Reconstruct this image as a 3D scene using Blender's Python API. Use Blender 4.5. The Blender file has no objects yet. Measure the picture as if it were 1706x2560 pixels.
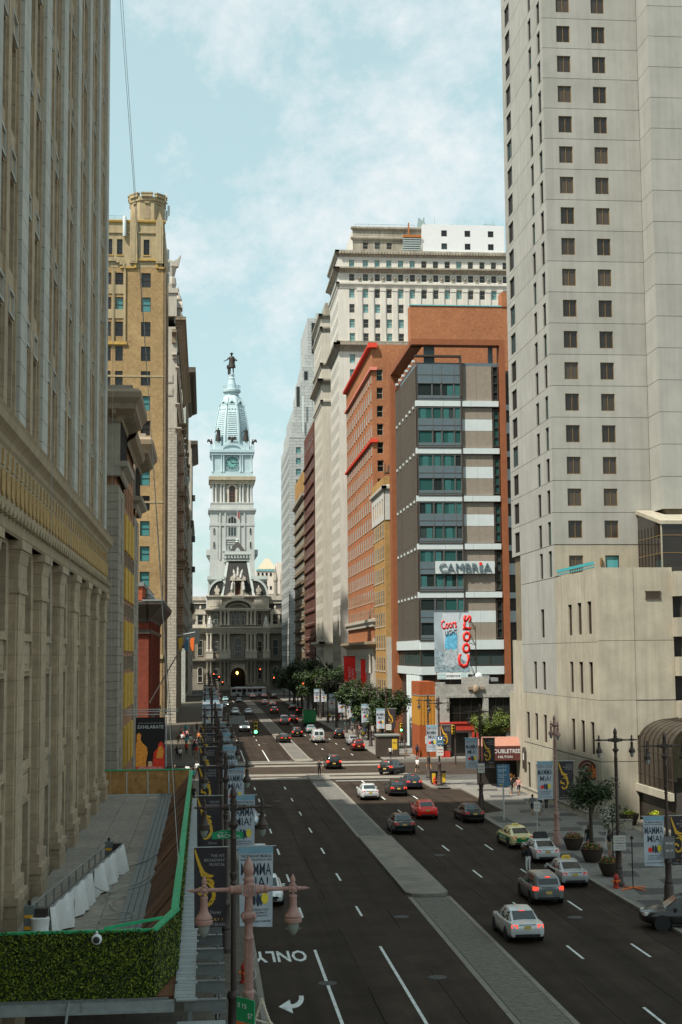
import bpy, bmesh, math, random
from mathutils import Matrix, Vector
D = math.radians
PI = math.pi
sc = bpy.context.scene
C = sc.collection
rnd = random.Random(7)

# ------------------------------------------------------------------ camera, sky, sun, exposure
cam_d = bpy.data.cameras.new('camera'); cam = bpy.data.objects.new('camera', cam_d); C.objects.link(cam)
cam_d.sensor_fit = 'VERTICAL'; cam_d.sensor_height = 36; cam_d.sensor_width = 24
cam_d.lens = 3550*36/2560; cam_d.clip_start = .5; cam_d.clip_end = 6000
M = Matrix(((0.9954539, -0.0009969, -0.0952390), (-0.0948642, -0.0996075, -0.9904944), (-0.0084991, 0.9950263, -0.0992492))).to_4x4()
cam.matrix_world = Matrix.Translation((0, 0, 14.2)) @ M
sc.camera = cam
SUN_AZ, SUN_EL = 38, 56          # degrees behind the street's left-hand normal; height
sv = Vector((-math.cos(D(SUN_AZ))*math.cos(D(SUN_EL)), -math.sin(D(SUN_AZ))*math.cos(D(SUN_EL)), math.sin(D(SUN_EL))))
w = bpy.data.worlds.new('World'); sc.world = w; w.use_nodes = True
nt = w.node_tree; N = nt.nodes; L = nt.links
bg = N['Background']
sky = N.new('ShaderNodeTexSky'); sky.sky_type = 'NISHITA'; sky.sun_disc = False
sky.sun_elevation = D(SUN_EL); sky.sun_rotation = math.atan2(sv.x, sv.y)
sky.air_density = 1.0; sky.dust_density = 2.2; sky.ozone_density = 1.4
tc = N.new('ShaderNodeTexCoord'); sep = N.new('ShaderNodeSeparateXYZ'); L.new(tc.outputs['Generated'], sep.inputs[0])
add = N.new('ShaderNodeMath'); add.operation = 'ADD'; add.inputs[1].default_value = .32; L.new(sep.outputs[2], add.inputs[0])
mx = N.new('ShaderNodeMath'); mx.operation = 'MAXIMUM'; mx.inputs[1].default_value = .1; L.new(add.outputs[0], mx.inputs[0])
dv = N.new('ShaderNodeVectorMath'); dv.operation = 'DIVIDE'; L.new(tc.outputs['Generated'], dv.inputs[0])
cb = N.new('ShaderNodeCombineXYZ')
for i in range(3): L.new(mx.outputs[0], cb.inputs[i])
L.new(cb.outputs[0], dv.inputs[1])
mp = N.new('ShaderNodeMapping'); mp.inputs['Scale'].default_value = (1.25, .8, 1.0); mp.inputs['Location'].default_value = (1.9, .9, .0)
mp.inputs['Rotation'].default_value = (0, 0, .5)
L.new(dv.outputs[0], mp.inputs[0])
nz = N.new('ShaderNodeTexNoise'); nz.inputs['Scale'].default_value = 4.6; nz.inputs['Detail'].default_value = 12; nz.inputs['Roughness'].default_value = .66; nz.inputs['Distortion'].default_value = .1
L.new(mp.outputs[0], nz.inputs['Vector'])
cr = N.new('ShaderNodeValToRGB'); cr.color_ramp.elements[0].position = .44; cr.color_ramp.elements[1].position = .63
cr.color_ramp.elements[0].color = (.3, .3, .3, 1); cr.color_ramp.elements[1].color = (.95, .95, .95, 1)
L.new(nz.outputs[0], cr.inputs[0])
mixc = N.new('ShaderNodeMixRGB'); mixc.inputs[2].default_value = (4.7, 5.0, 5.1, 1)
L.new(cr.outputs[0], mixc.inputs[0]); tint = N.new('ShaderNodeMixRGB'); tint.blend_type = 'MULTIPLY'; tint.inputs[0].default_value = 1; tint.inputs[2].default_value = (1.2, 1.22, 1.0, 1); hz = N.new('ShaderNodeMixRGB'); hz.inputs[0].default_value = .55; hz.inputs[2].default_value = (1.75, 3.3, 4.05, 1); L.new(sky.outputs[0], hz.inputs[1]); L.new(hz.outputs[0], tint.inputs[1]); L.new(tint.outputs[0], mixc.inputs[1]); L.new(mixc.outputs[0], bg.inputs[0])
bg.inputs[1].default_value = .1
sd = bpy.data.lights.new('sun', 'SUN'); sd.energy = 3.8; sd.angle = D(1.0); sd.color = (1.0, .93, .83)
so = bpy.data.objects.new('sun', sd); C.objects.link(so); so.rotation_euler = (-sv).to_track_quat('-Z', 'Y').to_euler()
sc.view_settings.view_transform = 'Standard'; sc.view_settings.look = 'None'; sc.view_settings.exposure = 0.88; sc.view_settings.gamma = 1
sc.render.engine = 'CYCLES'; sc.cycles.max_bounces = 6; sc.cycles.diffuse_bounces = 3; sc.cycles.glossy_bounces = 3; sc.cycles.transparent_max_bounces = 6
sc.cycles.use_denoising = True

# ------------------------------------------------------------------ materials
MATS = {}
def _mat(name):
    m = bpy.data.materials.new(name); m.use_nodes = True
    return m, m.node_tree.nodes, m.node_tree.links, m.node_tree.nodes['Principled BSDF']
def mat(name, col, rough=.8, var=.12, scale=1.5, metal=0, bump=0, bscale=20, streak=0, spec=.4, emit=None, estr=0, coat=0, dirt=None, ov=0, lane=0):
    """plain surface: base colour with large and small noise, optional vertical streaks"""
    if name in MATS: return MATS[name]
    m, N, L, B = _mat(name)
    B.inputs['Roughness'].default_value = rough; B.inputs['Metallic'].default_value = metal; B.inputs['Specular IOR Level'].default_value = spec
    if coat: B.inputs['Coat Weight'].default_value = coat; B.inputs['Coat Roughness'].default_value = .06
    if emit: B.inputs['Emission Color'].default_value = (*emit, 1); B.inputs['Emission Strength'].default_value = estr
    if var == 0:
        B.inputs['Base Color'].default_value = (*col, 1)
    else:
        g = N.new('ShaderNodeNewGeometry')
        n1 = N.new('ShaderNodeTexNoise'); n1.inputs['Scale'].default_value = scale; n1.inputs['Detail'].default_value = 6; n1.inputs['Roughness'].default_value = .65
        L.new(g.outputs['Position'], n1.inputs['Vector'])
        mr = N.new('ShaderNodeMapRange'); mr.inputs[1].default_value = .3; mr.inputs[2].default_value = .7
        mr.inputs[3].default_value = 1-var; mr.inputs[4].default_value = 1+var
        L.new(n1.outputs[0], mr.inputs[0]); last = mr.outputs[0]
        if streak:
            mp = N.new('ShaderNodeMapping'); mp.inputs['Scale'].default_value = (2.2, 2.2, .12); L.new(g.outputs['Position'], mp.inputs[0])
            n2 = N.new('ShaderNodeTexNoise'); n2.inputs['Scale'].default_value = 1; n2.inputs['Detail'].default_value = 4; L.new(mp.outputs[0], n2.inputs['Vector'])
            m2 = N.new('ShaderNodeMapRange'); m2.inputs[1].default_value = .35; m2.inputs[2].default_value = .7; m2.inputs[3].default_value = 1; m2.inputs[4].default_value = 1-streak
            L.new(n2.outputs[0], m2.inputs[0])
            mu = N.new('ShaderNodeMath'); mu.operation = 'MULTIPLY'; L.new(last, mu.inputs[0]); L.new(m2.outputs[0], mu.inputs[1]); last = mu.outputs[0]
        if ov:
            oi = N.new('ShaderNodeObjectInfo'); mo = N.new('ShaderNodeMapRange'); mo.inputs[3].default_value = 1-ov; mo.inputs[4].default_value = 1+ov*.7; L.new(oi.outputs['Random'], mo.inputs[0])
            mu = N.new('ShaderNodeMath'); mu.operation = 'MULTIPLY'; L.new(last, mu.inputs[0]); L.new(mo.outputs[0], mu.inputs[1]); last = mu.outputs[0]
        if lane:
            mp = N.new('ShaderNodeMapping'); mp.inputs['Scale'].default_value = (1.1, .025, 1); L.new(g.outputs['Position'], mp.inputs[0])
            n4 = N.new('ShaderNodeTexNoise'); n4.inputs['Scale'].default_value = 1; n4.inputs['Detail'].default_value = 5; L.new(mp.outputs[0], n4.inputs['Vector'])
            m4 = N.new('ShaderNodeMapRange'); m4.inputs[1].default_value = .3; m4.inputs[2].default_value = .7; m4.inputs[3].default_value = 1-lane; m4.inputs[4].default_value = 1+lane; L.new(n4.outputs[0], m4.inputs[0])
            mu = N.new('ShaderNodeMath'); mu.operation = 'MULTIPLY'; L.new(last, mu.inputs[0]); L.new(m4.outputs[0], mu.inputs[1]); last = mu.outputs[0]
        vm = N.new('ShaderNodeVectorMath'); vm.operation = 'SCALE'; vm.inputs[0].default_value = col; L.new(last, vm.inputs['Scale'])
        L.new(vm.outputs[0], B.inputs['Base Color'])
        if dirt:
            n3 = N.new('ShaderNodeTexNoise'); n3.inputs['Scale'].default_value = scale*.35; n3.inputs['Detail'].default_value = 8; L.new(g.outputs['Position'], n3.inputs['Vector'])
            r3 = N.new('ShaderNodeMapRange'); r3.inputs[1].default_value = .5; r3.inputs[2].default_value = .72; L.new(n3.outputs[0], r3.inputs[0])
            r3.inputs[4].default_value = .75
            mc = N.new('ShaderNodeMixRGB'); mc.inputs[2].default_value = (*dirt, 1); L.new(r3.outputs[0], mc.inputs[0]); L.new(vm.outputs[0], mc.inputs[1]); L.new(mc.outputs[0], B.inputs['Base Color'])
        if bump:
            nb = N.new('ShaderNodeTexNoise'); nb.inputs['Scale'].default_value = bscale; nb.inputs['Detail'].default_value = 4; L.new(g.outputs['Position'], nb.inputs['Vector'])
            bp = N.new('ShaderNodeBump'); bp.inputs['Strength'].default_value = bump; bp.inputs['Distance'].default_value = .05
            L.new(nb.outputs[0], bp.inputs['Height']); L.new(bp.outputs[0], B.inputs['Normal'])
    MATS[name] = m
    return m
def brick(name, c1, c2, mortar, bw=.24, bh=.075, var=.2, ms=.012, rough=.88, big=.15, flat=False):
    """coursed masonry for upright walls; the course pattern runs along x+y and z"""
    if name in MATS: return MATS[name]
    m, N, L, B = _mat(name); B.inputs['Roughness'].default_value = rough; B.inputs['Specular IOR Level'].default_value = .25
    g = N.new('ShaderNodeNewGeometry'); s = N.new('ShaderNodeSeparateXYZ'); L.new(g.outputs['Position'], s.inputs[0])
    a = N.new('ShaderNodeMath'); a.operation = 'ADD'; L.new(s.outputs[0], a.inputs[0]); L.new(s.outputs[1], a.inputs[1])
    c = N.new('ShaderNodeCombineXYZ'); L.new(s.outputs[0] if flat else a.outputs[0], c.inputs[0]); L.new(s.outputs[1 if flat else 2], c.inputs[1])
    t = N.new('ShaderNodeTexBrick'); L.new(c.outputs[0], t.inputs['Vector'])
    t.inputs['Scale'].default_value = 1; t.inputs['Brick Width'].default_value = bw; t.inputs['Row Height'].default_value = bh; t.inputs['Mortar Size'].default_value = ms
    t.inputs['Color1'].default_value = (*c1, 1); t.inputs['Color2'].default_value = (*c2, 1); t.inputs['Mortar'].default_value = (*mortar, 1); t.inputs['Bias'].default_value = 0
    n = N.new('ShaderNodeTexNoise'); n.inputs['Scale'].default_value = big; n.inputs['Detail'].default_value = 9; n.inputs['Roughness'].default_value = .7; L.new(g.outputs['Position'], n.inputs['Vector'])
    mr = N.new('ShaderNodeMapRange'); mr.inputs[1].default_value = .3; mr.inputs[2].default_value = .7; mr.inputs[3].default_value = 1-var; mr.inputs[4].default_value = 1+var*.6; L.new(n.outputs[0], mr.inputs[0])
    n2 = N.new('ShaderNodeTexNoise'); n2.inputs['Scale'].default_value = 1.7; n2.inputs['Detail'].default_value = 5; n2.inputs['Roughness'].default_value = .75; L.new(g.outputs['Position'], n2.inputs['Vector'])
    m2 = N.new('ShaderNodeMapRange'); m2.inputs[1].default_value = .3; m2.inputs[2].default_value = .7; m2.inputs[3].default_value = .74; m2.inputs[4].default_value = 1.2; L.new(n2.outputs[0], m2.inputs[0])
    mm = N.new('ShaderNodeMath'); mm.operation = 'MULTIPLY'; L.new(mr.outputs[0], mm.inputs[0]); L.new(m2.outputs[0], mm.inputs[1])
    v = N.new('ShaderNodeVectorMath'); v.operation = 'SCALE'; L.new(t.outputs[0], v.inputs[0]); L.new(mm.outputs[0], v.inputs['Scale']); L.new(v.outputs[0], B.inputs['Base Color'])
    b = N.new('ShaderNodeBump'); b.inputs['Strength'].default_value = .35; b.inputs['Distance'].default_value = .02; b.invert = True
    L.new(t.outputs['Fac'], b.inputs['Height']); L.new(b.outputs[0], B.inputs['Normal'])
    MATS[name] = m
    return m
def glass(name, dark=(.012, .013, .012), light=(.05, .16, .16), share=.3, rough=.06):  # light tone: blinds, and a sky reflection painted in where it is teal
    """window glass seen from outside: dark room behind most, blinds and painted sky reflection on some (chosen per window)"""
    if name in MATS: return MATS[name]
    m, N, L, B = _mat(name)
    oi = N.new('ShaderNodeObjectInfo'); r = N.new('ShaderNodeValToRGB'); r.color_ramp.interpolation = 'CONSTANT'
    r.color_ramp.elements[0].color = (*dark, 1); r.color_ramp.elements[0].position = 0
    r.color_ramp.elements[1].color = (*light, 1); r.color_ramp.elements[1].position = 1-share
    e = r.color_ramp.elements.new((1-share)*.6); e.color = (*[d*1.8+.004 for d in dark], 1)
    L.new(oi.outputs['Random'], r.inputs[0]); L.new(r.outputs[0], B.inputs['Base Color'])
    B.inputs['Roughness'].default_value = rough; B.inputs['Specular IOR Level'].default_value = .5; B.inputs['IOR'].default_value = 1.5
    MATS[name] = m
    return m

# ------------------------------------------------------------------ mesh helpers
class MB:
    def __init__(s): s.v = []; s.f = []; s.m = []
    def face(s, pts, m=0):
        i = len(s.v); s.v += [tuple(p) for p in pts]; s.f.append(list(range(i, i+len(pts)))); s.m.append(m)
    def box(s, x0, x1, y0, y1, z0, z1, m=0):
        i = len(s.v)
        s.v += [(x0,y0,z0),(x1,y0,z0),(x1,y1,z0),(x0,y1,z0),(x0,y0,z1),(x1,y0,z1),(x1,y1,z1),(x0,y1,z1)]
        for q in ((0,3,2,1),(4,5,6,7),(0,1,5,4),(1,2,6,5),(2,3,7,6),(3,0,4,7)): s.f.append([i+k for k in q]); s.m.append(m)
        return s
    def hexa(s, b, t, m=0):
        """b, t: four bottom and four top points, counter-clockwise"""
        i = len(s.v); s.v += [tuple(p) for p in b]+[tuple(p) for p in t]
        for q in ((0,3,2,1),(4,5,6,7),(0,1,5,4),(1,2,6,5),(2,3,7,6),(3,0,4,7)): s.f.append([i+k for k in q]); s.m.append(m)
        return s
    def lathe(s, prof, n=12, m=0, c=(0,0,0), mtx=None, ph=0):
        i = len(s.v); c = Vector(c)
        for r, z in prof:
            for k in range(n):
                a = 2*PI*k/n+ph; p = Vector((r*math.cos(a), r*math.sin(a), z))
                if mtx: p = mtx @ p
                s.v.append(tuple(p+c))
        for j in range(len(prof)-1):
            for k in range(n):
                a, b = i+j*n+k, i+j*n+(k+1) % n
                s.f.append([a, b, b+n, a+n]); s.m.append(m)
        s.f.append([i+k for k in range(n)][::-1]); s.m.append(m)
        j = i+(len(prof)-1)*n; s.f.append([j+k for k in range(n)]); s.m.append(m)
        return s
    def cyl(s, a, b, r, n=8, m=0, r2=None):
        a = Vector(a); b = Vector(b); d = b-a; q = d.to_track_quat('Z', 'Y').to_matrix()
        return s.lathe([(r, 0), (r if r2 is None else r2, d.length)], n, m, a, q)
    def tube(s, pts, r, n=6, m=0):
        for k in range(len(pts)-1): s.cyl(pts[k], pts[k+1], r, n, m)
        return s
    def prism(s, poly, y0, y1, m=0):
        """poly in (x,z), extruded from y0 to y1"""
        n = len(poly); i = len(s.v)
        s.v += [(x, y0, z) for x, z in poly]+[(x, y1, z) for x, z in poly]
        s.f.append(list(range(i, i+n))); s.m.append(m); s.f.append(list(range(i+2*n-1, i+n-1, -1))); s.m.append(m)
        for k in range(n):
            a, b = i+k, i+(k+1) % n; s.f.append([b, a, a+n, b+n]); s.m.append(m)
        return s
    def prismx(s, poly, x0, x1, m=0):
        """poly in (y,z), extruded from x0 to x1"""
        n = len(poly); i = len(s.v)
        s.v += [(x0, y, z) for y, z in poly]+[(x1, y, z) for y, z in poly]
        s.f.append(list(range(i, i+n))); s.m.append(m); s.f.append(list(range(i+2*n-1, i+n-1, -1))); s.m.append(m)
        for k in range(n):
            a, b = i+k, i+(k+1) % n; s.f.append([b, a, a+n, b+n]); s.m.append(m)
        return s
    def extr(s, poly, z0, z1, m=0):
        """poly in (x,y), extruded up"""
        n = len(poly); i = len(s.v)
        s.v += [(x, y, z0) for x, y in poly]+[(x, y, z1) for x, y in poly]
        s.f.append(list(range(i+n-1, i-1, -1))); s.m.append(m); s.f.append(list(range(i+n, i+2*n))); s.m.append(m)
        for k in range(n):
            a, b = i+k, i+(k+1) % n; s.f.append([a, b, b+n, a+n]); s.m.append(m)
        return s
    def mesh(s, name, mats, smooth=0, fix=True):
        me = bpy.data.meshes.new(name); me.from_pydata(s.v, [], s.f)
        for m in (mats if isinstance(mats, (list, tuple)) else [mats]): me.materials.append(m)
        if s.m and max(s.m) > 0: me.polygons.foreach_set('material_index', s.m)
        if fix:
            b = bmesh.new(); b.from_mesh(me); bmesh.ops.recalc_face_normals(b, faces=b.faces); b.to_mesh(me); b.free()
        if smooth:
            me.polygons.foreach_set('use_smooth', [True]*len(me.polygons)); me.set_sharp_from_angle(angle=D(smooth))
        me.update()
        return me
def obj(name, me, parent=None, loc=(0,0,0), rz=0, sc_=None):
    o = bpy.data.objects.new(name, me); C.objects.link(o); o.location = loc
    if rz: o.rotation_euler.z = rz
    if sc_: o.scale = sc_
    if parent: o.parent = parent
    return o
def tag(o, label=None, cat=None, group=None, kind=None):
    for k, v in (('label', label), ('category', cat), ('group', group), ('kind', kind)):
        if v: o[k] = v
    return o
def thing(name, label, cat, loc=(0,0,0), rz=0, group=None):
    return tag(obj(name, None, None, loc, rz), label, cat, group)
def struct(name, me, loc=(0,0,0), parent=None):
    o = obj(name, me, parent, loc)
    if not parent: o['kind'] = 'structure'
    return o
def dup(o, parent=None, loc=None, rz=None):
    c = o.copy(); C.objects.link(c); c.parent = parent
    if loc is not None: c.location = loc
    if rz is not None: c.rotation_euler.z = rz
    for ch in list(o.children): dup(ch, c)
    return c
def part(name, mb, m, parent, smooth=0, loc=(0,0,0), rz=0):
    return obj(name, mb.mesh(name, m, smooth), parent, loc, rz)
_tx = {}
def text_mesh(s, m, width=None, height=None, bold=0, align='CENTER', th=.006):
    """lettering as a thin mesh upright in x-z, facing -y, origin at its bottom centre"""
    key = (s, m.name, width, height, bold, align)
    if key in _tx: return _tx[key]
    cu = bpy.data.curves.new('lettering', 'FONT'); cu.body = s; cu.size = 1; cu.resolution_u = 2; cu.align_x = 'LEFT'; cu.offset = bold
    o = bpy.data.objects.new('lettering', cu)
    me = bpy.data.meshes.new_from_object(o)
    bpy.data.objects.remove(o); bpy.data.curves.remove(cu)
    vs = [v.co.copy() for v in me.vertices]
    x0 = min(v.x for v in vs); x1 = max(v.x for v in vs); y0 = min(v.y for v in vs); y1 = max(v.y for v in vs)
    sy = height/(y1-y0) if height else width/(x1-x0); sx = width/(x1-x0) if width else sy
    off = {'CENTER': (x0+x1)/2, 'LEFT': x0, 'RIGHT': x1}[align]
    for v in me.vertices: v.co = ((v.co.x-off)*sx, 0, (v.co.y-y0)*sy)
    b = bmesh.new(); b.from_mesh(me)
    if th:
        r = bmesh.ops.extrude_face_region(b, geom=b.faces[:])
        for e in r['geom']:
            if isinstance(e, bmesh.types.BMVert): e.co.y -= th
    bmesh.ops.recalc_face_normals(b, faces=b.faces); b.to_mesh(me); b.free()
    me.materials.clear(); me.materials.append(m); me.name = 'lettering'
    _tx[key] = me
    return me
def lettering(s, m, parent, loc, rz=0, name='lettering', **k): return obj(name, text_mesh(s, m, **k), parent, loc, rz)

# ------------------------------------------------------------------ facades
_cache = {}
def wall_mesh(W, H, ops, depth, m, gap=0, thick=.12, mr=None):
    """wall front at y=0 (facing -y), x 0..W, z 0..H with rectangular openings whose reveals run back to y=depth"""
    key = ('wall', W, H, tuple(ops), depth, m.name, gap, mr.name if mr else '')
    if key in _cache: return _cache[key]
    b = MB(); g = gap
    xs = sorted({g, W-g, *[o[0] for o in ops], *[o[1] for o in ops]}); zs = sorted({g, H-g, *[o[2] for o in ops], *[o[3] for o in ops]})
    for i in range(len(xs)-1):
        for j in range(len(zs)-1):
            cx = (xs[i]+xs[i+1])/2; cz = (zs[j]+zs[j+1])/2
            if any(o[0] < cx < o[1] and o[2] < cz < o[3] for o in ops): continue
            b.face([(xs[i],0,zs[j]),(xs[i+1],0,zs[j]),(xs[i+1],0,zs[j+1]),(xs[i],0,zs[j+1])])
    for x0, x1, z0, z1 in ops:
        b.face([(x0,0,z0),(x0,depth,z0),(x1,depth,z0),(x1,0,z0)], 1); b.face([(x0,0,z1),(x1,0,z1),(x1,depth,z1),(x0,depth,z1)], 1)
        b.face([(x0,0,z0),(x0,0,z1),(x0,depth,z1),(x0,depth,z0)], 1); b.face([(x1,0,z0),(x1,depth,z0),(x1,depth,z1),(x1,0,z1)], 1)
    if g:
        t = thick
        b.face([(g,0,g),(g,t,g),(W-g,t,g),(W-g,0,g)]); b.face([(g,0,H-g),(W-g,0,H-g),(W-g,t,H-g),(g,t,H-g)])
        b.face([(g,0,g),(g,0,H-g),(g,t,H-g),(g,t,g)]); b.face([(W-g,0,g),(W-g,t,g),(W-g,t,H-g),(W-g,0,H-g)])
    me = b.mesh('wall_panel', [m, mr or m], fix=False); _cache[key] = me
    return me
def win_mesh(w, h, fm, gm, nx=1, nz=2, fw=.07, fd=.08, sill=0, sm=None, arch=0, name='window'):
    """window: outer frame, bars and glass; x 0..w, z 0..h, front at y=0"""
    key = ('win', w, h, fm.name, gm.name, nx, nz, fw, fd, sill, arch)
    if key in _cache: return _cache[key]
    b = MB(); r = w/2
    def top(x): return h if not arch else h-arch+math.sqrt(max(0, 1-((x-r)/r)**2))*arch
    if arch:
        n = 8; pts = [(r-r*math.cos(PI*k/n), h-arch+arch*math.sin(PI*k/n)) for k in range(n+1)]
        b.face([(w, fd, 0)]+[(x, fd, z) for x, z in pts[::-1]]+[(0, fd, 0)], 1)
        for k in range(n):
            (xa, za), (xb, zb) = pts[k], pts[k+1]
            xi, zi = r+(xa-r)*(1-fw/r), za-fw*(za-(h-arch))/max(arch, .01); xj, zj = r+(xb-r)*(1-fw/r), zb-fw*(zb-(h-arch))/max(arch, .01)
            b.hexa([(xa,fd,za),(xb,fd,zb),(xj,fd,zj),(xi,fd,zi)], [(xa,0,za),(xb,0,zb),(xj,0,zj),(xi,0,zi)])
    else:
        b.face([(0,fd,0),(w,fd,0),(w,fd,h),(0,fd,h)], 1)
        b.box(0, w, 0, fd, h-fw, h)
    ht = h-arch if arch else h-fw
    b.box(0, fw, 0, fd, fw, ht); b.box(w-fw, w, 0, fd, fw, ht); b.box(0, w, 0, fd, 0, fw)
    for k in range(1, nx):
        x = w*k/nx; b.box(x-fw*.4, x+fw*.4, .01, fd, fw, top(x)-fw)
    for k in range(1, nz):
        z = (h-arch*.9)*k/nz; b.box(fw, w-fw, .015, fd, z-fw*.4, z+fw*.4)
    if sill: b.box(-.1, w+.1, -sill, fd, -.14, 0, 2)
    me = b.mesh(name, [fm, gm, sm or fm]); _cache[key] = me
    return me
def once(key, fn):
    if key not in _cache: _cache[key] = fn()
    return _cache[key]
class Face:
    """a wall plane of a building: origin (left bottom seen from outside), rz, in world units"""
    def __init__(s, root, ox, oy, side, z=0):
        s.r = root; s.o = Vector((ox, oy, z)); s.rz = {'S': 0, 'W': -PI/2, 'E': PI/2, 'N': PI}[side]
        s.u = Vector((math.cos(s.rz), math.sin(s.rz), 0)); s.n = Vector((math.sin(s.rz), -math.cos(s.rz), 0))
    def put(s, name, me, u, z, out=0, parent=None):
        p = s.o+s.u*u+s.n*out; p.z += z
        if parent is None: return obj(name, me, s.r, p-Vector(s.r.location), s.rz)
        return obj(name, me, parent, (u, -out, z))
    def band(s, name, u0, u1, z0, z1, out, m, back=0, parent=None):
        return s.put(name, MB().box(0, u1-u0, -out, back, 0, z1-z0).mesh(name, m), u0, z0)
def cornice(prof, W, endl=True, endr=True):
    """moulding: prof = [(out,z)...] bottom to top; runs x 0..W with mitred returns at the ends; returns MB"""
    b = MB()
    for (o0, z0), (o1, z1) in zip(prof[:-1], prof[1:]):
        l0 = -o0 if endl else 0; l1 = -o1 if endl else 0; r0 = W+o0 if endr else W; r1 = W+o1 if endr else W
        b.face([(l0,-o0,z0),(r0,-o0,z0),(r1,-o1,z1),(l1,-o1,z1)])
        if endl: b.face([(l0,.3,z0),(l0,-o0,z0),(l1,-o1,z1),(l1,.3,z1)])
        if endr: b.face([(r0,-o0,z0),(r0,.3,z0),(r1,.3,z1),(r1,-o1,z1)])
    o1, z1 = prof[-1]; b.face([(-o1 if endl else 0,-o1,z1),((W+o1) if endr else W,-o1,z1),((W+o1) if endr else W,.3,z1),(-o1 if endl else 0,.3,z1)])
    return b

# ------------------------------------------------------------------ ground, road, pavements
m_ground = mat('ground_grey', (.075, .07, .062), .95, .2, .2)
m_asph = mat('asphalt', (.036, .0265, .0195), .8, .3, .35, lane=.32, spec=.08, bump=.25, bscale=60, dirt=(.046, .035, .026))
m_asph2 = mat('asphalt_patch', (.05, .038, .029), .9, .25, .6, spec=.08, bump=.2, bscale=60)
m_conc = mat('worn_concrete', (.21, .192, .158), .9, .22, .8, bump=.2, bscale=30, dirt=(.13, .12, .1))
m_pave = brick('pavement_slabs', (.17, .165, .15), (.2, .19, .17), (.1, .095, .085), .9, .9, .18, .015, flat=True)
m_kerb = mat('kerb_granite', (.2, .185, .155), .85, .2, 2)
m_dslab = mat('dark_slab', (.06, .06, .058), .8, .15, 2)
m_paint = mat('road_paint', (.6, .64, .62), .7, .18, 6, dirt=(.3, .3, .28))
m_cob = mat('granite_sett', (.15, .138, .115), .85, .3, 4)
m_joint = mat('sett_joint', (.07, .062, .05), .95, .2, 4)
def sheet(name, x0, x1, y0, y1, z, m, parent=None):
    b = MB(); b.face([(x0,y0,z),(x1,y0,z),(x1,y1,z),(x0,y1,z)]); return struct(name, b.mesh(name, m, fix=False), parent=parent)
sheet('ground', -3000, 3000, -600, 5000, -.02, m_ground)
road = sheet('road', 2.2, 24, -60, 575, 0, m_asph)
sheet('cross_street', -120, 150, 167, 186, .004, m_asph2)
sheet('plaza_road', -120, 150, 478, 500, .003, m_asph2)
# pavements with a real kerb step
def flat_slab(name, poly, m):
    b = MB(); b.extr(poly, -.1, .14); o = struct(name, b.mesh(name, m)); return o
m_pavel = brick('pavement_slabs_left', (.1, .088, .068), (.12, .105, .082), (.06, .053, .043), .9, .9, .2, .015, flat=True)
def pavement(name, poly, kerbs):
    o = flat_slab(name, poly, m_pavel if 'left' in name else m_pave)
    for (xa, ya, xb, yb) in kerbs:
        n = max(1, round(math.hypot(xb-xa, yb-ya)/2.4)); d = Vector((xb-xa, yb-ya)); ln = d.length/n; a = math.atan2(d.y, d.x)
        me = MB().box(.01, ln-.01, -.012, .24, -.08, .15).mesh('kerb_stone', m_kerb)
        for k in range(n): obj('kerb_stone', me, o, (xa+d.x*k/n, ya+d.y*k/n, 0), a)
    return o
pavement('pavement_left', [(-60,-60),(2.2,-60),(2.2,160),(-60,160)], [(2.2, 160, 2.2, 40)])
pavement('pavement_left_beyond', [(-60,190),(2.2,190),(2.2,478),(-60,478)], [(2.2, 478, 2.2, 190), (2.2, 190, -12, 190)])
pr = pavement('pavement_right', [(24,-60),(90,-60),(90,158),(24,158),(24,150.5),(26.8,148.5),(26.8,126.5),(24,124)],
    [(24, 60, 24, 124), (24, 124, 26.8, 126.5), (26.8, 126.5, 26.8, 148.5), (26.8, 148.5, 24, 150.5), (24, 150.5, 24, 158)])
sheet('lay_by', 23.9, 26.8, 124, 150.4, .002, m_asph)
pavement('pavement_right_beyond', [(24,190),(90,190),(90,478),(24,478)], [(40, 190, 24, 190), (24, 190, 24, 478)])
for j, y in enumerate([70+3.3*k for k in range(26)]):
    for i, x in enumerate((26.3, 28.9, 31.5)):
        if (i+j) % 2 == 0 and y < 156 and not (x < 27.5 and 122 < y < 152):
            b = MB(); b.extr([(-1.2,-1.1),(.9,-1.1),(1.2,1.1),(-.9,1.1)], 0, .007)
            obj('paving_slab', once('ds', lambda: b.mesh('paving_slab', m_dslab)), pr, (x, y, .14))
for y0 in (79, 121, 98, 152):
    for k in range(3): obj('paving_slab', MB().box(0, 1.3, 0, 1.35, 0, .009).mesh('paving_slab', m_dslab), pr, (24.35, y0-1.5*k, .14))
# crosswalk bands and stop lines
for y0, y1, x0, x1 in ((163.4, 166.6, 2.2, 24), (168.2, 171, 2.2, 24), (182, 184.5, 2.2, 24), (187, 190, 2.2, 24)):
    sheet('crosswalk_band', x0, x1, y0, y1, .008, m_conc, road)
for x0, x1, y in ((14.6, 23.6, 160.6), (2.6, 11.6, 191.2), (14.6, 23.6, 310), (2.6, 11.6, 345)): sheet('stop_line', x0, x1, y, y+.35, .006, m_paint, road)
me_dash = MB(); me_dash.face([(-.065,0,0),(.065,0,0),(.065,3.05,0),(-.065,3.05,0)]); me_dash = me_dash.mesh('lane_dash', m_paint, fix=False)
for x in (5.28, 8.5, 17.5, 20.7):
    for k in range(-2, 32):
        y = 78.5+12.2*k
        if 158 < y+3 and y < 192 or (x < 10 and y < 72) or (y > 192 and x < 10 and y < 216) or y > 400 or 300 < y < 345: continue
        obj('lane_dash', me_dash, road, (x, y, .006))
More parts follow.
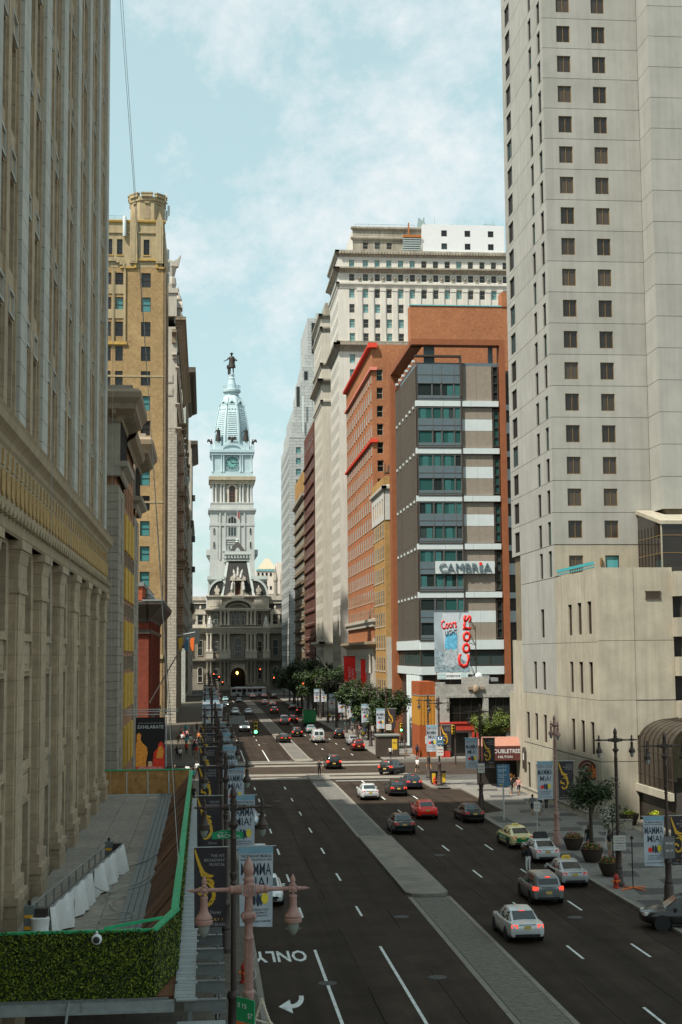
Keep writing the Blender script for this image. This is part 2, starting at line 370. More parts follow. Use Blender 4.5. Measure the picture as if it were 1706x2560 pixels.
for x, y0, y1 in ((5.28, 50, 62.6), (5.28, 63.3, 70), (8.5, 50, 70.4), (5.28, 191, 214), (8.5, 191, 214), (17.5, 155, 160.5), (20.7, 155, 160.5), (8.5, 345, 368), (17.5, 288, 310), (17.5, 395, 420), (8.5, 420, 445)):
    sheet('lane_line', x-.07, x+.07, y0, y1, .006, m_paint, road)
o = obj('turn_word', text_mesh('ONLY', m_paint, 2.5, 2.5, .02, th=0), road, (3.55, 70.0, .006), PI); o.rotation_euler = (-PI/2, 0, PI)
b = MB()
def arrow(ri, ro):
    inn = [(ri*math.cos(PI*.5*k/8), 1.9*ri*math.sin(PI*.5*k/8)) for k in range(9)]; out = [(ro*math.cos(PI*.5*k/8), 1.9*ro*math.sin(PI*.5*k/8)) for k in range(9)]
    for k in range(8): b.face([(*inn[k],0),(*out[k],0),(*out[k+1],0),(*inn[k+1],0)])
    rm = (ri+ro)/2; b.face([(0,1.9*rm-1.15,0),(0,1.9*rm+1.15,0),(-.95,1.9*rm,0)])
arrow(.75, 1.1)
o = obj('turn_arrow', b.mesh('turn_arrow', m_paint, fix=False), road, (3.5, 60.9, .006)); o.scale = (.55, -1, 1)
for x, y in ((4.6, 75.5), (10.6, 78), (10.2, 63.5), (5.3, 63), (19.8, 76.5), (7, 140), (16.5, 101), (9.5, 230), (20.4, 132), (22.3, 62)):
    b = MB(); b.lathe([(.42, 0), (.42, .008), (.36, .009)], 16); obj('manhole_cover', b.mesh('manhole_cover', m_dslab), road, (x, y, .002))
for x, y, sx, sy in ((9.2, 66, 1.6, 4.2), (6.2, 108, 1.2, 6), (18.3, 92, 1.8, 2.6), (15.1, 126, 1.4, 7), (21.0, 66, 1.2, 9), (9.3, 146, 1.8, 5), (3.2, 100, 1.4, 3)): sheet('tar_patch', x, x+sx, y, y+sy, .003, m_asph2, road)
m_tar = mat('tar_seal', (.012, .0095, .0075), 1.0, .2, 3, spec=0); cr0 = random.Random(5)
for x in (6.95, 10.1, 16.05, 19.15, 22.2):
    y = 52
    while y < 158:
        ln = cr0.uniform(4, 14); b = MB(); n = int(ln*2); w_ = cr0.uniform(.008, .02); xs_ = [cr0.uniform(-.02, .02) for _ in range(n+1)]
        for q in range(n): b.face([(xs_[q]-w_, q*.5, 0), (xs_[q]+w_, q*.5, 0), (xs_[q+1]+w_, q*.5+.5, 0), (xs_[q+1]-w_, q*.5+.5, 0)])
        obj('tar_seam', b.mesh('tar_seam', m_tar, fix=False), road, (x, y, .005)); y += ln+cr0.uniform(2, 12)
for x, y, sx, sy in ((22.2, 76, 1.1, .5), (16, 133, .5, 3), (6.7, 96, .4, 2.4), (21.8, 178, 1.4, .8)):
    sheet('tar_patch', x, x+sx, y, y+sy, .005, m_asph, road)
# median: flush setts, raised islands
med = sheet('median_strip', 11.82, 14.3, 40, 166.9, .004, m_joint); sheet('median_paving', 11.82, 14.3, 186.1, 477.9, .004, m_joint, med)
me_s = MB().box(.008, .242, .008, .122, 0, .018).mesh('sett', m_cob); stuff = MB(); cells = []
y = 54
row = 0
while y < 83.6:
    x = 12.12-(.125 if row % 2 else 0)
    while x < 13.95:
        cells.append((max(x, 12.1), y)); x += .25
    y += .13; row += 1
for k, (x, yy) in enumerate(cells):
    dz = rnd.random()*.012; 
    if k < 300: obj('sett', me_s, med, (x, yy, .004+dz))
    else: stuff.box(x+.008, x+.242, yy+.008, yy+.122, .004, .022+dz)
o = obj('sett_paving', stuff.mesh('sett_paving', m_cob, fix=False), med); o['kind'] = 'stuff'
m_settp = brick('sett_flat', (.15, .145, .13), (.19, .18, .16), (.09, .085, .075), .35, .18, .2, .02, flat=True)
def island(y0, y1, top, nose=1):
    x0, x1 = 11.8, 14.32
    poly = [(x0, y0+.9), (x0+.3, y0+.3), (x0+.9, y0), (x1-.9, y0), (x1-.3, y0+.3), (x1, y0+.9), (x1, y1), (x0, y1)]
    o = struct('traffic_island', MB().extr(poly, -.05, .17).mesh('traffic_island', m_kerb))
    ins = [(13.06+(px-13.06)*.84, min(max(py, y0+.22), y1-.2)) for px, py in poly]
    obj('island_paving', MB().extr(ins, .172, .178).mesh('island_paving', top), o)
island(84, 111, m_conc); island(161, 169, m_conc); island(189.2, 193, m_conc); island(250, 256, m_conc); island(343, 372, m_conc); island(398, 430, m_conc)
for y0, y1 in ((111, 161), (193, 250), (256, 320), (372, 398)):
    sheet('median_paving', 12.05, 14.08, y0, y1, .009, m_settp, med)
    for x in (11.82, 14.06):
        for k in range(int((y1-y0)/3)): sheet('edge_stone', x, x+.24, y0+3*k, y0+3*k+2.97, .011, m_kerb, med)
for x in (11.82, 14.06):
    for k in range(11): sheet('edge_stone', x, x+.26, 51+3*k, 51+3*k+2.97, .016, m_kerb, med)

# ------------------------------------------------------------------ left: limestone office block
m_lime = brick('limestone', (.365, .285, .19), (.41, .32, .215), (.27, .205, .135), 2.2, .95, .2, .014)
m_lime2 = mat('limestone_cool', (.44, .435, .38), .85, .12, .7, streak=.2, ov=.08)
m_limed = mat('limestone_warm', (.34, .265, .165), .85, .13, .9, streak=.2)
m_orn = mat('gilded_stone', (.42, .28, .12), .8, .15, 2)
m_frw = mat('weathered_frame', (.3, .23, .13), .6, .2, 3)
m_dkfr = mat('dark_frame', (.035, .03, .025), .5, .1, 3)
g_dark = glass('glass_dark', (.01, .01, .009), (.03, .05, .048), .12)
g_mid = glass('glass_mid', (.015, .016, .016), (.045, .1, .1), .25)
L1 = thing('office_building', 'tall limestone office block with fluted piers, ornate frieze and pilasters at the left edge', 'building', (-7.22, 40, 0))
F = Face(L1, -7.22, 40, 'E'); LW = 61.5; BAY = 7.6; U0 = 61.0
F.r = L1
obj('core', MB().box(-30, -1.0, 0, 60.9, 0, 84).mesh('core', m_limed), L1)
obj('end_wall', MB().box(-30, -.02, 60.95, 61.4, 0, 84).mesh('end_wall', m_lime2), L1)
shade_blk = thing('added_shade_block', 'unseen limestone block added behind the viewpoint to shade the near road', 'building', (-7, -80, 0)); obj('walls', MB().box(-32, 0, 85, 117, 0, 62).mesh('walls', m_limed), shade_blk); obj('parapet', MB().box(-32, .4, 84.6, 117, 62, 63).mesh('parapet', m_lime2), shade_blk)  # unseen block, added behind the camera to shade the near right corner
pil = [U0-.55-BAY*k for k in range(8)]
# base storeys between pilasters
pm = MB(); pm.box(-1.25, 1.25, -.24, .3, 6.0, 17.3); pm.box(-1.0, 1.0, -.3, -.23, 6.4, 17.1)
pm.box(-1.4, 1.4, -.46, .3, 4.3, 4.95); pm.box(-1.36, 1.36, -.43, .3, 4.96, 5.2); pm.box(-1.44, 1.44, -.5, .3, 5.2, 5.5); pm.box(-1.34, 1.34, -.36, .3, 5.5, 6.0); pm.box(-1.4, 1.4, -.45, .3, 0, 4.29)
pm = pm.mesh('pilaster', m_lime)
cm = MB(); cm.box(-1.32, 1.32, -.36, .3, -.75, -.6); cm.box(-1.275, 1.275, -.325, .3, -.6, .35); cm.hexa([(-1.29,-.34,.35),(1.29,-.34,.35),(1.29,.3,.35),(-1.29,.3,.35)], [(-1.42,-.42,.85),(1.42,-.42,.85),(1.42,.3,.85),(-1.42,.3,.85)]); cm.box(-1.48, 1.48, -.48, .3, .86, 1.2)
cm = cm.mesh('capital', m_lime)
bw = BAY-2.5
bay = wall_mesh(bw, 18.5, ((.9, 4.2, 4.2, 8.3), (.9, 4.2, 10.0, 13.4), (.9, 4.2, 15.1, 18.3)), .45, m_lime)
bwin = win_mesh(3.3, 3.4, m_frw, g_mid, 2, 2, .12, .12, .15, m_lime2); bwin2 = win_mesh(3.3, 4.1, m_frw, g_mid, 2, 2, .12, .12, .15, m_lime2)
bwin3 = win_mesh(3.3, 3.2, m_frw, g_mid, 2, 2, .12, .12, .15, m_lime2)
span = MB().box(0, 2.9, -.1, 0, 0, .1).box(0, 2.9, -.1, 0, 1.2, 1.3).box(0, .1, -.1, 0, .1, 1.2).box(2.8, 2.9, -.1, 0, .1, 1.2).box(.5, 2.4, -.05, 0, .3, 1.0).mesh('spandrel_panel', m_lime)
for k, u in enumerate(pil):
    F.put('pilaster', pm, u, 0); F.put('capital', cm, u, 17.3)
    if k < 7:
        ub = u-BAY+1.25
        F.put('wall_panel', bay, ub, 0, -.02)
        F.put('window', bwin2, ub+.9, 4.2, -.28); F.put('window', bwin, ub+.9, 10, -.28); F.put('window', bwin3, ub+.9, 15.1, -.28)
        for z in (8.5, 13.6): F.put('spandrel_panel', span, ub+1.1, z, -.01)
F.put('architrave', cornice([(.35, 0), (.42, .1), (.42, .55), (.6, .62), (.6, .8), (.3, .85)], LW, False).mesh('architrave', m_limed), 0, 18.5)
F.put('frieze', MB().box(0, LW, -.3, .3, 0, 2.05).mesh('frieze', m_limed), 0, 19.35)
F.put('cornice', cornice([(.3, 0), (.38, .12), (.42, .3), (.52, .42), (.66, .55), (.7, .85), (.76, 1.0), (.4, 1.05)], LW, False).mesh('cornice', m_limed), 0, 21.4)
om = MB()
for s_ in (-1, 1):
    om.tube([(s_*.05, -.05, .35), (s_*.16, -.06, .6), (s_*.2, -.06, .95), (s_*.12, -.05, 1.25)], .06, 5)
    om.tube([(s_*.24, -.05, .45), (s_*.3, -.05, .9), (s_*.24, -.05, 1.2)], .045, 5)
om.box(-.22, .22, -.06, 0, 1.4, 1.48); om.box(-.04, .04, -.07, 0, 1.48, 1.95); om = om.mesh('frieze_ornament', m_orn)
dm = MB().box(-.16, .16, -.22, 0, 0, .28).mesh('dentil', m_limed)
for k in range(48): F.put('frieze_ornament', om, LW-.8-1.26*k, 19.35, .3)
for k in range(60): F.put('dentil', dm, LW-.5-1.0*k, 18.98, .42)
# shaft: piers of stone blocks, mullions, windows, spandrels
SZ0, FP, NF = 22.45, 5.3, 11
blk = MB().box(-1.0, 1.0, -.24, .1, .014, .936).mesh('stone_block', m_lime2); blkc = MB().box(-.97, .97, -.2, .1, 0, FP*NF).mesh('pier_core', m_limed)
jam = MB().box(-1.3, 1.3, -.1, .1, 0, FP*NF).mesh('pier_step', m_lime)
nblk = 0; rest = MB()
for k, u in enumerate(pil):
    uu = u if k else u+.2
    F.put('pier_core', blkc, uu, SZ0); F.put('pier_step', jam, uu, SZ0)
    for j in range(int(FP*NF/.95)):
        if nblk < 300 and j < 44 and k < 7: F.put('stone_block', blk, uu, SZ0+.95*j); nblk += 1
        else: rest.box(uu-1.0, uu+1.0, -.24, .1, SZ0+.95*j+.012, SZ0+.95*j+.938)
F.put('stone_blocks', rest.mesh('stone_blocks', m_lime2), 0, 0)['kind'] = 'stuff'
mul = MB().box(-.42, .42, -.1, .1, 0, FP*NF).mesh('mullion_pier', m_lime)
sbw = BAY-2.0
shw = wall_mesh(sbw, FP, ((.55, 2.25, .75, 4.2), (3.35, 5.05, .75, 4.2)), .4, m_lime)
swin = win_mesh(1.7, 3.45, m_frw, g_mid, 1, 2, .1, .12, .12, m_lime2)
spn = MB().box(0, 1.4, -.1, 0, 0, .1).box(0, 1.4, -.1, 0, .9, 1).box(0, .1, -.1, 0, .1, .9).box(1.3, 1.4, -.1, 0, .1, .9).mesh('spandrel_panel', m_lime2)
for k in range(7):
    ub = pil[k]-BAY+1.0
    F.put('mullion_pier', mul, ub+sbw/2, SZ0)
    for j in range(NF):
        z = SZ0+FP*j
        F.put('wall_panel', shw, ub, z)
        for x in (.55, 3.35): F.put('window', swin, ub+x, z+.75, -.26)
        if j < 9:
            for x in (.7, 3.5): F.put('spandrel_panel', spn, ub+x, z+4.25)

# ------------------------------------------------------------------ left: stone and brick block with yellow panels
m_gst = mat('grey_stone', (.3, .265, .21), .85, .14, 1.2, streak=.1, ov=.08)
m_gst2 = mat('brown_stone', (.27, .21, .145), .85, .15, 1.2, streak=.12)
b_or = brick('orange_brick', (.38, .16, .075), (.46, .21, .1), (.28, .2, .15))
m_yel = mat('yellow_panel', (.55, .34, .035), .6, .12, 2, streak=.12)
L2 = thing('corner_pavilion_building', 'stone and orange brick building with yellow panels and deep bracketed cornices, beside the limestone block', 'building', (-7, 115.5, 0))
obj('core', MB().box(-25, -.75, .4, 35, 0, 34).mesh('core', m_gst2), L2)
obj('core', MB().box(-25, -.3, .3, 8.4, 0, 33.3).mesh('core', b_or), L2); obj('core', MB().box(-8, -.3, 25.6, 35.2, 0, 33.3).mesh('core', b_or), L2)
S2 = Face(L2, -13, 115.5, 'S'); E2 = Face(L2, -7, 115.5, 'E')
qb = MB().box(.012, 2.1, -.02, .35, .015, .675).mesh('stone_block', m_gst); qs = MB().box(.9, 2.1, -.02, .35, .015, .675).mesh('stone_block', m_gst)
for r in range(40):
    z = .4+.69*r
    S2.put('stone_block', qb if r % 2 else qs, 3.88, z)
    if r % 2: S2.put('stone_block', qb, 1.75, z)
eb = MB().box(.012, 1.18, -.02, .3, .015, .675).mesh('stone_block', m_gst)
nar = win_mesh(1.1, 2.2, m_dkfr, g_dark, 1, 2, .06)
for base, n in ((0, 7), (25.8, 8)):
    for r in range(40):
        for c_ in range(n):
            wcol = c_ in (3,)
            if wcol and r % 5 in (1, 2, 3): continue
            E2.put('stone_block', eb, base+1.2*c_, .4+.69*r)
    for r in range(8): E2.put('window', nar, base+3.65, .4+.69*(5*r+1), -.12)
midw = wall_mesh(16.4, 34, tuple((x, x+1.7, z, z+2.3) for x in (1.4, 4.2, 7.0, 9.8, 12.6) for z in (27.2, 30.3)), .3, b_or)
E2.put('wall_panel', midw, 8.7, 0, -.06)
mw = win_mesh(1.7, 2.3, m_dkfr, g_mid, 1, 2, .08)
for x in (1.4, 4.2, 7.0, 9.8, 12.6):
    for z in (27.2, 30.3): E2.put('window', mw, 8.7+x, z, -.14)
for i, x in enumerate((1.0, 6.3, 11.6)):
    for z0, z1 in ((23.4, 26.6), (19.1, 21.9), (14.6, 17.2), (9.6, 12.6), (4.6, 8.0)):
        for k in range(4): E2.put('yellow_panel', once(('yp', z0), lambda: MB().box(0, .87, -.16, .1, 0, z1-z0).mesh('yellow_panel', m_yel)), 8.96+x+.95*k, z0, -.06)
    for z in (17.5, 12.9, 22.0): E2.put('window', win_mesh(3.3, 1.3, m_gst2, g_mid, 3, 1, .1), 9.1+x, z, .02)
brk = MB().prismx([(0, 0), (0, .7), (-1.35, .7), (-1.2, .35), (-.5, .1)], 0, .34).mesh('bracket', m_gst2)
for u0, w in ((-.02, 8.44), (25.6, 9.6)):
    E2.put('string_course', cornice([(.15, 0), (.3, .15), (.35, .5), (.8, .8), (.85, 1.2), (.3, 1.3)], w).mesh('string_course', m_gst), u0, 28.6)
    E2.put('upper_storey', MB().box(0, w, -.1, 2.8, 0, 4.1).mesh('upper_storey', m_gst), u0, 29.5)
    E2.put('cornice', cornice([(.25, 0), (.35, .3), (.5, .5), (1.4, .9), (1.5, 1.3), (1.85, 1.75), (1.9, 2.2), (1.6, 2.5)], w).mesh('cornice', m_gst2), u0, 33.1)
    E2.put('parapet', MB().box(.1, w-.1, -1.1, 3.8, 0, .9).mesh('parapet', m_gst), u0, 35.3)
    for k in range(8): E2.put('bracket', brk, u0+.15+k*(w-.5)/7, 33.3)
    for k in range(5): E2.put('window', win_mesh(.95, 3.0, m_dkfr, g_mid, 1, 2, .08), u0+.6+1.65*k, 30.0, .22)
S2.put('string_course', MB().box(0, 6.2, -.8, .1, 0, 1.2).mesh('string_course', m_gst), 0, 28.65)
S2.put('upper_storey', MB().box(0, 6.1, -.08, .1, 0, 4.1).mesh('upper_storey', m_gst), 0, 29.5)
S2.put('tile_panel', MB().box(0, .5, -.14, .1, 0, 3.1).mesh('tile_panel', mat('terracotta', (.33, .09, .045), .8, .15, 3)), 4.5, 30.0)
S2.put('cornice', cornice([(.25, 0), (.35, .3), (.5, .5), (1.4, .9), (1.5, 1.3), (1.85, 1.75), (1.9, 2.2), (1.6, 2.5)], 6.0, False, False).mesh('cornice', m_gst2), 0, 33.1)
for k in range(5): S2.put('bracket', brk, .3+1.3*k, 33.3)
E2.put('mid_cornice', cornice([(.2, 0), (.4, .3), (.9, .6), (1.1, 1.1), (.9, 1.2)], 17, False, False).mesh('mid_cornice', m_gst2), 8.6, 32.6)
b = MB(); 
for k in range(7): a = PI*.5*k/6; b.v += [(0, 1.7-1.7*math.cos(a)*1, 1.3*math.sin(a)), (1.6, 1.7-1.7*math.cos(a), 1.3*math.sin(a))]
for k in range(6): b.f.append([2*k, 2*k+1, 2*k+3, 2*k+2]); b.m.append(0)
S2.put('roof_vent', b.mesh('roof_vent', mat('pink_metal', (.6, .42, .36), .6, .05)), 3.4, 35.9)

# ------------------------------------------------------------------ left: red brick theatre
b_red = brick('theatre_brick', (.2, .035, .018), (.26, .05, .025), (.13, .05, .035))
b_red2 = brick('attic_brick', (.42, .075, .025), (.5, .1, .03), (.25, .1, .06))
m_cor = mat('dark_brown_stone', (.085, .07, .055), .85, .2, 1)
m_lead = mat('grey_coping', (.2, .21, .2), .7, .15, 2)
L3 = thing('theatre', 'red brick theatre with a deep dark overhanging cornice and brick attic', 'theatre', (-7, 179.5, 0))
obj('core', MB().box(-30, -.5, .5, 41.5, 0, 20.4).mesh('core', b_red), L3)
S3 = Face(L3, -30, 179.5, 'S'); E3 = Face(L3, -7, 179.5, 'E')
S3.put('wall_panel', wall_mesh(23, 20, ((17.5, 19.0, 4, 9), (17.5, 19, 11, 16)), .3, b_red), 0, 0)
for z in (4, 11): S3.put('window', win_mesh(1.5, 5, m_dkfr, g_dark, 1, 3, .1), 17.5, z, -.25)
ops = tuple((2+4.9*k, 4.2+4.9*k, z, z+h) for k in range(8) for z, h in ((1, 4), (7, 8.5)))
E3.put('wall_panel', wall_mesh(41.8, 20, ops, .4, b_red), 0, 0)
for k in range(8):
    E3.put('window', win_mesh(2.2, 8.5, m_gst2, g_dark, 2, 4, .1, .1, 0, None, 1.1), 2+4.9*k, 7, -.3); E3.put('door', win_mesh(2.2, 4, m_dkfr, g_dark, 2, 2, .12, name='door'), 2+4.9*k, 1, -.3)
    E3.put('pilaster', once('p3', lambda: MB().box(0, 1.1, -.3, 0, 0, 18).mesh('pilaster', b_red)), .4+4.9*k, .5)
for z in (6, 16.9): E3.band('string_course', -.2, 42, z, z+.5, .3, m_cor); S3.band('string_course', 0, 23.2, z, z+.5, .3, m_cor)
E3.put('cornice', cornice([(.1, 0), (.3, .6), (.9, 1.2), (1.6, 2.0), (1.75, 2.2), (1.8, 2.5), (1.5, 2.6)], 41.8).mesh('cornice', m_cor), 0, 18.3)
S3.put('cornice', cornice([(.1, 0), (.3, .6), (.9, 1.2), (1.6, 2.0), (1.75, 2.2), (1.8, 2.5), (1.5, 2.6)], 23, False, False).mesh('cornice', m_cor), 0, 18.3)
E3.put('coping', MB().box(-1.85, 43.6, -1.85, .8, 0, .22).mesh('coping', m_lead), 0, 20.88)
obj('attic', MB().box(-30, -.9, 1.4, 38, 21.1, 22.9).mesh('attic', b_red2), L3)
obj('attic_coping', MB().box(-30, -.7, 1.2, 38.2, 22.9, 23.4).mesh('attic_coping', m_lead), L3)
for k in range(4): obj('attic_finial', MB().lathe([(.5, 0), (.55, .5), (.3, .7), (.45, 1.0), (.1, 1.5)], 8).mesh('attic_finial', m_lead, 40), L3, (-.3, 5+9*k, 21.05))

# ------------------------------------------------------------------ left: tan brick tower
b_tan = brick('tan_brick', (.28, .175, .07), (.38, .25, .11), (.34, .25, .14), .3, .1, .22, .015)
m_buff = mat('buff_stone', (.36, .29, .17), .85, .14, .8, streak=.2, bump=.1, bscale=6)
m_rust = mat('rust_stained', (.4, .26, .07), .85, .2, 2)
b_brn = brick('brown_brick', (.2, .14, .08), (.25, .18, .1), (.15, .12, .09))
g_teal = glass('glass_teal', (.012, .011, .01), (.06, .2, .2), .42)
L4 = thing('brick_tower', 'tan brick tower with stone crown and octagonal battlemented turret', 'building', (-7, 238.6, 0))
obj('core', MB().box(-30, -.35, .35, 29, 0, 80).mesh('core', b_brn), L4); obj('core', MB().box(-30, -.3, .3, 28, 80, 87.6).mesh('core', m_buff), L4)
S4 = Face(L4, -31, 238.6, 'S'); W4 = 24; FL = 4.24
fl = wall_mesh(W4, FL, ((20.15, 21.75, .85, 3.35), (15.85, 17.12, .85, 3.35), (13.8, 15.1, .85, 3.35), (10, 11.4, .85, 3.35)), .3, b_tan)
w4 = win_mesh(1.6, 2.5, m_dkfr, g_teal, 1, 2, .08, .1, .1, m_rust); w4b = win_mesh(1.28, 2.5, m_dkfr, g_teal, 1, 2, .08, .1, .1, m_rust)
for k in range(18):
    z = 80.3-.45-FL*(k+1)+.0
    S4.put('wall_panel', fl, 0, z)
    S4.put('window', w4, 20.15, z+.85, -.2)
    for x in (15.85, 13.8, 10.05): S4.put('window', w4b, x, z+.85, -.2)
S4.put('wall_panel', MB().box(0, W4, 0, .3, 0, 80.3-.45-FL*18).mesh('wall_panel', m_buff), 0, 0)
# stone bay between the paired windows (upper storeys)
for x in (13.55, 15.3, 17.2): S4.put('stone_mullion', MB().box(0, .35, -.25, .1, 0, 12.4).mesh('stone_mullion', m_buff), x, 67.0)
for z in (71.6, 75.85): S4.put('stone_panel', MB().box(0, 3.6, -.12, .1, 0, 1.55).mesh('stone_panel', m_buff), 13.7, z+.05-.6)
b = MB(); pts = [(-.3+2.2*(1-math.cos(PI*k/10)), 1.7*math.sin(PI*k/10)) for k in range(11)]
for k in range(10):
    (xa, za), (xb, zb) = pts[k], pts[k+1]; b.box(min(xa, xb), max(xa, xb)+.05, -.3, .1, min(za, zb)-.2, max(za, zb)+.25)
S4.put('stone_arch', b.mesh('stone_arch', m_buff), 13.3, 79.5)
S4.band('stone_sill', 13.3, 17.8, 66.5, 67.0, .3, m_rust)
for z in (39.6, 61.0): S4.band('string_course', 0, W4, z, z+.3, .06, m_buff)
top = wall_mesh(W4, 7.8, ((20.5, 21.5, 2.2, 4.9), (16, 16.95, 2.2, 4.9), (14.3, 15.25, 2.2, 4.9), (12.6, 13.55, 2.2, 4.9)), .3, m_buff)
S4.put('stone_crown', top, 0, 79.9)
for x, w_ in ((20.5, 1.0), (16, .95), (14.3, .95), (12.6, .95)): S4.put('window', win_mesh(w_, 2.7, m_dkfr, g_dark, 2, 4, .05, .08, 0, None, .4), x, 82.1, -.2)
for x, w_ in ((20.4, 1.2), (15.9, 1.2), (14.2, 1.2)): S4.put('stained_sill', MB().box(0, w_, -.1, .05, 0, .18).mesh('stained_sill', m_rust), x, 81.9)
S4.put('cornice', cornice([(.02, 0), (.25, .2), (.3, .5), (.1, .6)], W4).mesh('cornice', m_rust), 0, 87.6); S4.put('string_course', cornice([(.02, 0), (.2, .15), (.2, .35), (.02, .4)], W4).mesh('string_course', m_buff), 0, 85.7)
S4.put('window_hood', MB().box(-1.1, 3, -.3, .1, .75, 1.1).box(-1.1, -.7, -.3, .1, -.5, .75).box(2.6, 3, -.3, .1, -.5, .75).box(-3.4, -1.1, -.25, .1, -.6, -.3).box(3, 4.0, -.25, .1, -.6, -.3).mesh('window_hood', m_rust), 20.0, 80.3)
for x in (18.2, 22.6):
    S4.put('buttress', MB().box(0, 1.25, -.45, .1, 0, 7.2).prism([(0, 7.2), (1.25, 7.2), (.62, 9.0)], -.45, .1).box(.3, .95, -.5, -.44, .3, 6.4).mesh('buttress', m_buff), x, 80.6)
tu = MB(); tu.lathe([(3.15, 0), (3.15, 4.0), (3.35, 4.1), (3.35, 4.7), (3.25, 4.75)], 8, 0, ph=PI/8)
trt = obj('turret', tu.mesh('turret', m_buff), L4, (-2.95, 3.0, 87.6))
mer = MB().box(-.95, .95, -.35, .25, 0, .55).box(-1.02, 1.02, -.42, .3, .55, .75).mesh('merlon', m_buff)
nich = MB().prism([(-.5, 0), (.5, 0), (.5, 1.7), (.25, 2.25), (-.25, 2.25), (-.5, 1.7)], -.03, .06).mesh('blind_arch', m_limed)
for k in range(8):
    a = 2*PI*k/8
    o = obj('merlon', mer, trt, (3.05*math.sin(a)*.98, -3.05*math.cos(a)*.98, 4.72), a)
    o = obj('blind_arch', nich, trt, (2.93*math.sin(a), -2.93*math.cos(a), .9), a)
    o = obj('machicolation', MB().box(-.4, .4, -.2, .1, 0, .3).mesh('machicolation', m_limed), trt, (2.93*math.sin(a), -2.93*math.cos(a), 3.6), a)
m_ant = mat('antenna_grey', (.5, .56, .55), .5, .05)
for x, y, z in ((.35, 2.2, 92), (.7, 3.5, 90.2), (.25, 5, 89.8), (.5, 9, 84), (.6, 10, 82), (.4, 14, 81)):
    obj('panel_antenna', MB().box(-.12, .12, -.15, .15, 0, 1.7).cyl((-.2, 0, -.4), (-.2, 0, 1.9), .05).mesh('panel_antenna', m_ant), L4, (x, y, z))
obj('panel_antenna', MB().lathe([(.3, 0), (.32, .1), (.32, 3.3), (.25, 3.5)], 10).mesh('panel_antenna', m_ant, 40), L4, (-6.7, -.4, 85.2))
b = MB(); 
for k in range(8): b.cyl((-18+1.6*k, .1, 0), (-18+1.6*k, .1, .8), .03, 5)
b.cyl((-18, .1, .8), (-6.5, .1, .8), .04, 5); b.cyl((-18, .1, .4), (-6.5, .1, .4), .03, 5); obj('roof_railing', b.mesh('roof_railing', mat('verdigris', (.16, .32, .3), .6, .1)), L4, (0, 0, 88.1))
E4 = Face(L4, -7, 238.6, 'E')
e4 = wall_mesh(29, FL, tuple((2+4.5*k, 3.6+4.5*k, .85, 3.35) for k in range(6)), .3, b_brn)
for k in range(18):
    z = 79.85-FL*(k+1); E4.put('wall_panel', e4, 0, z)
    if k < 17:
        for j in (0, 1, 3): E4.put('window', win_mesh(1.6, 2.5, m_dkfr, g_dark, 1, 2, .1, .03), 2+4.5*j, z+.85, .02)
E4.put('wall_panel', MB().box(0, 29, 0, .3, 0, 8).mesh('wall_panel', m_buff), 0, 79.85)
for u in (0, 3.9): E4.put('corner_pier', MB().box(0, .8, -.35, .1, 0, 76).mesh('corner_pier', b_brn), u, 4)
S4.band('base_course', 0, W4+.05, 13.6, 14.3, .3, m_buff)

# ------------------------------------------------------------------ left: ornate hotel, pale tower, far block
m_cream = mat('cream_stone', (.42, .39, .33), .85, .12, .8, streak=.15)
m_brst = brick('rusticated_stone', (.4, .37, .31), (.44, .41, .34), (.2, .18, .14), 1.6, .62, .12, .05)
m_brst2 = brick('rusticated_brown', (.24, .19, .13), (.27, .215, .15), (.1, .08, .06), 1.6, .62, .12, .05)
m_pg = brick('pale_green_stone', (.4, .44, .4), (.44, .47, .42), (.2, .21, .19), 1.4, .6, .1, .04)
m_slate = mat('slate', (.05, .048, .042), .7, .15, 2)
m_wfr = mat('pale_frame', (.42, .5, .5), .6, .05)
L5 = thing('ornate_hotel', 'ornate stone hotel with bracketed cornices, bowed bays and scrolled dormers, behind the tan tower', 'building', (-6, 300, 0))
obj('core', MB().box(-30, -.5, .5, 96, 0, 84).mesh('core', m_brst2), L5)
S5 = Face(L5, -18, 300, 'S'); E5 = Face(L5, -6, 300, 'E')
S5.put('wall_panel', MB().box(0, 12, 0, .4, 0, 62).mesh('wall_panel', m_brst), 0, 0); S5.put('upper_wall', MB().box(0, 12, -.05, .4, 0, 22).mesh('upper_wall', m_cream), 0, 62)
for z, h, o_ in ((61, 1.2, 1.0), (66.5, .9, .6), (74.5, .8, .5), (83.2, 2.6, 1.9)):
    E5.put('cornice', cornice([(.1, 0), (.4*o_, .3*h), (.6*o_, .5*h), (o_, .75*h), (o_, h), (.2, h+.1)], 96).mesh('cornice', m_brst2 if z > 80 else m_cream), 0, z)
for z in (69, 71.8): S5.put('stone_panel', MB().box(0, 1.6, -.15, .1, 0, 1.8).box(.2, 1.4, -.2, -.14, .2, 1.6).mesh('stone_panel', m_cream), 9.6, z)
S5.put('scroll_bracket', MB().prismx([(0,0),(0,1.2),(-.9,1.2),(-1,.8),(-.5,.5),(-.45,0)], 0, .9).mesh('scroll_bracket', m_cream), 11.0, 77); S5.put('scroll_bracket', MB().prismx([(0,0),(0,2.8),(-1.3,2.8),(-1.3,2.2),(-.5,1.6),(-.45,0)], 0, .9).mesh('scroll_bracket', m_brst2), 10.9, 80.4)
bwn = win_mesh(1.5, 3.0, m_wfr, g_mid, 1, 2, .12)
bay = MB(); 
prof = [(0, 0), (.35, -.85), (1.1, -1.35), (3.3, -1.35), (4.05, -.85), (4.4, 0)]
for k in range(5):
    (xa, ya), (xb, yb) = prof[k], prof[k+1]; bay.face([(xa,ya,0),(xb,yb,0),(xb,yb,44),(xa,ya,44)])
bay.face([(x, y, 44) for x, y in prof]); bay.face([(x, y, 0) for x, y in prof])
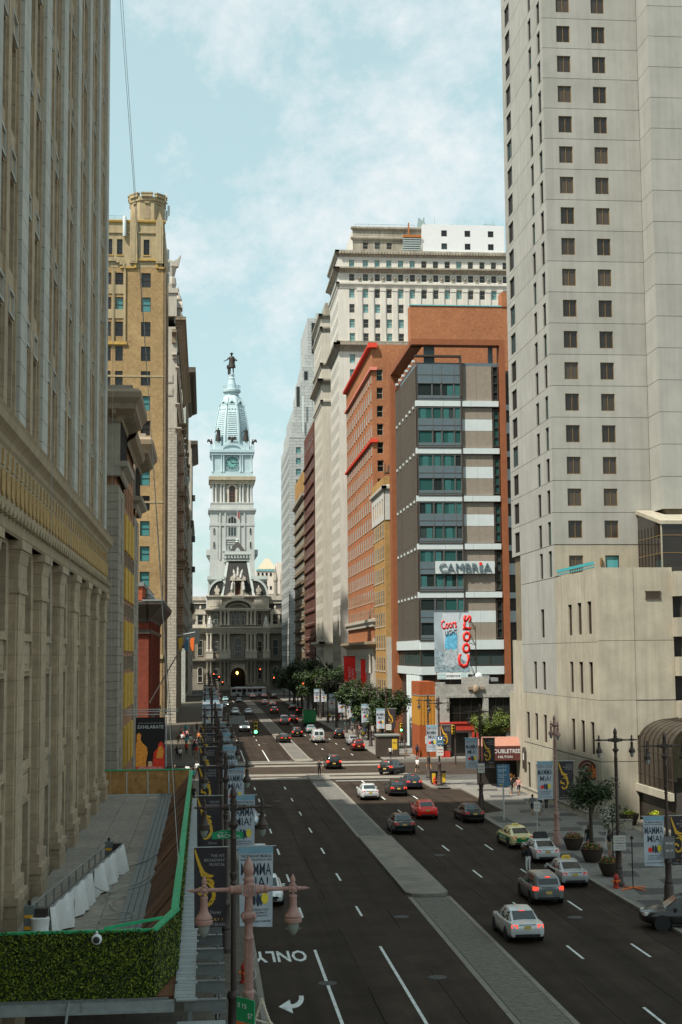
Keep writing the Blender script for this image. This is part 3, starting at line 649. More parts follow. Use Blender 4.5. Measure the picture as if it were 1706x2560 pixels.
bay = bay.mesh('bow_bay', m_brst2)
for j in range(14): E5.put('window', bwn, .35, 6+4.05*j, .1)
for i in range(8):
    u = 2.6+11.5*i
    E5.put('bow_bay', bay, u, 16)
    for j in range(11):
        E5.put('window', bwn, u+1.45, 17.2+4.05*j, 1.45)
        E5.put('string_course', once('sc5', lambda: MB().box(-.05, 4.45, -1.5, 0, 0, .4).mesh('string_course', m_brst2)), u, 16.2+4.05*j)
    for j in range(11): E5.put('window', bwn, u+6.6, 17.2+4.05*j, .1)
    for j in range(3): E5.put('balcony', once('bal5', lambda: MB().box(0, 4.6, -1.9, 0, 0, .5).box(.2, .6, -1.8, -1.4, -.9, 0).box(4, 4.4, -1.8, -1.4, -.9, 0).mesh('balcony', m_brst2)), u-.1, 34+14*j+(3 if i % 2 else 0))
obj('mansard', MB().hexa([(-20,.6,85.8),(-.7,.6,85.8),(-.7,95,85.8),(-20,95,85.8)], [(-20,3,98),(-3.4,3,98),(-3.4,93,98),(-20,93,98)]).mesh('mansard', m_slate), L5)
dm_ = MB().box(-1.4, 1.4, -2.2, 1.5, 0, 3.4).prism([(-1.9, 3.4), (1.9, 3.4), (1.5, 4.4), (.9, 5.0), (-.9, 5.0), (-1.5, 4.4)], -2.6, 1).lathe([(.7, 5), (.9, 5.6), (.5, 6.6), (.15, 7.4), (.3, 7.8), (.05, 8.6)], 8, 0, (0, -1.6, 0)).mesh('dormer', m_cream)
for k in range(6): E5.put('dormer', dm_, 8+15*k, 86.3, -1.6)
S5.put('corner_dormer', MB().box(-1.0, 1.0, -.6, 1.4, 0, 5).box(-1.3, 1.3, -.9, 1.4, 5, 6).lathe([(.7, 6), (.95, 7), (.8, 8.4), (.5, 8.6), (.9, 10.4), (1.1, 10.9)], 8).prism([(-1.2, 10.8), (1.3, 10.8), (1.9, 13.4), (1.2, 12.4), (.2, 11.9), (-.9, 12.4)], -.8, .6).mesh('corner_dormer', m_cream), 10.9, 86.2)

L6 = thing('pale_green_tower', 'pale grey-green stone tower with a wide dark overhanging cornice, farther down the left side', 'building', (-5.9, 432, 0))
obj('core', MB().box(-24, -.4, .4, 70, 0, 98).mesh('core', m_pg), L6)
S6 = Face(L6, -17.9, 432, 'S'); E6 = Face(L6, -5.9, 432, 'E')
S6.put('wall_panel', MB().box(0, 12, 0, .3, 0, 98).mesh('wall_panel', m_pg), 0, 0)
e6 = wall_mesh(70, 4, tuple((2.4+4.2*k, 4.2+4.2*k, .8, 3.2) for k in range(16)), .3, m_brst2)
w6 = win_mesh(1.8, 2.4, m_dkfr, g_mid, 1, 2, .1)
for j in range(24):
    E6.put('wall_panel', e6, 0, 2+4*j)
    for k in range(6): E6.put('window', win_mesh(1.8, 2.4, m_dkfr, g_mid, 1, 2, .1, .03), 2.4+4.2*k, 2.8+4*j, .02)
for z, o_ in ((22, .8), (58, .8), (66, .6), (74, .6), (98, 3.0)):
    E6.put('cornice', cornice([(.1, 0), (.3*o_, .5), (.45*o_, 1.1), (o_, 1.6 if o_ < 1 else 2.0), (o_, 2 if o_ < 1 else 3.6), (.2, 2.1 if o_ < 1 else 3.8)], 70).mesh('cornice', m_pg if o_ < 1 else m_cor), 0, z)
for k in range(30): E6.put('bracket', once('b6', lambda: MB().prismx([(0,0),(0,1.3),(-2.4,1.3),(-2.2,.7),(-.8,.3)], 0, .6).mesh('bracket', m_cor)), .4+2.3*k, 98.5)
obj('cupola', MB().lathe([(2.6, 0), (2.6, 3.6), (3, 3.8), (3, 4.6), (2.6, 4.7), (2.3, 5.6), (1.2, 6.6), (.2, 7.0)], 12).mesh('cupola', m_pg, 30), L6, (-2.4, 3, 101.6))
L7 = thing('far_white_block', 'narrow white stone block with balconies, last on the left before the clock tower', 'building', (-4.9, 515, 0))
obj('core', MB().box(-20, 0, 0, 50, 0, 92).mesh('core', m_cream), L7)
E7 = Face(L7, -4.9, 515, 'E')
for z, o_ in ((30, .9), (60, .8), (89, 2.2)): E7.put('cornice', cornice([(.1, 0), (o_, 1.2), (o_, 2.6), (.2, 2.8)], 50).mesh('cornice', m_cor), 0, z)
for j in range(20):
    for k in range(3): E7.put('window', w6, 2+4*k, 8+4*j, .12)
for z in (44, 55, 70): E7.put('balcony', MB().box(0, 3, -1.3, 0, 0, 2).mesh('balcony', m_slate), .5, z)
E7.put('signboard', MB().box(0, .3, -3.2, 0, 0, 4.4).mesh('signboard', mat('pale_sign', (.5, .56, .56), .6, .1, 3)), -68, 17.5)

# ------------------------------------------------------------------ right: concrete hotel tower and podium
m_tc = mat('tower_concrete', (.315, .315, .285), .9, .1, .35, streak=.13, ov=.05, bump=.06, bscale=8)
m_tj = mat('rusty_joint', (.16, .13, .08), .9, .2, 1)
m_pc = mat('podium_concrete', (.37, .34, .265), .9, .15, .5, streak=.18, ov=.05, bump=.08, bscale=8)
m_bfr = mat('bronze_frame', (.2, .13, .055), .5, .15, 3, metal=.3)
g_brn = glass('glass_bronze', (.02, .014, .009), (.06, .044, .028), .25, .12)
R1 = thing('hotel_tower', 'tall grey concrete hotel tower with paired bronze windows above a lower podium', 'building', (33, 117.7, 0))
obj('core', MB().box(.3, 22, 14.6, 28.7, 0, 92).mesh('core', m_tj), R1); obj('core', MB().box(.3, 22, 28.7, 32.8, 0, 92).mesh('core', m_tj), R1); obj('core', MB().box(10.0, 30, 11.25, 34, 21, 92).mesh('core', m_tj), R1); obj('core', MB().box(.3, 6.6, .3, 28.7, 0, 20.9).mesh('core', m_tj), R1); obj('core', MB().box(6.6, 30, 8, 34, 0, 20.9).mesh('core', m_tj), R1)
S1 = Face(R1, 33, 132, 'S'); W1 = Face(R1, 33, 146.6, 'W'); FP1 = 3.065
ps = wall_mesh(9.55, FP1, ((1.42, 2.78, .62, 2.3), (4.95, 6.3, .62, 2.3)), .22, m_tc, .022)
pw = wall_mesh(14.55, FP1, ((8.5, 9.8, .05, 2.3), (12.25, 13.55, .05, 2.3)), .25, m_tc, .022)
p3 = wall_mesh(3.4, FP1, (), 0, m_tc, .022); p4 = wall_mesh(9.0, FP1, (), 0, m_tc, .022)
wf = win_mesh(1.36, 1.68, m_bfr, g_brn, 2, 1, .07, .08); ww = win_mesh(1.3, 2.25, m_dkfr, g_mid, 1, 1, .07, .08)
W1b = Face(R1, 42.55, 132, 'W'); S1b = Face(R1, 42.55, 128.6, 'S'); W1c = Face(R1, 33.0, 150.6, 'W')
pfar = wall_mesh(4.0, FP1, ((1.5, 3.9, .35, 2.5),), .2, m_tc, .022); wfar = win_mesh(2.4, 2.15, m_dkfr, g_mid, 3, 1, .08)
lo = MB().box(0, .8, 0, .1, 0, .55).mesh('vent_grille', m_dkfr)
for k in range(21):
    z = 24.34+FP1*k
    S1.put('wall_panel', ps, 0, z); S1.put('window', wf, 1.42, z+.62, -.1); S1.put('window', wf, 4.95, z+.62, -.1)
    W1.put('wall_panel', pw, 0, z); W1.put('window', ww, 8.5, z+.05, -.12); W1.put('window', ww, 12.25, z+.05, -.12)
    if k > 0: W1b.put('wall_panel', p3, 0, z); S1b.put('wall_panel', p4, 0, z)
    W1c.put('wall_panel', pfar, 0, z); W1c.put('window', wfar, 1.5, z+.35, -.1)
S1.put('wall_panel', wall_mesh(9.55, 3.0, ((1.42, 2.78, .25, 2.0), (4.95, 6.3, .25, 2.0)), .22, m_pc, .022), 0, 21.3)
S1.put('window', win_mesh(1.36, 1.75, m_bfr, g_brn, 2, 1, .07, .08), 1.42, 21.55, -.1); S1.put('window', win_mesh(1.36, 1.75, m_dkfr, glass('glass_cyan', (.04, .16, .17), (.04, .2, .2), .5), 1, 1, .1, .08), 4.95, 21.55, -.1)
S1.put('wall_lamp', MB().lathe([(.1, 0), (.12, .08), (.12, .7), (.1, .78)], 8).box(-.08, .08, 0, .14, .2, .5).mesh('wall_lamp', m_bfr), 4.5, 22.3, .14)
# street side of tower base and podium: narrow concrete panels
Wp = Face(R1, 33, 146.6, 'W')
floors = [(0, 4.95, ((1.3, 2.6, 0.2, 3.0), (4.9, 6.2, .2, 3.0), (8.6, 9.8, .2, 3.0), (20.6, 21.6, 1, 3))), (5.0, 5.1, ((1.4, 2.75, .4, 3.1), (5.1, 6.4, .4, 3.1), (8.75, 10.1, .4, 3.1), (19.5, 20.7, .4, 3.2), (22.75, 24, .4, 3.2), (25.9, 27.1, .4, 3.2))), (10.1, 4.9, ((5.1, 6.4, .4, 3.15), (8.75, 10.1, .4, 3.15), (19.4, 20.6, .45, 3.2), (22.6, 23.9, .45, 3.2), (25.85, 27.1, .45, 3.2))), (15.0, 6.2, ((8.6, 10, .6, 3.35), (19.2, 20.55, .67, 3.45), (22.5, 23.85, .7, 3.5), (25.8, 27.1, .7, 3.5)))]
cuts = [0, 3.3, 7.5, 11.2, 14.5, 18.2, 21.6, 24.9, 28.9]
for z, h, ops in floors:
    for a, b_ in zip(cuts[:-1], cuts[1:]):
        mine = tuple((max(round(o[0]-a, 3), .05), min(round(o[1]-a, 3), b_-a-.05), o[2], o[3]) for o in ops if a <= (o[0]+o[1])/2 < b_)
        Wp.put('wall_panel', wall_mesh(round(b_-a, 3), h, mine, .25, m_pc if z < 10 or a > 14 else m_tc, .018), a, z)
        for o in mine:
            Wp.put('window', win_mesh(round(o[1]-o[0], 3), round(o[3]-o[2], 3), m_dkfr, g_brn, 1, 1, .07), a+o[0], z+o[2], -.14)
Wp.put('wall_panel', wall_mesh(14.55, 3.1, ((8.65, 9.95, .1, 2.6), (12.3, 13.6, .1, 2.6)), .25, m_tc, .02), 0, 21.22)
for u in (8.65, 12.3): Wp.put('window', win_mesh(1.3, 2.5, m_dkfr, g_mid, 1, 1, .07), u, 21.32, -.14)
Wp.band('joint_panel', -4, 0, 0, 15.4, -.02, m_pc, .6)
Wf = Face(R1, 33.4, 153, 'W'); Wf.put('stair_wall', MB().box(0, 3.2, 0, 2, 0, 15.5).box(-3, 0, .2, 2, 0, 9.9).mesh('stair_wall', m_pc), 0, 0)
Sp = Face(R1, 33, 117.7, 'S')
for z, h in ((0, 4.98), (5, 5.1), (10.1, 5.0), (15.1, 6.2)):
    Sp.put('wall_panel', wall_mesh(3.2, h, (), 0, m_pc, .018), 0, z)
    if z >= 10: Sp.put('wall_panel', wall_mesh(3.4, h, (), 0, m_pc, .018), 3.2, z)
Sp.put('wall_panel', wall_mesh(3.4, 2.9, (), 0, m_pc, .018), 3.2, 7.15)
b = MB(); b.box(0, 1.35, -.05, .08, 0, .08).box(0, 1.35, -.05, .08, .6, .68)
for k in range(5): b.hexa([(.03,-.05,.08+.11*k),(1.32,-.05,.08+.11*k),(1.32,.06,.12+.11*k),(.03,.06,.12+.11*k)], [(.03,-.05,.1+.11*k),(1.32,-.05,.1+.11*k),(1.32,.06,.15+.11*k),(.03,.06,.15+.11*k)])
b.box(.02, 1.33, .06, .09, .02, .66, 1)
Sp.put('vent_grille', b.mesh('vent_grille', [mat('vent_brown', (.06, .04, .028), .7, .1, 3), m_dkfr]), 4.2, 18.6, .05)
for x, z in ((6.3, 19.0), (6.3, 15.6), (6.4, 12.3), (6.4, 8.6)):
    Sp.put('balcony_parapet', MB().box(0, 8, -1.2, .1, 0, 2.1 if z > 18 else 1.6).mesh('balcony_parapet', m_pc), x+.2, z-.2)
Sp.put('balcony_back', MB().box(0, 8, 1.2, 1.5, 0, 14).box(.3, .6, -.9, -.6, 0, 13).mesh('balcony_back', m_dkfr), 6.7, 7.4)
Wp.put('roof_railing', MB().box(0, 12.6, -.06, .02, .25, .5).box(0, 12.6, -.02, .1, 0, .06).mesh('roof_railing', mat('teal_rail', (.05, .35, .38), .5, .05)), 15.6, 21.35)
for k in range(16): Wp.put('baluster', MB().box(0, .08, 0, .08, 0, .3).mesh('baluster', m_wfr), 15.7+.82*k, 21.3)
# bronze glazed pavilion on the podium roof
g_pav = mat('bronze_glass', (.018, .012, .008), .1, .3, .8, spec=.5)
gp = MB(); gp.hexa([(8.1,7.0,21.4),(16,7.0,21.4),(16,14,21.4),(8.1,14,21.4)], [(8.1,7.0,25.6),(16,7.0,25.6),(16,14,27.2),(8.1,14,27.2)])
gpo = obj('glass_pavilion', gp.mesh('glass_pavilion', g_pav), R1)
obj('roof_edge', MB().hexa([(7.95,6.8,25.62),(16,6.8,25.62),(16,14.2,27.25),(7.95,14.2,27.25)], [(7.95,6.8,25.95),(16,6.8,25.95),(16,14.2,27.6),(7.95,14.2,27.6)]).mesh('roof_edge', m_pc), gpo)
for z in (23.0, 24.6): obj('glazing_bar', MB().box(8.06, 8.1, 7, 14, z, z+.07).box(8.06, 16, 6.95, 7, z, z+.07).mesh('glazing_bar', m_bfr), gpo)
for k in range(8): obj('glazing_bar', MB().box(8.05, 8.1, 0, .06, 21.4, 25.6).mesh('glazing_bar', m_dkfr), gpo, (0, 7+.97*k, 0))
obj('glazing_bar', MB().box(8.02, 8.14, 6.93, 7.02, 21.4, 25.6).mesh('glazing_bar', m_pc), gpo)
for k in range(5): obj('roof_batten', MB().hexa([(8,7.4,25.98),(16,7.4,25.98),(16,7.5,26.0),(8,7.5,26.0)], [(8,7.4,26.05),(16,7.4,26.05),(16,7.5,26.07),(8,7.5,26.07)]).mesh('roof_batten', m_dkfr), gpo, (0, 1.3*k, .29*k))
# barrel vaulted bronze canopy beside the podium
m_dkb_ = mat('bronze_rib', (.045, .033, .022), .6, .1, 2)
cv = MB(); n = 10
prof = [(0, 3.2), (0, 6.6)]+[(2.6-2.6*math.cos(PI*.5*k/n), 6.6+1.9*math.sin(PI*.5*k/n)) for k in range(1, n+1)]+[(6.5, 9.0)]
for (xa, za), (xb, zb) in zip(prof[:-1], prof[1:]): cv.face([(xa,-9,za),(xb,-9,zb),(xb,5,zb),(xa,5,za)])
cvo = obj('barrel_canopy', cv.mesh('barrel_canopy', g_pav, 50), R1, (3.2, 0, 0))
for k in range(12):
    b = MB(); 
    for (xa, za), (xb, zb) in zip(prof[:-1], prof[1:]): b.hexa([(xa-.06,0,za),(xb-.06,0,zb),(xb-.06,.1,zb),(xa-.06,.1,za)], [(xa+.03,0,za+.05),(xb+.03,0,zb+.05),(xb+.03,.1,zb+.05),(xa+.03,.1,za+.05)])
    obj('canopy_rib', once('rib', lambda: b.mesh('canopy_rib', m_dkb_)), cvo, (0, -8.9+1.2*k, 0))
for z in (3.2, 4.1, 6.0): obj('canopy_rail', MB().box(-.06, 0, -9, 5, z, z+.06).mesh('canopy_rail', m_dkb_), cvo)
obj('canopy_wall', MB().box(.2, 6, -8.8, 4, 0, 3.19).mesh('canopy_wall', m_dkfr), cvo); obj('canopy_beam', MB().box(-.3, 0, -9, 5, 2.6, 3.2).mesh('canopy_beam', m_pc), cvo)
# low planter walls in front of the podium
def low_wall(label, x0, x1, y0, y1, h, cap=.12):
    t = thing('low_wall', label, 'wall', ((x0+x1)/2, (y0+y1)/2, .14))
    dx, dy = (x1-x0)/2, (y1-y0)/2
    obj('wall_body', MB().box(-dx, dx, -dy, dy, -.02, h-cap).mesh('wall_body', m_pc), t); obj('coping', MB().box(-dx-.06, dx+.06, -dy-.06, dy+.06, h-cap, h).mesh('coping', m_conc), t)
low_wall('long low concrete wall along the foot of the podium', 32.0, 32.35, 119, 147, .62)
low_wall('pale low wall edging the sunlit terrace, right edge', 33.5, 33.9, 84, 108.4, .75)
low_wall('short low wall ending at the two yellow planters', 31.6, 33.8, 112.0, 112.5, .75)
m_terr = brick('terrace_slabs', (.34, .3, .23), (.38, .33, .25), (.2, .17, .13), 1.2, 1.2, .1, .02, flat=True)
o = struct('terrace', MB().box(33.9, 50, 84, 117.6, .14, .2).mesh('terrace', m_terr))

# ------------------------------------------------------------------ right: low white brick pub with billboard
b_wht = brick('white_brick', (.36, .36, .33), (.43, .42, .38), (.22, .21, .19), .45, .16, .2, .02)
m_org = mat('orange_stucco', (.3, .07, .016), .85, .12, 1.5, streak=.2)
m_ylw = mat('yellow_shutter', (.42, .2, .022), .7, .12, 3)
m_redp = mat('red_paint', (.42, .035, .02), .6, .1, 2)
R2 = thing('corner_pub', 'low white brick corner pub with orange side wall and stone emblem, beside the glass-banded hotel', 'building', (31.2, 192, 0))
obj('core', MB().box(.6, 12, .9, 13, 0, 9.6).mesh('core', m_dkfr), R2)
S_ = Face(R2, 31.2, 192, 'S')
S_.put('wall_panel', wall_mesh(11, 9.9, ((1.8, 6.4, 3.9, 8.1), (7.2, 10.4, 3.9, 8.1), (1.0, 4.4, .2, 3.4), (5.2, 9.6, .2, 3.4)), .5, b_wht), 0, 0)
S_.put('parapet', MB().box(3.6, 7.3, 0, .5, 0, 1.0).box(0, 1.3, 0, .5, 0, .3).mesh('parapet', b_wht), 0, 9.9)
for x, w_ in ((1.8, 4.6), (7.2, 3.2)): S_.put('window', win_mesh(w_, 4.2, m_dkfr, g_dark, 3, 2, .08), x, 3.9, -.35)
for k in range(17): S_.put('lintel_brick', once('lb', lambda: MB().box(0, .5, -.06, .1, 0, .38).mesh('lintel_brick', b_wht)), 1.4+.56*k, 8.12)
S_.put('shopfront', MB().box(0, .35, -.3, .3, 0, 3.6).box(4.2, 4.55, -.3, .3, 0, 3.6).box(-.1, 4.65, -.4, .3, 3.6, 4.5).box(.35, 1.2, -.2, .2, 0, .9).box(-.3, 4.9, -.55, .3, 4.5, 4.7).mesh('shopfront', m_redp), .6, .14); S_.put('shopfront', MB().box(0, 5.6, -.3, .3, 3.5, 4.3).box(0, .3, -.3, .3, 0, 3.5).box(5.3, 5.6, -.3, .3, 0, 3.5).mesh('shopfront', m_redp), 5.4, .14)
S_.put('emblem', MB().lathe([(.3, 0), (.42, .1), (.5, .5), (.42, .9), (.2, 1.1)], 10, 0, (0, -.1, 0)).box(-1.1, -.4, -.15, .05, .45, .8).box(.4, 1.1, -.15, .05, .45, .8).mesh('emblem', m_gst2, 40), 5.5, 8.75, .1)
W_ = Face(R2, 31.2, 205, 'W')
W_.put('wall_panel', wall_mesh(13, 9.7, tuple((1+3*k, 3+3*k, .5, 3.2) for k in range(4)), .3, b_wht), 0, 0)
obj('side_wing', MB().box(-2.2, 0, .8, 8, 8.4, 10.3, 0).box(-2.2, 0, .8, 8, 4.4, 8.38, 1).box(-2.25, .05, .75, 8, 8.36, 8.5, 2).box(-2.2, 0, .8, 8, 0, 4.4, 0).mesh('side_wing', [m_org, m_ylw, m_lead]), R2)
for k in range(5): obj('shutter_slat', MB().box(-2.15+.44*k, -1.95+.44*k, .74, .8, 4.5, 8.3).mesh('shutter_slat', mat('ochre_slat', (.4, .17, .02), .7, .1)), R2)
obj('roof_duct', MB().box(5.8, 8.2, 4, 6, 10.4, 11.0).box(4.8, 6, 3.4, 4.6, 9.9, 10.8).box(8.4, 9.2, 3, 5, 10.2, 10.7).mesh('roof_duct', mat('galvanised', (.3, .32, .32), .5, .1, metal=.4)), R2)
b = MB(); b.lathe([(.5, 0), (.45, .1), (.1, .2)], 12, mtx=Matrix.Rotation(1.2, 3, 'X')); obj('dish_aerial', b.mesh('dish_aerial', m_ant), R2, (6.3, 2, 11.0))
# billboard
m_ice = mat('billboard_ice', (.24, .32, .36), .5, .6, 2.2); m_sil = mat('billboard_silver', (.5, .56, .6), .4, .1, 2); m_wht = mat('white_print', (.7, .74, .74), .6, .05); m_redl = mat('red_print', (.75, .025, .015), .5, .05)
m_navy = mat('navy_print', (.03, .045, .07), .6, .05); m_sky = mat('billboard_sky', (.3, .36, .4), .5, .25, .35); m_blue = mat('billboard_blue', (.12, .42, .62), .5, .4, 2.5); m_tealp = mat('teal_print', (.15, .4, .42), .6, .1)
m_steel = mat('rusty_steel', (.1, .06, .035), .7, .2, 3)
BB = thing('billboard', 'tall beer billboard on rusty trusses above the white brick pub', 'billboard', (31.75, 196, 9.6))
obj('panel', MB().box(0, 4.9, -.06, .25, 1.9, 10.2).mesh('panel', m_sky), BB)
obj('water_print', MB().prism([(0.02,1.95),(4.88,1.95),(4.88,4.6),(3.6,5.4),(2.4,4.6),(1.7,5.6),(1.2,4.6),(.02,5.2)], -.075, -.06).mesh('water_print', m_ice), BB)
can = MB(); can.prism([(1.4,5.2),(3.0,4.7),(3.6,10.1),(1.2,10.1),(.95,9.0)], -.085, -.07); obj('can_print', can.mesh('can_print', m_sil), BB)
obj('mountain_print', MB().prism([(1.35,5.1),(3.05,4.7),(3.2,7.0),(2.7,7.6),(2.2,7.1),(1.8,7.4),(1.5,6.6)], -.095, -.085).mesh('mountain_print', m_blue), BB)
obj('splash_print', MB().prism([(.9,3.0),(1.4,4.2),(1.3,5.4),(1.9,4.9),(2.3,5.2),(2.7,4.9),(3.3,5.4),(3.2,4.2),(3.9,3.2),(2.4,2.5)], -.105, -.095).mesh('splash_print', mat('billboard_splash', (.36, .42, .45), .5, .6, 5)), BB)
obj('second_can_print', MB().prism([(3.3,4.0),(4.88,3.0),(4.88,10.1),(3.9,10.1),(3.4,8.6)], -.1, -.085).mesh('second_can_print', m_sil), BB)
o = lettering('LIGHT', m_navy, BB, (2.4, -.115, 7.0), width=1.7, height=.75, bold=.02); o.rotation_euler.y = -.12
o = lettering('Coors', m_redl, BB, (2.1, -.115, 7.9), width=2.2, height=1.3, bold=.03); o.rotation_euler.y = -.12
o = lettering('Coors', m_redl, BB, (4.86, -.13, 2.4), width=7.4, height=1.75, bold=.03, align='LEFT'); o.rotation_euler.y = -PI/2+.06
obj('name_strip', MB().box(.35, 4.6, -.1, .1, .95, 1.8, 0).mesh('name_strip', m_wht), BB)
for k in range(4): obj('strip_line', MB().box(.38, 1.5, -.11, -.1, 1.02+.2*k, 1.1+.2*k).box(3.6, 4.57, -.11, -.1, 1.02+.2*k, 1.1+.2*k).mesh('strip_line', m_tealp), BB)
lettering('INTERSTATE', m_navy, BB, (2.55, -.11, 1.22), width=1.9, height=.3, bold=.02)
tr = MB()
for x in (.5, 2.5, 4.4):
    tr.cyl((x, .3, 0), (x, .3, 10), .07, 5); tr.cyl((x, 2.3, 0), (x, .3, 8), .05, 5)
for k in range(4):
    z = .6+2.2*k; tr.cyl((4.9, .3, z+1), (6.2, 2.2, z+.6), .05, 5); tr.cyl((4.9, .3, z+1), (6.2, 2.2, z-1+1.6), .04, 5); tr.cyl((6.2, 2.2, z+.6), (4.9, .3, z+2.6), .05, 5); tr.cyl((4.9, .3, z+1.9), (6.2, 2.2, z+.6), .03, 5)
tr.cyl((6.2, 2.2, 0), (6.2, 2.2, 8.4), .06, 5); tr.cyl((0, 2.3, .1), (6.2, 2.3, .1), .08, 5); tr.cyl((0, .3, .1), (6.2, .3, .1), .08, 5)
obj('truss', tr.mesh('truss', m_steel), BB)

# ------------------------------------------------------------------ right: glass-banded hotel
m_brwn = mat('brown_panel', (.24, .205, .165), .75, .1, 2, streak=.06); m_frame = mat('rust_frame', (.23, .075, .028), .65, .12, 1); m_whp = mat('white_panel', (.5, .56, .56), .6, .06, 1)
m_blg = mat('blue_grey_panel', (.1, .14, .16), .35, .08, 1, spec=.6); m_mul = mat('mullion_grey', (.13, .135, .13), .5, .05); m_dkb = mat('dark_bronze', (.05, .038, .03), .5, .1, 2)
g_hot = glass('glass_hotel', (.02, .03, .03), (.025, .085, .08), .5, .08)
m_curt = mat('teal_curtain', (.04, .16, .155), .7, .3, 6)
m_dkb2 = mat('dark_fin', (.1, .085, .068), .7, .12, 2)
R3 = thing('banded_hotel', 'modern hotel with teal windows, white bands and a tall rust-brown frame', 'building', (31.5, 207.4, 0))
obj('core', MB().box(.4, 13, .5, 24.5, 0, 57).mesh('core', m_dkb), R3)
S3h = Face(R3, 31.5, 207.4, 'S'); W3h = Face(R3, 31.5, 232, 'W')
wb = win_mesh(1.5, 1.75, m_mul, g_hot, 1, 1, .06, .1); cur = MB()
for k in range(12): cur.box(.07*k, .07*k+.05, 0, .03, 0, 1.55)
cur = cur.mesh('curtain', m_curt)
def hotel_bay(z, rows):
    for kind, z0, z1 in rows:
        h = round(z1-z0, 3)
        if kind == 'p':
            S3h.put('glass_panel', MB().box(0, 6.5, -.35, .2, 0, h).mesh('glass_panel', m_blg), 0, z+z0)
            S3h.put('mullion', MB().box(0, 6.5, -.4, -.34, h*.45, h*.45+.08).box(2.2, 2.28, -.4, -.34, 0, h).box(3.6, 3.68, -.4, -.34, 0, h).box(5.5, 5.58, -.4, -.34, 0, h).box(0, 6.5, -.4, -.34, 0, .07).mesh('mullion', m_mul), 0, z+z0)
        if kind == 'w':
            for x0, x1 in ((.05, 2.2), (2.25, 3.6), (3.68, 5.5), (5.55, 6.5)):
                S3h.put('window', win_mesh(round(x1-x0, 3), h, m_mul, g_hot, 1, 1, .07, .12), x0, z+z0, .35)
                if rnd.random() < .5: S3h.put('curtain', cur, x0+.1+(x1-x0-.95)*rnd.random(), z+z0+.08, .26)
S3h.put('bay_side', MB().box(-.06, 0, -.4, .1, 0, 41.5).box(6.5, 6.68, -.5, .1, 0, 41.5).mesh('bay_side', m_dkb), 0, 16.1)
mods = [50.73-7.14*k for k in range(5)]
hotel_bay(0, [('p', 54.3, 57.2), ('w', 52.4, 54.3), ('p', 51.8, 52.4)])
for i, t in enumerate(mods):
    hotel_bay(t, [('w', -1.8, -.05), ('p', -3.55, -1.8), ('w', -5.45, -3.55), ('p', -6.05, -5.45)])
    S3h.put('dark_sill', once('ds3', lambda: MB().box(-.1, 6.7, -.5, 0, -.15, 0).mesh('dark_sill', m_dkb)), 0, t-6.05)
    for u0, w_ in ((6.7, 2.28), (9.0, 2.3)):
        S3h.put('white_panel', once(('wp3', u0), lambda: MB().box(0, w_, -.1, .2, 0, 1.73).mesh('white_panel', m_whp)), u0, t-3.54)
        S3h.put('brown_panel', once(('bp3', u0), lambda: MB().box(0, w_, -.08, .2, 0, 1.77).mesh('brown_panel', m_brwn)), u0, t-1.78)
        S3h.put('brown_panel', once(('bp4', u0), lambda: MB().box(0, w_, -.08, .2, 0, 2.53).mesh('brown_panel', m_brwn)), u0, t-6.1)
    S3h.put('slot_window', win_mesh(.95, 5.6, m_dkb, g_hot, 1, 4, .16, .2), 11.4, t-5.9, .1)
    for w0 in (-.3, 3.9, 8.1): S3h.put('white_band', once('wb3', lambda: MB().box(0, 4.17, -.42, .2, 0, .85).mesh('white_band', m_whp)), w0, t+.1)
for u0, w_ in ((6.7, 2.28), (9.0, 2.3)): S3h.put('brown_panel', MB().box(0, w_, -.1, .2, 0, 5.3).mesh('brown_panel', m_brwn), u0, 51.7)
S3h.put('slot_window', win_mesh(.95, 5.2, m_dkb, g_hot, 1, 4, .16, .2), 11.4, 51.8, .1)
S3h.put('dark_hood', MB().box(-.3, 6.7, -.7, .2, 0, .25).box(6.45, 6.7, -.7, .2, -6, 0).mesh('dark_hood', m_dkb), 0, 58.3); S3h.put('roof_screen', MB().box(0, 12.4, 0, .2, 0, .5).mesh('roof_screen', m_blg), 0, 57)
S3h.put('roof_screen', MB().box(1.2, 2.8, .5, .8, 0, 3.5).box(11.0, 11.7, .5, .8, 0, 3.5).mesh('roof_screen', m_blg), 0, 57)
S3h.put('frame', MB().box(12.45, 13.3, -.8, 1.2, 0, 60.1).box(-.9, 13.3, -.8, 1.2, 60.1, 60.95).mesh('frame', m_frame), 0, 0)
W3h.put('frame', MB().box(0, 2.6, -.9, .4, 0, 60.1).box(0, 25.4, -.9, 1.0, 60.1, 60.9).mesh('frame', m_frame), -1.2, 0)
for k in range(20):
    W3h.put('fin', once('fin3', lambda: MB().box(0, .42, -.16, .1, 0, 41).mesh('fin', m_dkb2)), 1.6+1.15*k, 16)
for t in mods+[57.87]:
    W3h.put('window_strip', win_mesh(22.6, 5.8, m_dkb, g_dark, 18, 2, .15, .03), 1.6, t-6.0, .12)
    for k in range(6): W3h.put('white_block', once('wk', lambda: MB().box(0, .7, -.3, .1, 0, .35).mesh('white_block', m_whp)), 3+3.7*k, t+.15)
for f_, W_3 in ((S3h, 12.4), (W3h, 24.6)):
    n = 3 if W_3 < 20 else 6
    for i in range(n):
        u = W_3*i/n; f_.put('white_band', MB().box(0, W_3/n-.03, -.4, .2, 0, 1.4).mesh('white_band', m_whp), u, 14.65); f_.put('white_band', MB().box(0, W_3/n-.03, -.3, .2, 0, 1.2).mesh('white_band', m_whp), u, 11.0)
    f_.put('glazing', win_mesh(W_3, 2.1, m_dkb, g_hot, n*2, 1, .12, .1), 0, 12.3, .1)
for k in range(5): W3h.put('column', MB().lathe([(.5, 0), (.5, 10.9)], 10).mesh('column', m_whp, 40), 24-2.6*k, 0, .1)
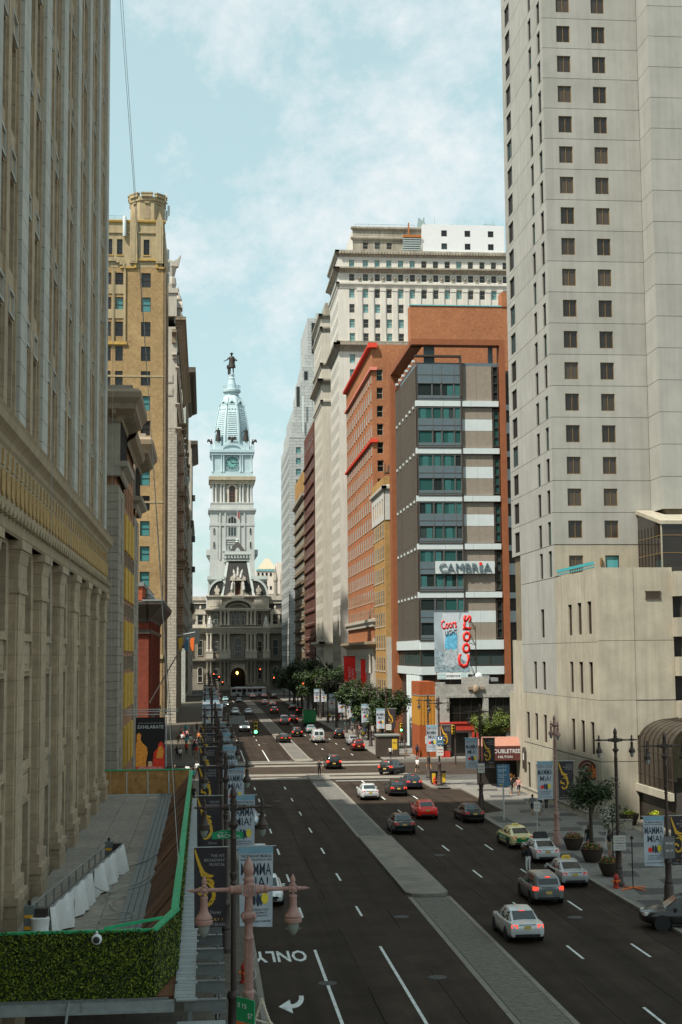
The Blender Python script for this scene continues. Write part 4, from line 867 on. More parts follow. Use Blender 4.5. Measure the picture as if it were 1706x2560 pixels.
S3h.put('signboard', MB().box(0, 8.85, -.06, .1, 0, 1.85).mesh('signboard', m_whp), 2.3, 25.8, .55)
lt = mat('sign_letter', (.1, .15, .17), .5, .05)
lettering('CAMBR', lt, R3, (5.75, -.7, 26.08), width=5.9, height=1.25, bold=0, th=.12); lettering('A', lt, R3, (10.05, -.7, 26.08), width=1.35, height=1.25, bold=0, th=.12)
obj('lettering', MB().box(8.85, 9.2, -.82, -.7, 26.08, 26.95).mesh('lettering', lt), R3); b = MB(); b.lathe([(.24, 0), (.24, .12)], 14, mtx=Matrix.Rotation(PI/2, 3, 'X')); obj('sign_dot', b.mesh('sign_dot', m_redl), R3, (9.03, -.7, 27.25))
obj('neighbour_wall', MB().box(13.4, 22, 3, 24, 0, 57).mesh('neighbour_wall', m_dkb), R3)
for t in mods: obj('white_band', MB().box(13.4, 16, 2.6, 3, t+.1, t+.95).box(13.4, 16, 2.6, 3, t-3.5, t-1.8).mesh('white_band', m_whp), R3)

# ------------------------------------------------------------------ right: yellow brick, red brick blocks
def plain_block(name, label, X, Y0, Y1, depth, top, m, wins, wm=None, cat='building'):
    """block with its street (west) wall at X and south wall at Y0; wins = (west spec, south spec): (count, first, pitch, w, z0, fp, rows, h, frame, glass, sill)"""
    t = thing(name, label, cat, (X, Y0, 0))
    obj('core', MB().box(.4, depth, .4, Y1-Y0, 0, top).mesh('core', m), t)
    fw = Face(t, X, Y1, 'W'); fs = Face(t, X, Y0, 'S')
    for f_, W, sp in ((fw, Y1-Y0, wins[0]), (fs, depth, wins[1])):
        if not sp: f_.put('wall_panel', wall_mesh(W, top, (), .3, m), 0, 0); continue
        n, u0, pit, w_, z0, fp, rows, h, fm, gm, sill = sp
        if z0 > 0: f_.put('wall_panel', wall_mesh(W, z0, (), .3, m), 0, 0)
        pan = wall_mesh(W, fp, tuple((round(u0+pit*k, 3), round(u0+pit*k+w_, 3), round(fp*.28, 3), round(fp*.28+h, 3)) for k in range(n)), .3, m)
        wn = win_mesh(w_, h, fm, gm, 1, 2, .09, .1, sill, m_cream) if f_ is fs else win_mesh(w_, h, fm, gm, 1, 2, .13, .03, min(sill, .1), m_cream)
        for r in range(rows):
            f_.put('wall_panel', pan, 0, z0+fp*r)
            for k in range(n): f_.put('window', wn, u0+pit*k, z0+fp*r+fp*.28, -.22 if f_ is fs else .02)
        if z0+fp*rows < top-.01: f_.put('wall_panel', wall_mesh(W, round(top-z0-fp*rows, 3), (), .3, m), 0, z0+fp*rows)
    return t, fw, fs
b_yel = brick('yellow_brick', (.36, .19, .05), (.43, .25, .075), (.3, .2, .1), .3, .1, .2, .015)
b_rb = brick('red_brick', (.34, .115, .045), (.44, .17, .066), (.27, .13, .075), .26, .085, .2, .015)
m_fr2 = mat('tan_frame', (.33, .29, .22), .6, .1)
R4, fw, fs = plain_block('yellow_brick_block', 'narrow yellow brick block with a white stone top storey, left of the glass-banded hotel', 31.5, 247, 265.5, 12, 43.2, b_yel,
    ((5, 1.6, 3.3, 1.7, 6, 3.95, 8, 2.5, m_fr2, g_mid, .12), (2, 1.2, 3.4, 1.6, 6, 3.95, 8, 2.6, m_fr2, g_dark, .12)))
for f_, W in ((fw, 18.5), (fs, 8)):
    f_.put('stone_storey', wall_mesh(W, 5.2, tuple((1.6+3.3*k, 3.3+3.3*k, 1.1, 3.9) for k in range(5 if W > 10 else 2)), .3, mat('white_stone', (.45, .45, .42), .85, .1, 1)), 0, 37.6, .12)
    for k in range(5 if W > 10 else 2): f_.put('window', win_mesh(1.7, 2.8, m_fr2, g_mid, 1, 2, .09), 1.6+3.3*k, 38.7, -.1)
    f_.put('cornice', cornice([(.2, 0), (.5, .3), (.5, .8), (.3, 1.0)], W).mesh('cornice', m_cream), 0, 42.8); f_.put('parapet', MB().box(-.1, W, -.1, .3, 0, 1.5).mesh('parapet', b_yel), 0, 43.8)
fs.put('stone_quoin', MB().box(0, 1.9, -.15, .1, 0, 9).mesh('stone_quoin', m_cream), 0, 8)
b = MB()
for k in range(6): b.cyl((.5+1.2*k, 2, 45.2), (.5+1.2*k, 2, 48), .06, 5); b.cyl((.5+1.2*k, 4, 45.2), (.5+1.2*k, 4, 48), .06, 5)
b.box(.5, 6.6, 2, 4, 46.2, 46.4); b.box(1, 3, 2.3, 3.6, 46.4, 47.6); b.box(4, 6, 2.3, 3.6, 46.4, 47.3); obj('roof_plant', b.mesh('roof_plant', m_steel), R4)
R5, fw5, fs5 = plain_block('red_brick_block', 'red brick block with bright red cornices and an arcaded base hung with red banners', 31.5, 263.5, 313, 28, 72.6, b_rb,
    ((13, 1.2, 3.75, 1.5, 19.5, 3.47, 14, 2.2, m_fr2, g_mid, .12), (1, .8, 3, 1.2, 19.5, 3.47, 14, 2.2, m_fr2, g_dark, 0)))
obj('upper_block', MB().box(7.4, 28, .1, 3, 72.6, 80.3).mesh('upper_block', b_rb), R5); obj('upper_block', MB().box(25.2, 28, -.1, 3, 80.3, 83.2).mesh('upper_block', b_rb), R5)
obj('coping', MB().box(7.3, 25.2, -.05, .5, 80.3, 80.5).mesh('coping', m_tealp), R5)
m_rc = mat('red_cornice', (.62, .045, .02), .7, .1, 1); m_rc2 = mat('pink_cornice', (.62, .2, .15), .7, .1, 1)
fw5.put('cornice', cornice([(.1, 0), (.7, .25), (.75, .7), (.3, .75)], 49.5, True, True).mesh('cornice', m_rc), 0, 72.0); fs5.put('cornice', MB().box(-.8, .9, -.8, .1, 0, .9).mesh('cornice', m_rc), 0, 71.9)
for z, mm in ((67.6, m_rc2), (53.8, m_rc)):
    fw5.put('string_course', cornice([(.05, 0), (.45, .12), (.45, .5), (.1, .55)], 49.5, True, True).mesh('string_course', mm), 0, z); fs5.put('string_course', MB().box(-.5, .9, -.5, .1, 0, .6).mesh('string_course', mm), 0, z)
fw5.put('base_storey', MB().box(0, 49.6, -.4, .2, 0, 15).mesh('base_storey', m_cream), 0, 0); fs5.put('base_storey', MB().box(-.4, 6, -.05, .2, 0, 17).mesh('base_storey', m_cream), 0, 0)
for z, o_ in ((15, 1.6), (19.2, .7)): fw5.put('cornice', cornice([(.4, 0), (.6*o_, .5), (o_, .9), (o_, 1.4), (.3, 1.5)], 49.5).mesh('cornice', m_gst2 if z < 16 else m_cream), 0, z)
am = MB().prism([(0,0),(1.5,0),(1.5,2.6),(1.25,3.2),(.75,3.5),(.25,3.2),(0,2.6)], -.45, -.3).mesh('arch_window', m_dkfr); ac = MB().lathe([(.3,0),(.2,.2),(.2,3.2),(.35,3.5)], 8).mesh('column', m_cream, 40)
for k in range(14): fw5.put('arch_window', am, 20+2.05*k, 10.6); fw5.put('column', ac, 19.75+2.05*k, 10.6, .6)
for k in range(8): fw5.put('window', win_mesh(2.6, 5.5, m_dkfr, g_dark, 2, 2, .12), 1.8+6*k, 1.5, .54)
fs5.put('stain', MB().box(0, .02, 0, .01, 0, .02).mesh('stain', m_dkfr), 14, 76) if False else None

# ------------------------------------------------------------------ right: white stone high-rise, beige tower, far blocks
m_ws = mat('white_limestone', (.58, .56, .5), .85, .08, .3, streak=.16); m_ws2 = mat('weathered_limestone', (.33, .3, .24), .9, .25, .5, streak=.35); m_bg = mat('beige_limestone', (.5, .465, .39), .85, .1, .3, streak=.15)
R6 = thing('white_high_rise', 'tall white stone high-rise with weathered cornices and a white rooftop block', 'building', (31.5, 330, 0))
obj('core', MB().box(.4, 42, .4, 21.5, 0, 109).mesh('core', m_ws), R6)
S6w = Face(R6, 31.5, 330, 'S'); W6w = Face(R6, 31.5, 351.5, 'W')
cols = [2.65]+[5.95+2.83*k for k in range(13)]
tall = [(107.86-1.75, 1.75), (104.45-1.72, 1.72), (98.62, 2.1), (94.98, 2.1), (91.6-.25, 2.1), (87.95, 2.1), (82.8, 2.1), (79.2, 2.1)]
ops = tuple((c_, c_+1.28, round(z-40, 3), round(z-40+h, 3)) for c_ in cols for z, h in tall)
S6w.put('wall_panel', wall_mesh(41.5, 69.5, ops, .3, m_ws), 0, 40); S6w.put('wall_panel', wall_mesh(41.5, 40, (), .3, m_ws), 0, 0)
wA = win_mesh(1.28, 1.75, m_fr2, glass('glass_white', (.02, .022, .02), (.14, .3, .3), .45), 1, 2, .08, .1); wB = win_mesh(1.28, 1.72, m_fr2, g_dark, 1, 2, .08, .1); wC = win_mesh(1.28, 2.1, m_fr2, MATS['glass_white'], 1, 2, .08, .1)
for c_ in cols:
    for z, h in tall: S6w.put('window', {1.75: wA, 1.72: wB, 2.1: wC}[h], c_, z, -.2)
for c_ in cols[1:]:
    S6w.put('pilaster', once('pi6', lambda: MB().box(0, 1.2, -.25, 0, 0, 13.2).box(-.1, 1.3, -.35, 0, 12.7, 13.4).mesh('pilaster', m_ws)), c_-1.42, 87.6)
    S6w.put('carved_panel', once('ca6', lambda: MB().box(-.35, .35, -.2, 0, 0, .5).lathe([(.32, .5), (.4, .8), (.3, 1.2), (.05, 1.4)], 8, 0, (0, -.05, 0)).mesh('carved_panel', m_ws2)), c_-.78, 102.7)
for f_, W in ((S6w, 41.5), (W6w, 21.5)):
    for z, h, o_, mm in ((85.6, 2.0, 1.2, m_ws2), (91.0-3.6, .7, .5, m_ws2), (100.85, 1.5, .5, m_ws), (104.7, 1.2, 1.1, m_ws2), (108.6, 1.5, .7, m_ws2)):
        f_.put('cornice', cornice([(.1, 0), (.4*o_, .35*h), (o_, .7*h), (o_, h), (.1, h+.05)], W).mesh('cornice', mm), 0, z)
    if W < 30:
        pan = wall_mesh(21.5, 3.62, tuple((1.6+2.9*k, 2.9+2.9*k, 1, 3.1) for k in range(7)), .3, m_ws)
        for r in range(28):
            f_.put('wall_panel', pan, 0, 8+3.62*r)
            for k in range(7):
                if (r+k) % 1 == 0 and r < 26: f_.put('window', win_mesh(1.28, 2.1, m_fr2, g_dark, 1, 2, .1, .03), 1.6+2.9*k, 9+3.62*r, .02)
for k in range(60): S6w.put('parapet_block', once('pb6', lambda: MB().box(0, .5, -.85, -.55, 0, .5).mesh('parapet_block', m_ws2)), .2+.69*k, 109.2)
P6 = Face(R6, 35.4, 332.5, 'S')
P6.put('penthouse', wall_mesh(17, 6.4, tuple((2.4+2.9*k, 3.7+2.9*k, 1.2, 2.9) for k in range(3)), .3, m_ws2), 0, 110.1)
obj('penthouse_block', MB().box(3.9, 20.9, 2.9, 18, 110.1, 116.5).mesh('penthouse_block', m_ws), R6)
for k in range(3): P6.put('window', win_mesh(1.3, 1.7, m_fr2, g_dark, 1, 2, .08), 2.4+2.9*k, 111.3, -.15)
P6.put('cornice', cornice([(.1, 0), (.5, .4), (.5, .8), (.1, 1)], 17).mesh('cornice', m_ws2), 0, 113.4); P6.put('cornice', cornice([(.1, 0), (.5, .4), (.5, .8), (.1, 1)], 17).mesh('cornice', m_ws2), 0, 115.9)
Q6 = Face(R6, 52, 330.2, 'S'); wmt = mat('white_render', (.62, .64, .64), .7, .04, 1)
Q6.put('rooftop_block', wall_mesh(20, 7, tuple((4.6+5.7*k, 6.0+5.7*k, z, z+1.5) for k in range(3) for z in (.9, 4.1)), .3, wmt), 0, 110.0)
obj('rooftop_block_core', MB().box(20.6, 40.5, .6, 16, 110, 117).mesh('rooftop_block_core', wmt), R6)
for k in range(3):
    for z in (.9, 4.1): Q6.put('window', win_mesh(1.4, 1.5, m_dkfr, g_dark, 1, 2, .08), 4.6+5.7*k, 110+z, -.15)
b = MB()
for k in range(6): b.box(15.6+.05*k, 20, -.2, .6, 110.4+.55*k, 110.7+.55*k)
b.box(15.8, 20.2, -.3, .8, 113.6, 114.2, 1); b.box(17, 17.3, -.2, .1, 114.2, 117.2, 1); obj('fire_stair', b.mesh('fire_stair', [mat('stair_grey', (.3, .36, .36), .6, .1), mat('rust', (.35, .12, .03), .8, .2, 4)]), R6)
b = MB(); b.box(21, 21.2, 1, 3, 117, 119); b.lathe([(1.6, 0), (1.5, .5), (.8, 1.0), (.1, 1.2)], 10, 0, (27.5, 3, 117)); b.cyl((4.6, 3, 116.9), (19, 3, 116.9), .05, 5)
for k in range(10): b.cyl((4.6+1.6*k, 3, 116.4), (4.6+1.6*k, 3, 117.6), .04, 5)
b.cyl((4.6, 3, 117.6), (19, 3, 117.6), .05, 5); b.cyl((24, 3, 117), (24, 3, 119.6), .05, 5); b.cyl((31, 3, 117), (31.4, 3, 119.3), .05, 5); b.cyl((36, 3, 118.2), (39, 3, 118), .12, 5); b.cyl((36.3, 3, 117), (36.6, 3, 118.8), .1, 5); b.cyl((38.6, 3, 117), (38.3, 3, 118.8), .1, 5); b.prism([(19.5, 116.5), (23, 116.5), (20.2, 119.2), (19.9, 119.2)], 2.4, 2.6)
obj('roof_gear', b.mesh('roof_gear', mat('roof_metal', (.25, .33, .33), .6, .1)), R6)
R7, fw7, fs7 = plain_block('beige_tower', 'slim beige stone tower with stepped cornices, just past the white high-rise', 31.5, 379, 405, 26, 105, m_bg,
    ((6, 2.5, 4, 1.4, 12, 3.7, 24, 2.2, m_fr2, g_mid, 0), (5, 3.4, 2.9, 1.3, 12, 3.7, 24, 2.2, m_fr2, g_dark, 0)))
obj('upper_stage', MB().box(1.2, 20, 1.5, 24, 105, 110).mesh('upper_stage', m_ws2), R7)
for f_, W in ((fw7, 26), (fs7, 14)):
    for z, o_ in ((105, .8), (101.5, .5), (91.5, .5), (87, 1.3), (81.3, .5), (16, 1.4)): f_.put('cornice', cornice([(.1, 0), (.5*o_, .5), (o_, .9), (o_, 1.4), (.1, 1.5)], W).mesh('cornice', m_ws2 if z > 86 else m_bg), 0, z)
b_dr = brick('dark_red_brick', (.12, .038, .025), (.15, .05, .032), (.09, .05, .04)); b_br = brick('brown_stone_block', (.2, .15, .09), (.25, .19, .12), (.12, .09, .06), 1, .4, .2, .03)
R8, fw8, _ = plain_block('dark_red_block', 'dark red brick block with a plain dark base, right side far down the street', 31.3, 406, 446, 18, 81.5, b_dr, ((8, 1.6, 4.8, 1.8, 14, 4.1, 16, 2.4, b_dr, g_mid, .2), None))
for k in range(15): fw8.put('string_course', once('s8', lambda: MB().box(0, 40, -.4, .1, 0, .5).mesh('string_course', b_dr)), 0, 14.2+4.1*k)
fw8.put('dark_base', MB().box(-.3, 40, -.9, .2, 0, 13).mesh('dark_base', m_dkb), 0, 0)
R9, fw9, _ = plain_block('brown_bay_block', 'brown stone block with small projecting bays, between dark red and grey towers', 31.2, 447, 495, 18, 66, b_br, ((11, 1.4, 4.2, 2.0, 14, 3.8, 13, 2.4, m_cream, g_teal, .5), None))
fw9.put('upper_storey', MB().box(0, 48, .2, 4, 0, 7).mesh('upper_storey', b_yel), 0, 66); fw9.put('cornice', cornice([(.1, 0), (.8, .6), (.9, 1.4), (.1, 1.5)], 48).mesh('cornice', m_cream), 0, 63.6); fw9.put('dark_base', MB().box(0, 48, -.7, .2, 0, 11).mesh('dark_base', m_dkb), 0, 0)
for k in range(12): fw9.put('string_course', once('s9', lambda: MB().box(0, 48, -.5, .1, 0, .6).mesh('string_course', b_br)), 0, 17.4+3.8*k)
m_gs = brick('grey_stone_courses', (.36, .385, .375), (.41, .435, .42), (.23, .245, .235), 3, 1.2, .1, .08)
R10, fw10, fs10 = plain_block('grey_stepped_tower', 'tall grey stepped-top tower nearest the clock tower on the right', 31.3, 527, 583, 40, 95, m_gs, ((14, 1.5, 4, 1.5, 10, 4.1, 20, 2.4, m_mul, g_mid, 0), (9, 2.6, 4.0, 1.8, 10, 4.1, 20, 2.4, m_mul, MATS['glass_white'], 0)))
zz = 95
for dx, z1 in ((-.6, 95.5), (.9, 101), (2.0, 107), (4.6, 117.3), (5.4, 122.8), (6.6, 127.7), (7.6, 141.7), (11, 144.2)):
    obj('setback_stage', MB().box(max(dx, .2), 34-dx*.4, .3+dx*.5, 54-dx*1.2, zz-.2, z1).mesh('setback_stage', m_gs), R10); zz = z1
for dx, z0, z1, w_ in ((3, 107, 115, 1.4), (9, 107, 115, 1.4), (9, 128, 140, 2.0), (13, 128, 140, 2.0), (17, 128, 140, 2.0), (6, 117.6, 121, 1.4)): obj('window', win_mesh(w_, z1-z0, m_mul, g_dark, 1, 1, .1), R10, (dx, {107: 2.6, 128: 4.0, 117.6: 2.9}[z0]-.05, z0))
fs10.put('white_strip', MB().box(0, .6, -.12, 0, 0, 14).mesh('white_strip', m_whp), 5, 97)

# ------------------------------------------------------------------ far buildings past the city hall
FB = thing('far_white_building', 'pinkish white building with a small pyramid roof, far beyond the clock tower', 'building', (32, 900, 0))
m_fw = mat('far_white', (.62, .55, .48), .85, .06, .2)
b = MB().box(0, 26, 0, 20, 0, 68).box(13, 30, -2, 18, 0, 72); obj('walls', b.mesh('walls', m_fw), FB)
obj('pyramid_roof', MB().hexa([(1,-.2,68),(13,-.2,68),(13,14,68),(1,14,68)], [(6,5,75),(8.5,5,75),(8.5,7,75),(6,7,75)]).mesh('pyramid_roof', mat('tan_roof', (.4, .36, .26), .8, .1)), FB)
obj('roof_edge', MB().box(.2, 13, -.5, .3, 66.8, 67.6).mesh('roof_edge', m_tealp), FB)
for z in (48, 55, 63.5):
    for k in range(9): obj('window', win_mesh(1.3, 2.2, m_mul, g_dark, 1, 1, .1), FB, (1+2.6*k if k < 5 else 3+2.6*k, -.15 if k < 5 else -2.15, z))
TP = thing('masonic_hall', 'grey stone hall with turrets and small spires, partly hidden right of the clock tower', 'building', (36, 800, 0))
b = MB().box(0, 30, 0, 20, 0, 46); obj('walls', b.mesh('walls', m_ws2), TP)
for x in (3.5, 7.2, 17): obj('turret', MB().lathe([(1.1, 40), (1.1, 55), (1.4, 55.3), (1.3, 56.5), (.6, 60), (.1, 64 if x < 5 else 61)], 8).mesh('turret', m_ws2), TP, (x, -.6, 0))
for z in (46.2, 51): obj('cornice', MB().box(-.6, 30.5, -.8, .3, z-4, z-3).mesh('cornice', m_ws2), TP)
for k in range(6): obj('window', win_mesh(1.6, 3.4, m_mul, g_dark, 1, 1, .1, .1, 0, None, .8), TP, (1.5+3.6*k, -.2, 37))

# ------------------------------------------------------------------ city hall with clock tower
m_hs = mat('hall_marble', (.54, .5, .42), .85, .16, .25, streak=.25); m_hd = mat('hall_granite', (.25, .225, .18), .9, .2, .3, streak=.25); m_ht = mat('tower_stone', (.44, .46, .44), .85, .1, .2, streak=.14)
m_hp = mat('tower_paint', (.4, .52, .55), .7, .07, .2, streak=.1); m_brz = mat('dark_bronze_statue', (.03, .026, .022), .55, .1, 1, metal=.3); m_roof = mat('slate_roof', (.032, .032, .03), .75, .12, .5); m_trim = mat('roof_trim', (.46, .52, .5), .7, .08, .3)
CH = thing('city_hall', 'grand stone city hall with slate mansard and tall pale clock tower closing the street', 'building', (13.5, 590, 0))
def P(name, mb, m, sm=0, parent=None, loc=(0,0,0), rz=0): return part(name, mb, m, parent or CH, sm, loc, rz)
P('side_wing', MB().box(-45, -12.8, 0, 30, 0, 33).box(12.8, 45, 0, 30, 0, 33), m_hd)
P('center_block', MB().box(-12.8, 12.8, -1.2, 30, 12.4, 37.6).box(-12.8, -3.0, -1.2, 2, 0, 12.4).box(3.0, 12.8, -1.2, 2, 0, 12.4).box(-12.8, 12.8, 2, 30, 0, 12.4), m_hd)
b = MB(); n = 12
for k in range(n):
    a0, a1 = PI*k/n, PI*(k+1)/n
    b.face([(-3*math.cos(a0), -1.2, 5.9+3*math.sin(a0)), (-3*math.cos(a1), -1.2, 5.9+3*math.sin(a1)), (-3*math.cos(a1), -1.2, 12.4), (-3*math.cos(a0), -1.2, 12.4)])
    b.face([(-3*math.cos(a0), -1.2, 5.9+3*math.sin(a0)), (-3*math.cos(a0), 2, 5.9+3*math.sin(a0)), (-3*math.cos(a1), 2, 5.9+3*math.sin(a1)), (-3*math.cos(a1), -1.2, 5.9+3*math.sin(a1))])
    b.hexa([(-3*math.cos(a0),-1.5,5.9+3*math.sin(a0)),(-3*math.cos(a1),-1.5,5.9+3*math.sin(a1)),(-3.5*math.cos(a1),-1.5,5.9+3.5*math.sin(a1)),(-3.5*math.cos(a0),-1.5,5.9+3.5*math.sin(a0))], [(-3*math.cos(a0),-1.2,5.9+3*math.sin(a0)),(-3*math.cos(a1),-1.2,5.9+3*math.sin(a1)),(-3.5*math.cos(a1),-1.2,5.9+3.5*math.sin(a1)),(-3.5*math.cos(a0),-1.2,5.9+3.5*math.sin(a0))])
P('entrance_arch', b, m_hs)
P('passage', MB().box(-3, 3, 1.9, 2.05, 0, 9), mat('passage_dark', (.01, .009, .008), .9, 0))
P('passage_lamp', MB().lathe([(.1, 0), (.5, .4), (.45, 1), (.1, 1.3)], 8), mat('lamp_glow', (.8, .5, .1), .5, 0, emit=(1, .6, .15), estr=3), 0, None, (-.3, .5, 6))
col2 = MB().lathe([(.75, 0), (.75, .5), (.55, .7), (.5, 6.2), (.5, 6.4), (.8, 7.0), (.8, 7.3)], 10).mesh('column', m_hs, 40); col3 = MB().lathe([(.65, 0), (.65, .4), (.48, .6), (.42, 5.0), (.7, 5.5), (.7, 5.7)], 10).mesh('column', m_hs, 40)
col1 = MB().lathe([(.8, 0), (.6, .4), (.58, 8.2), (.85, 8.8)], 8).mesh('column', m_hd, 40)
xs2 = (-12.4, -11.0, -7.0, -5.4, -3.9, 3.9, 5.4, 7.0, 11.0, 12.4)
for x in xs2: obj('column', col2, CH, (x, -2.0, 15.6)); obj('column', col1, CH, (x, -1.9, 2.4))
for x in (-7.0, -5.4, -3.9, 3.9, 5.4, 7.0): obj('column', col3, CH, (x, -1.9, 26.2))
for x in (-28, -26.6, -21, -19.6, 19.6, 21, 26.6, 28): obj('column', col2, CH, (x, -.8, 15.6))
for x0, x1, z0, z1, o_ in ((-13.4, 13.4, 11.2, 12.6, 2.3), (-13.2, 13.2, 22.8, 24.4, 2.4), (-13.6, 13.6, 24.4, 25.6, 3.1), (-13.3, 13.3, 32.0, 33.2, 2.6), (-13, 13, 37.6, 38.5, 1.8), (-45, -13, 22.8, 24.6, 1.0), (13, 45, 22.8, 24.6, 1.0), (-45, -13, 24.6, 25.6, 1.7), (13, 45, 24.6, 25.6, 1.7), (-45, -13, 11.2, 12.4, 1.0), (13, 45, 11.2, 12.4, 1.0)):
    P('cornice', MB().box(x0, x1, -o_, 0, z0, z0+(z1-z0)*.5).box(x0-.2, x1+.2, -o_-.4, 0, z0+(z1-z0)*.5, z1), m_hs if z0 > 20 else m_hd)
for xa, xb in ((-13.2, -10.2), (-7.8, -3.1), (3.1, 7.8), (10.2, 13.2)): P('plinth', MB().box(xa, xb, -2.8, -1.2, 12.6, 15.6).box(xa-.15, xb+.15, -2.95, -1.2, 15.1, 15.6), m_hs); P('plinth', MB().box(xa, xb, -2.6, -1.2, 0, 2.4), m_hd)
wbig = win_mesh(3.4, 8.4, m_hs, g_dark, 1, 3, .16, .3, 0, None, 1.6); wsm = win_mesh(1.8, 4.4, m_hs, g_dark, 1, 2, .14, .2); war = win_mesh(1.7, 5.4, m_hs, g_dark, 1, 2, .14, .2, 0, None, .8); wtl = win_mesh(2.2, 6.4, m_hs, g_dark, 1, 2, .14, .2)
obj('window', wbig, CH, (-1.7, -1.55, 13.0))
for x in (-9.9, 8.1): obj('window', wsm, CH, (x, -1.45, 15.2)); obj('window', war, CH, (x, -1.45, 26.2)); obj('window', wsm, CH, (x, -1.45, 4))
for x in (-2.9, -.85, 1.2): obj('window', war, CH, (x, -1.45, 26.2))
for x in (-3.0, 2.2): obj('window', win_mesh(.9, 6, m_hs, g_dark, 1, 1, .15), CH, (x, -1.45, 13.2))
for x in (-16.6, -23.5, 14.4, 21.3, 28, -31): obj('window', wtl, CH, (x, -.26, 13.8)); obj('window', win_mesh(2.2, 6.5, m_hs, g_dark, 1, 2, .25, .2, 0, None, 1.1), CH, (x, -.26, 2.8))
# attic, segmental pediment
P('attic_wall', MB().box(-12.8, -6.6, -1.6, 0, 33.2, 37.6).box(6.6, 12.8, -1.6, 0, 33.2, 37.6).box(-11.5, -7.6, -1.75, -1.6, 34, 36.6).box(7.6, 11.5, -1.75, -1.6, 34, 36.6), m_hs)
def arc(b, r0, r1, rise, zc, y0, y1, n=12, m=0):
    for k in range(n):
        a0, a1 = PI*k/n, PI*(k+1)/n
        q = lambda r, s_, a: (-r*math.cos(a), zc+rise*s_*math.sin(a))
        p0, p1, p2, p3 = q(r0, r0/r1, a0), q(r0, r0/r1, a1), q(r1, 1, a1), q(r1, 1, a0)
        b.hexa([(p0[0],y0,p0[1]),(p1[0],y0,p1[1]),(p2[0],y0,p2[1]),(p3[0],y0,p3[1])], [(p0[0],y1,p0[1]),(p1[0],y1,p1[1]),(p2[0],y1,p2[1]),(p3[0],y1,p3[1])], m)
b = MB(); arc(b, 5.4, 6.8, 4.0, 33.2, -2.9, -1.0); P('segmental_pediment', b, m_hs)
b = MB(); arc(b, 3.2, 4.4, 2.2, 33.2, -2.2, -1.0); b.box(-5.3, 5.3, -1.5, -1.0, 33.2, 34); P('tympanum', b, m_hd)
# mansard roofs
P('mansard', MB().hexa([(-6.9,-1.0,38.4),(6.9,-1.0,38.4),(6.9,12,38.4),(-6.9,12,38.4)], [(-4.4,2.2,53),(4.4,2.2,53),(4.4,10,53),(-4.4,10,53)]), m_roof)
for s_ in (-1, 1):
    P('mansard_hip', MB().hexa([(s_*6.0,-1.15,38.4),(s_*7.1,-1.15,38.4),(s_*7.1,-.6,38.4),(s_*6.0,-.6,38.4)], [(s_*3.7,2.0,53),(s_*4.6,2.0,53),(s_*4.6,2.6,53),(s_*3.7,2.6,53)]), m_trim)
P('mansard_cornice', MB().box(-4.9, 4.9, 1.6, 10.5, 53, 54.2).box(-5.3, 5.3, 1.2, 11, 54.2, 55.6).box(-5.6, 5.6, 1.0, 11.3, 55.6, 56.1), m_trim)
for k in range(8): P('cornice_medallion', MB().box(-.25, .25, 1.05, 1.3, 54.6, 55.2), m_roof, 0, None, (-4.4+1.25*k, 0, 0))
P('roof_cresting', MB().box(-5.4, 5.4, 1.2, 1.4, 56.1, 57.0).prism([(-1.2, 57), (1.2, 57), (.4, 58.4), (-.4, 58.4)], 1.2, 1.5), m_trim)
P('pyramid_roof', MB().hexa([(-4,2.2,56.1),(4,2.2,56.1),(4,10,56.1),(-4,10,56.1)], [(-.4,5.6,61.4),(.4,5.6,61.4),(.4,6.4,61.4),(-.4,6.4,61.4)]), m_roof)
P('roof_finial', MB().lathe([(.8, 0), (.6, .6), (.9, 1.0), (.3, 1.4)], 8).cyl((0, 0, 1.4), (0, 0, 17), .1, 6), m_trim, 0, None, (0, 6, 61.2))
P('flag', MB().hexa([(.1,0,0),(.9,.3,-.9),(.95,.32,-.9),(.15,.02,0)], [(.1,0,2.6),(1.0,.3,2.0),(1.05,.32,2.0),(.15,.02,2.6)]), mat('flag_red', (.45, .12, .12), .8, .3, 3), 0, None, (0, 6, 71.5))
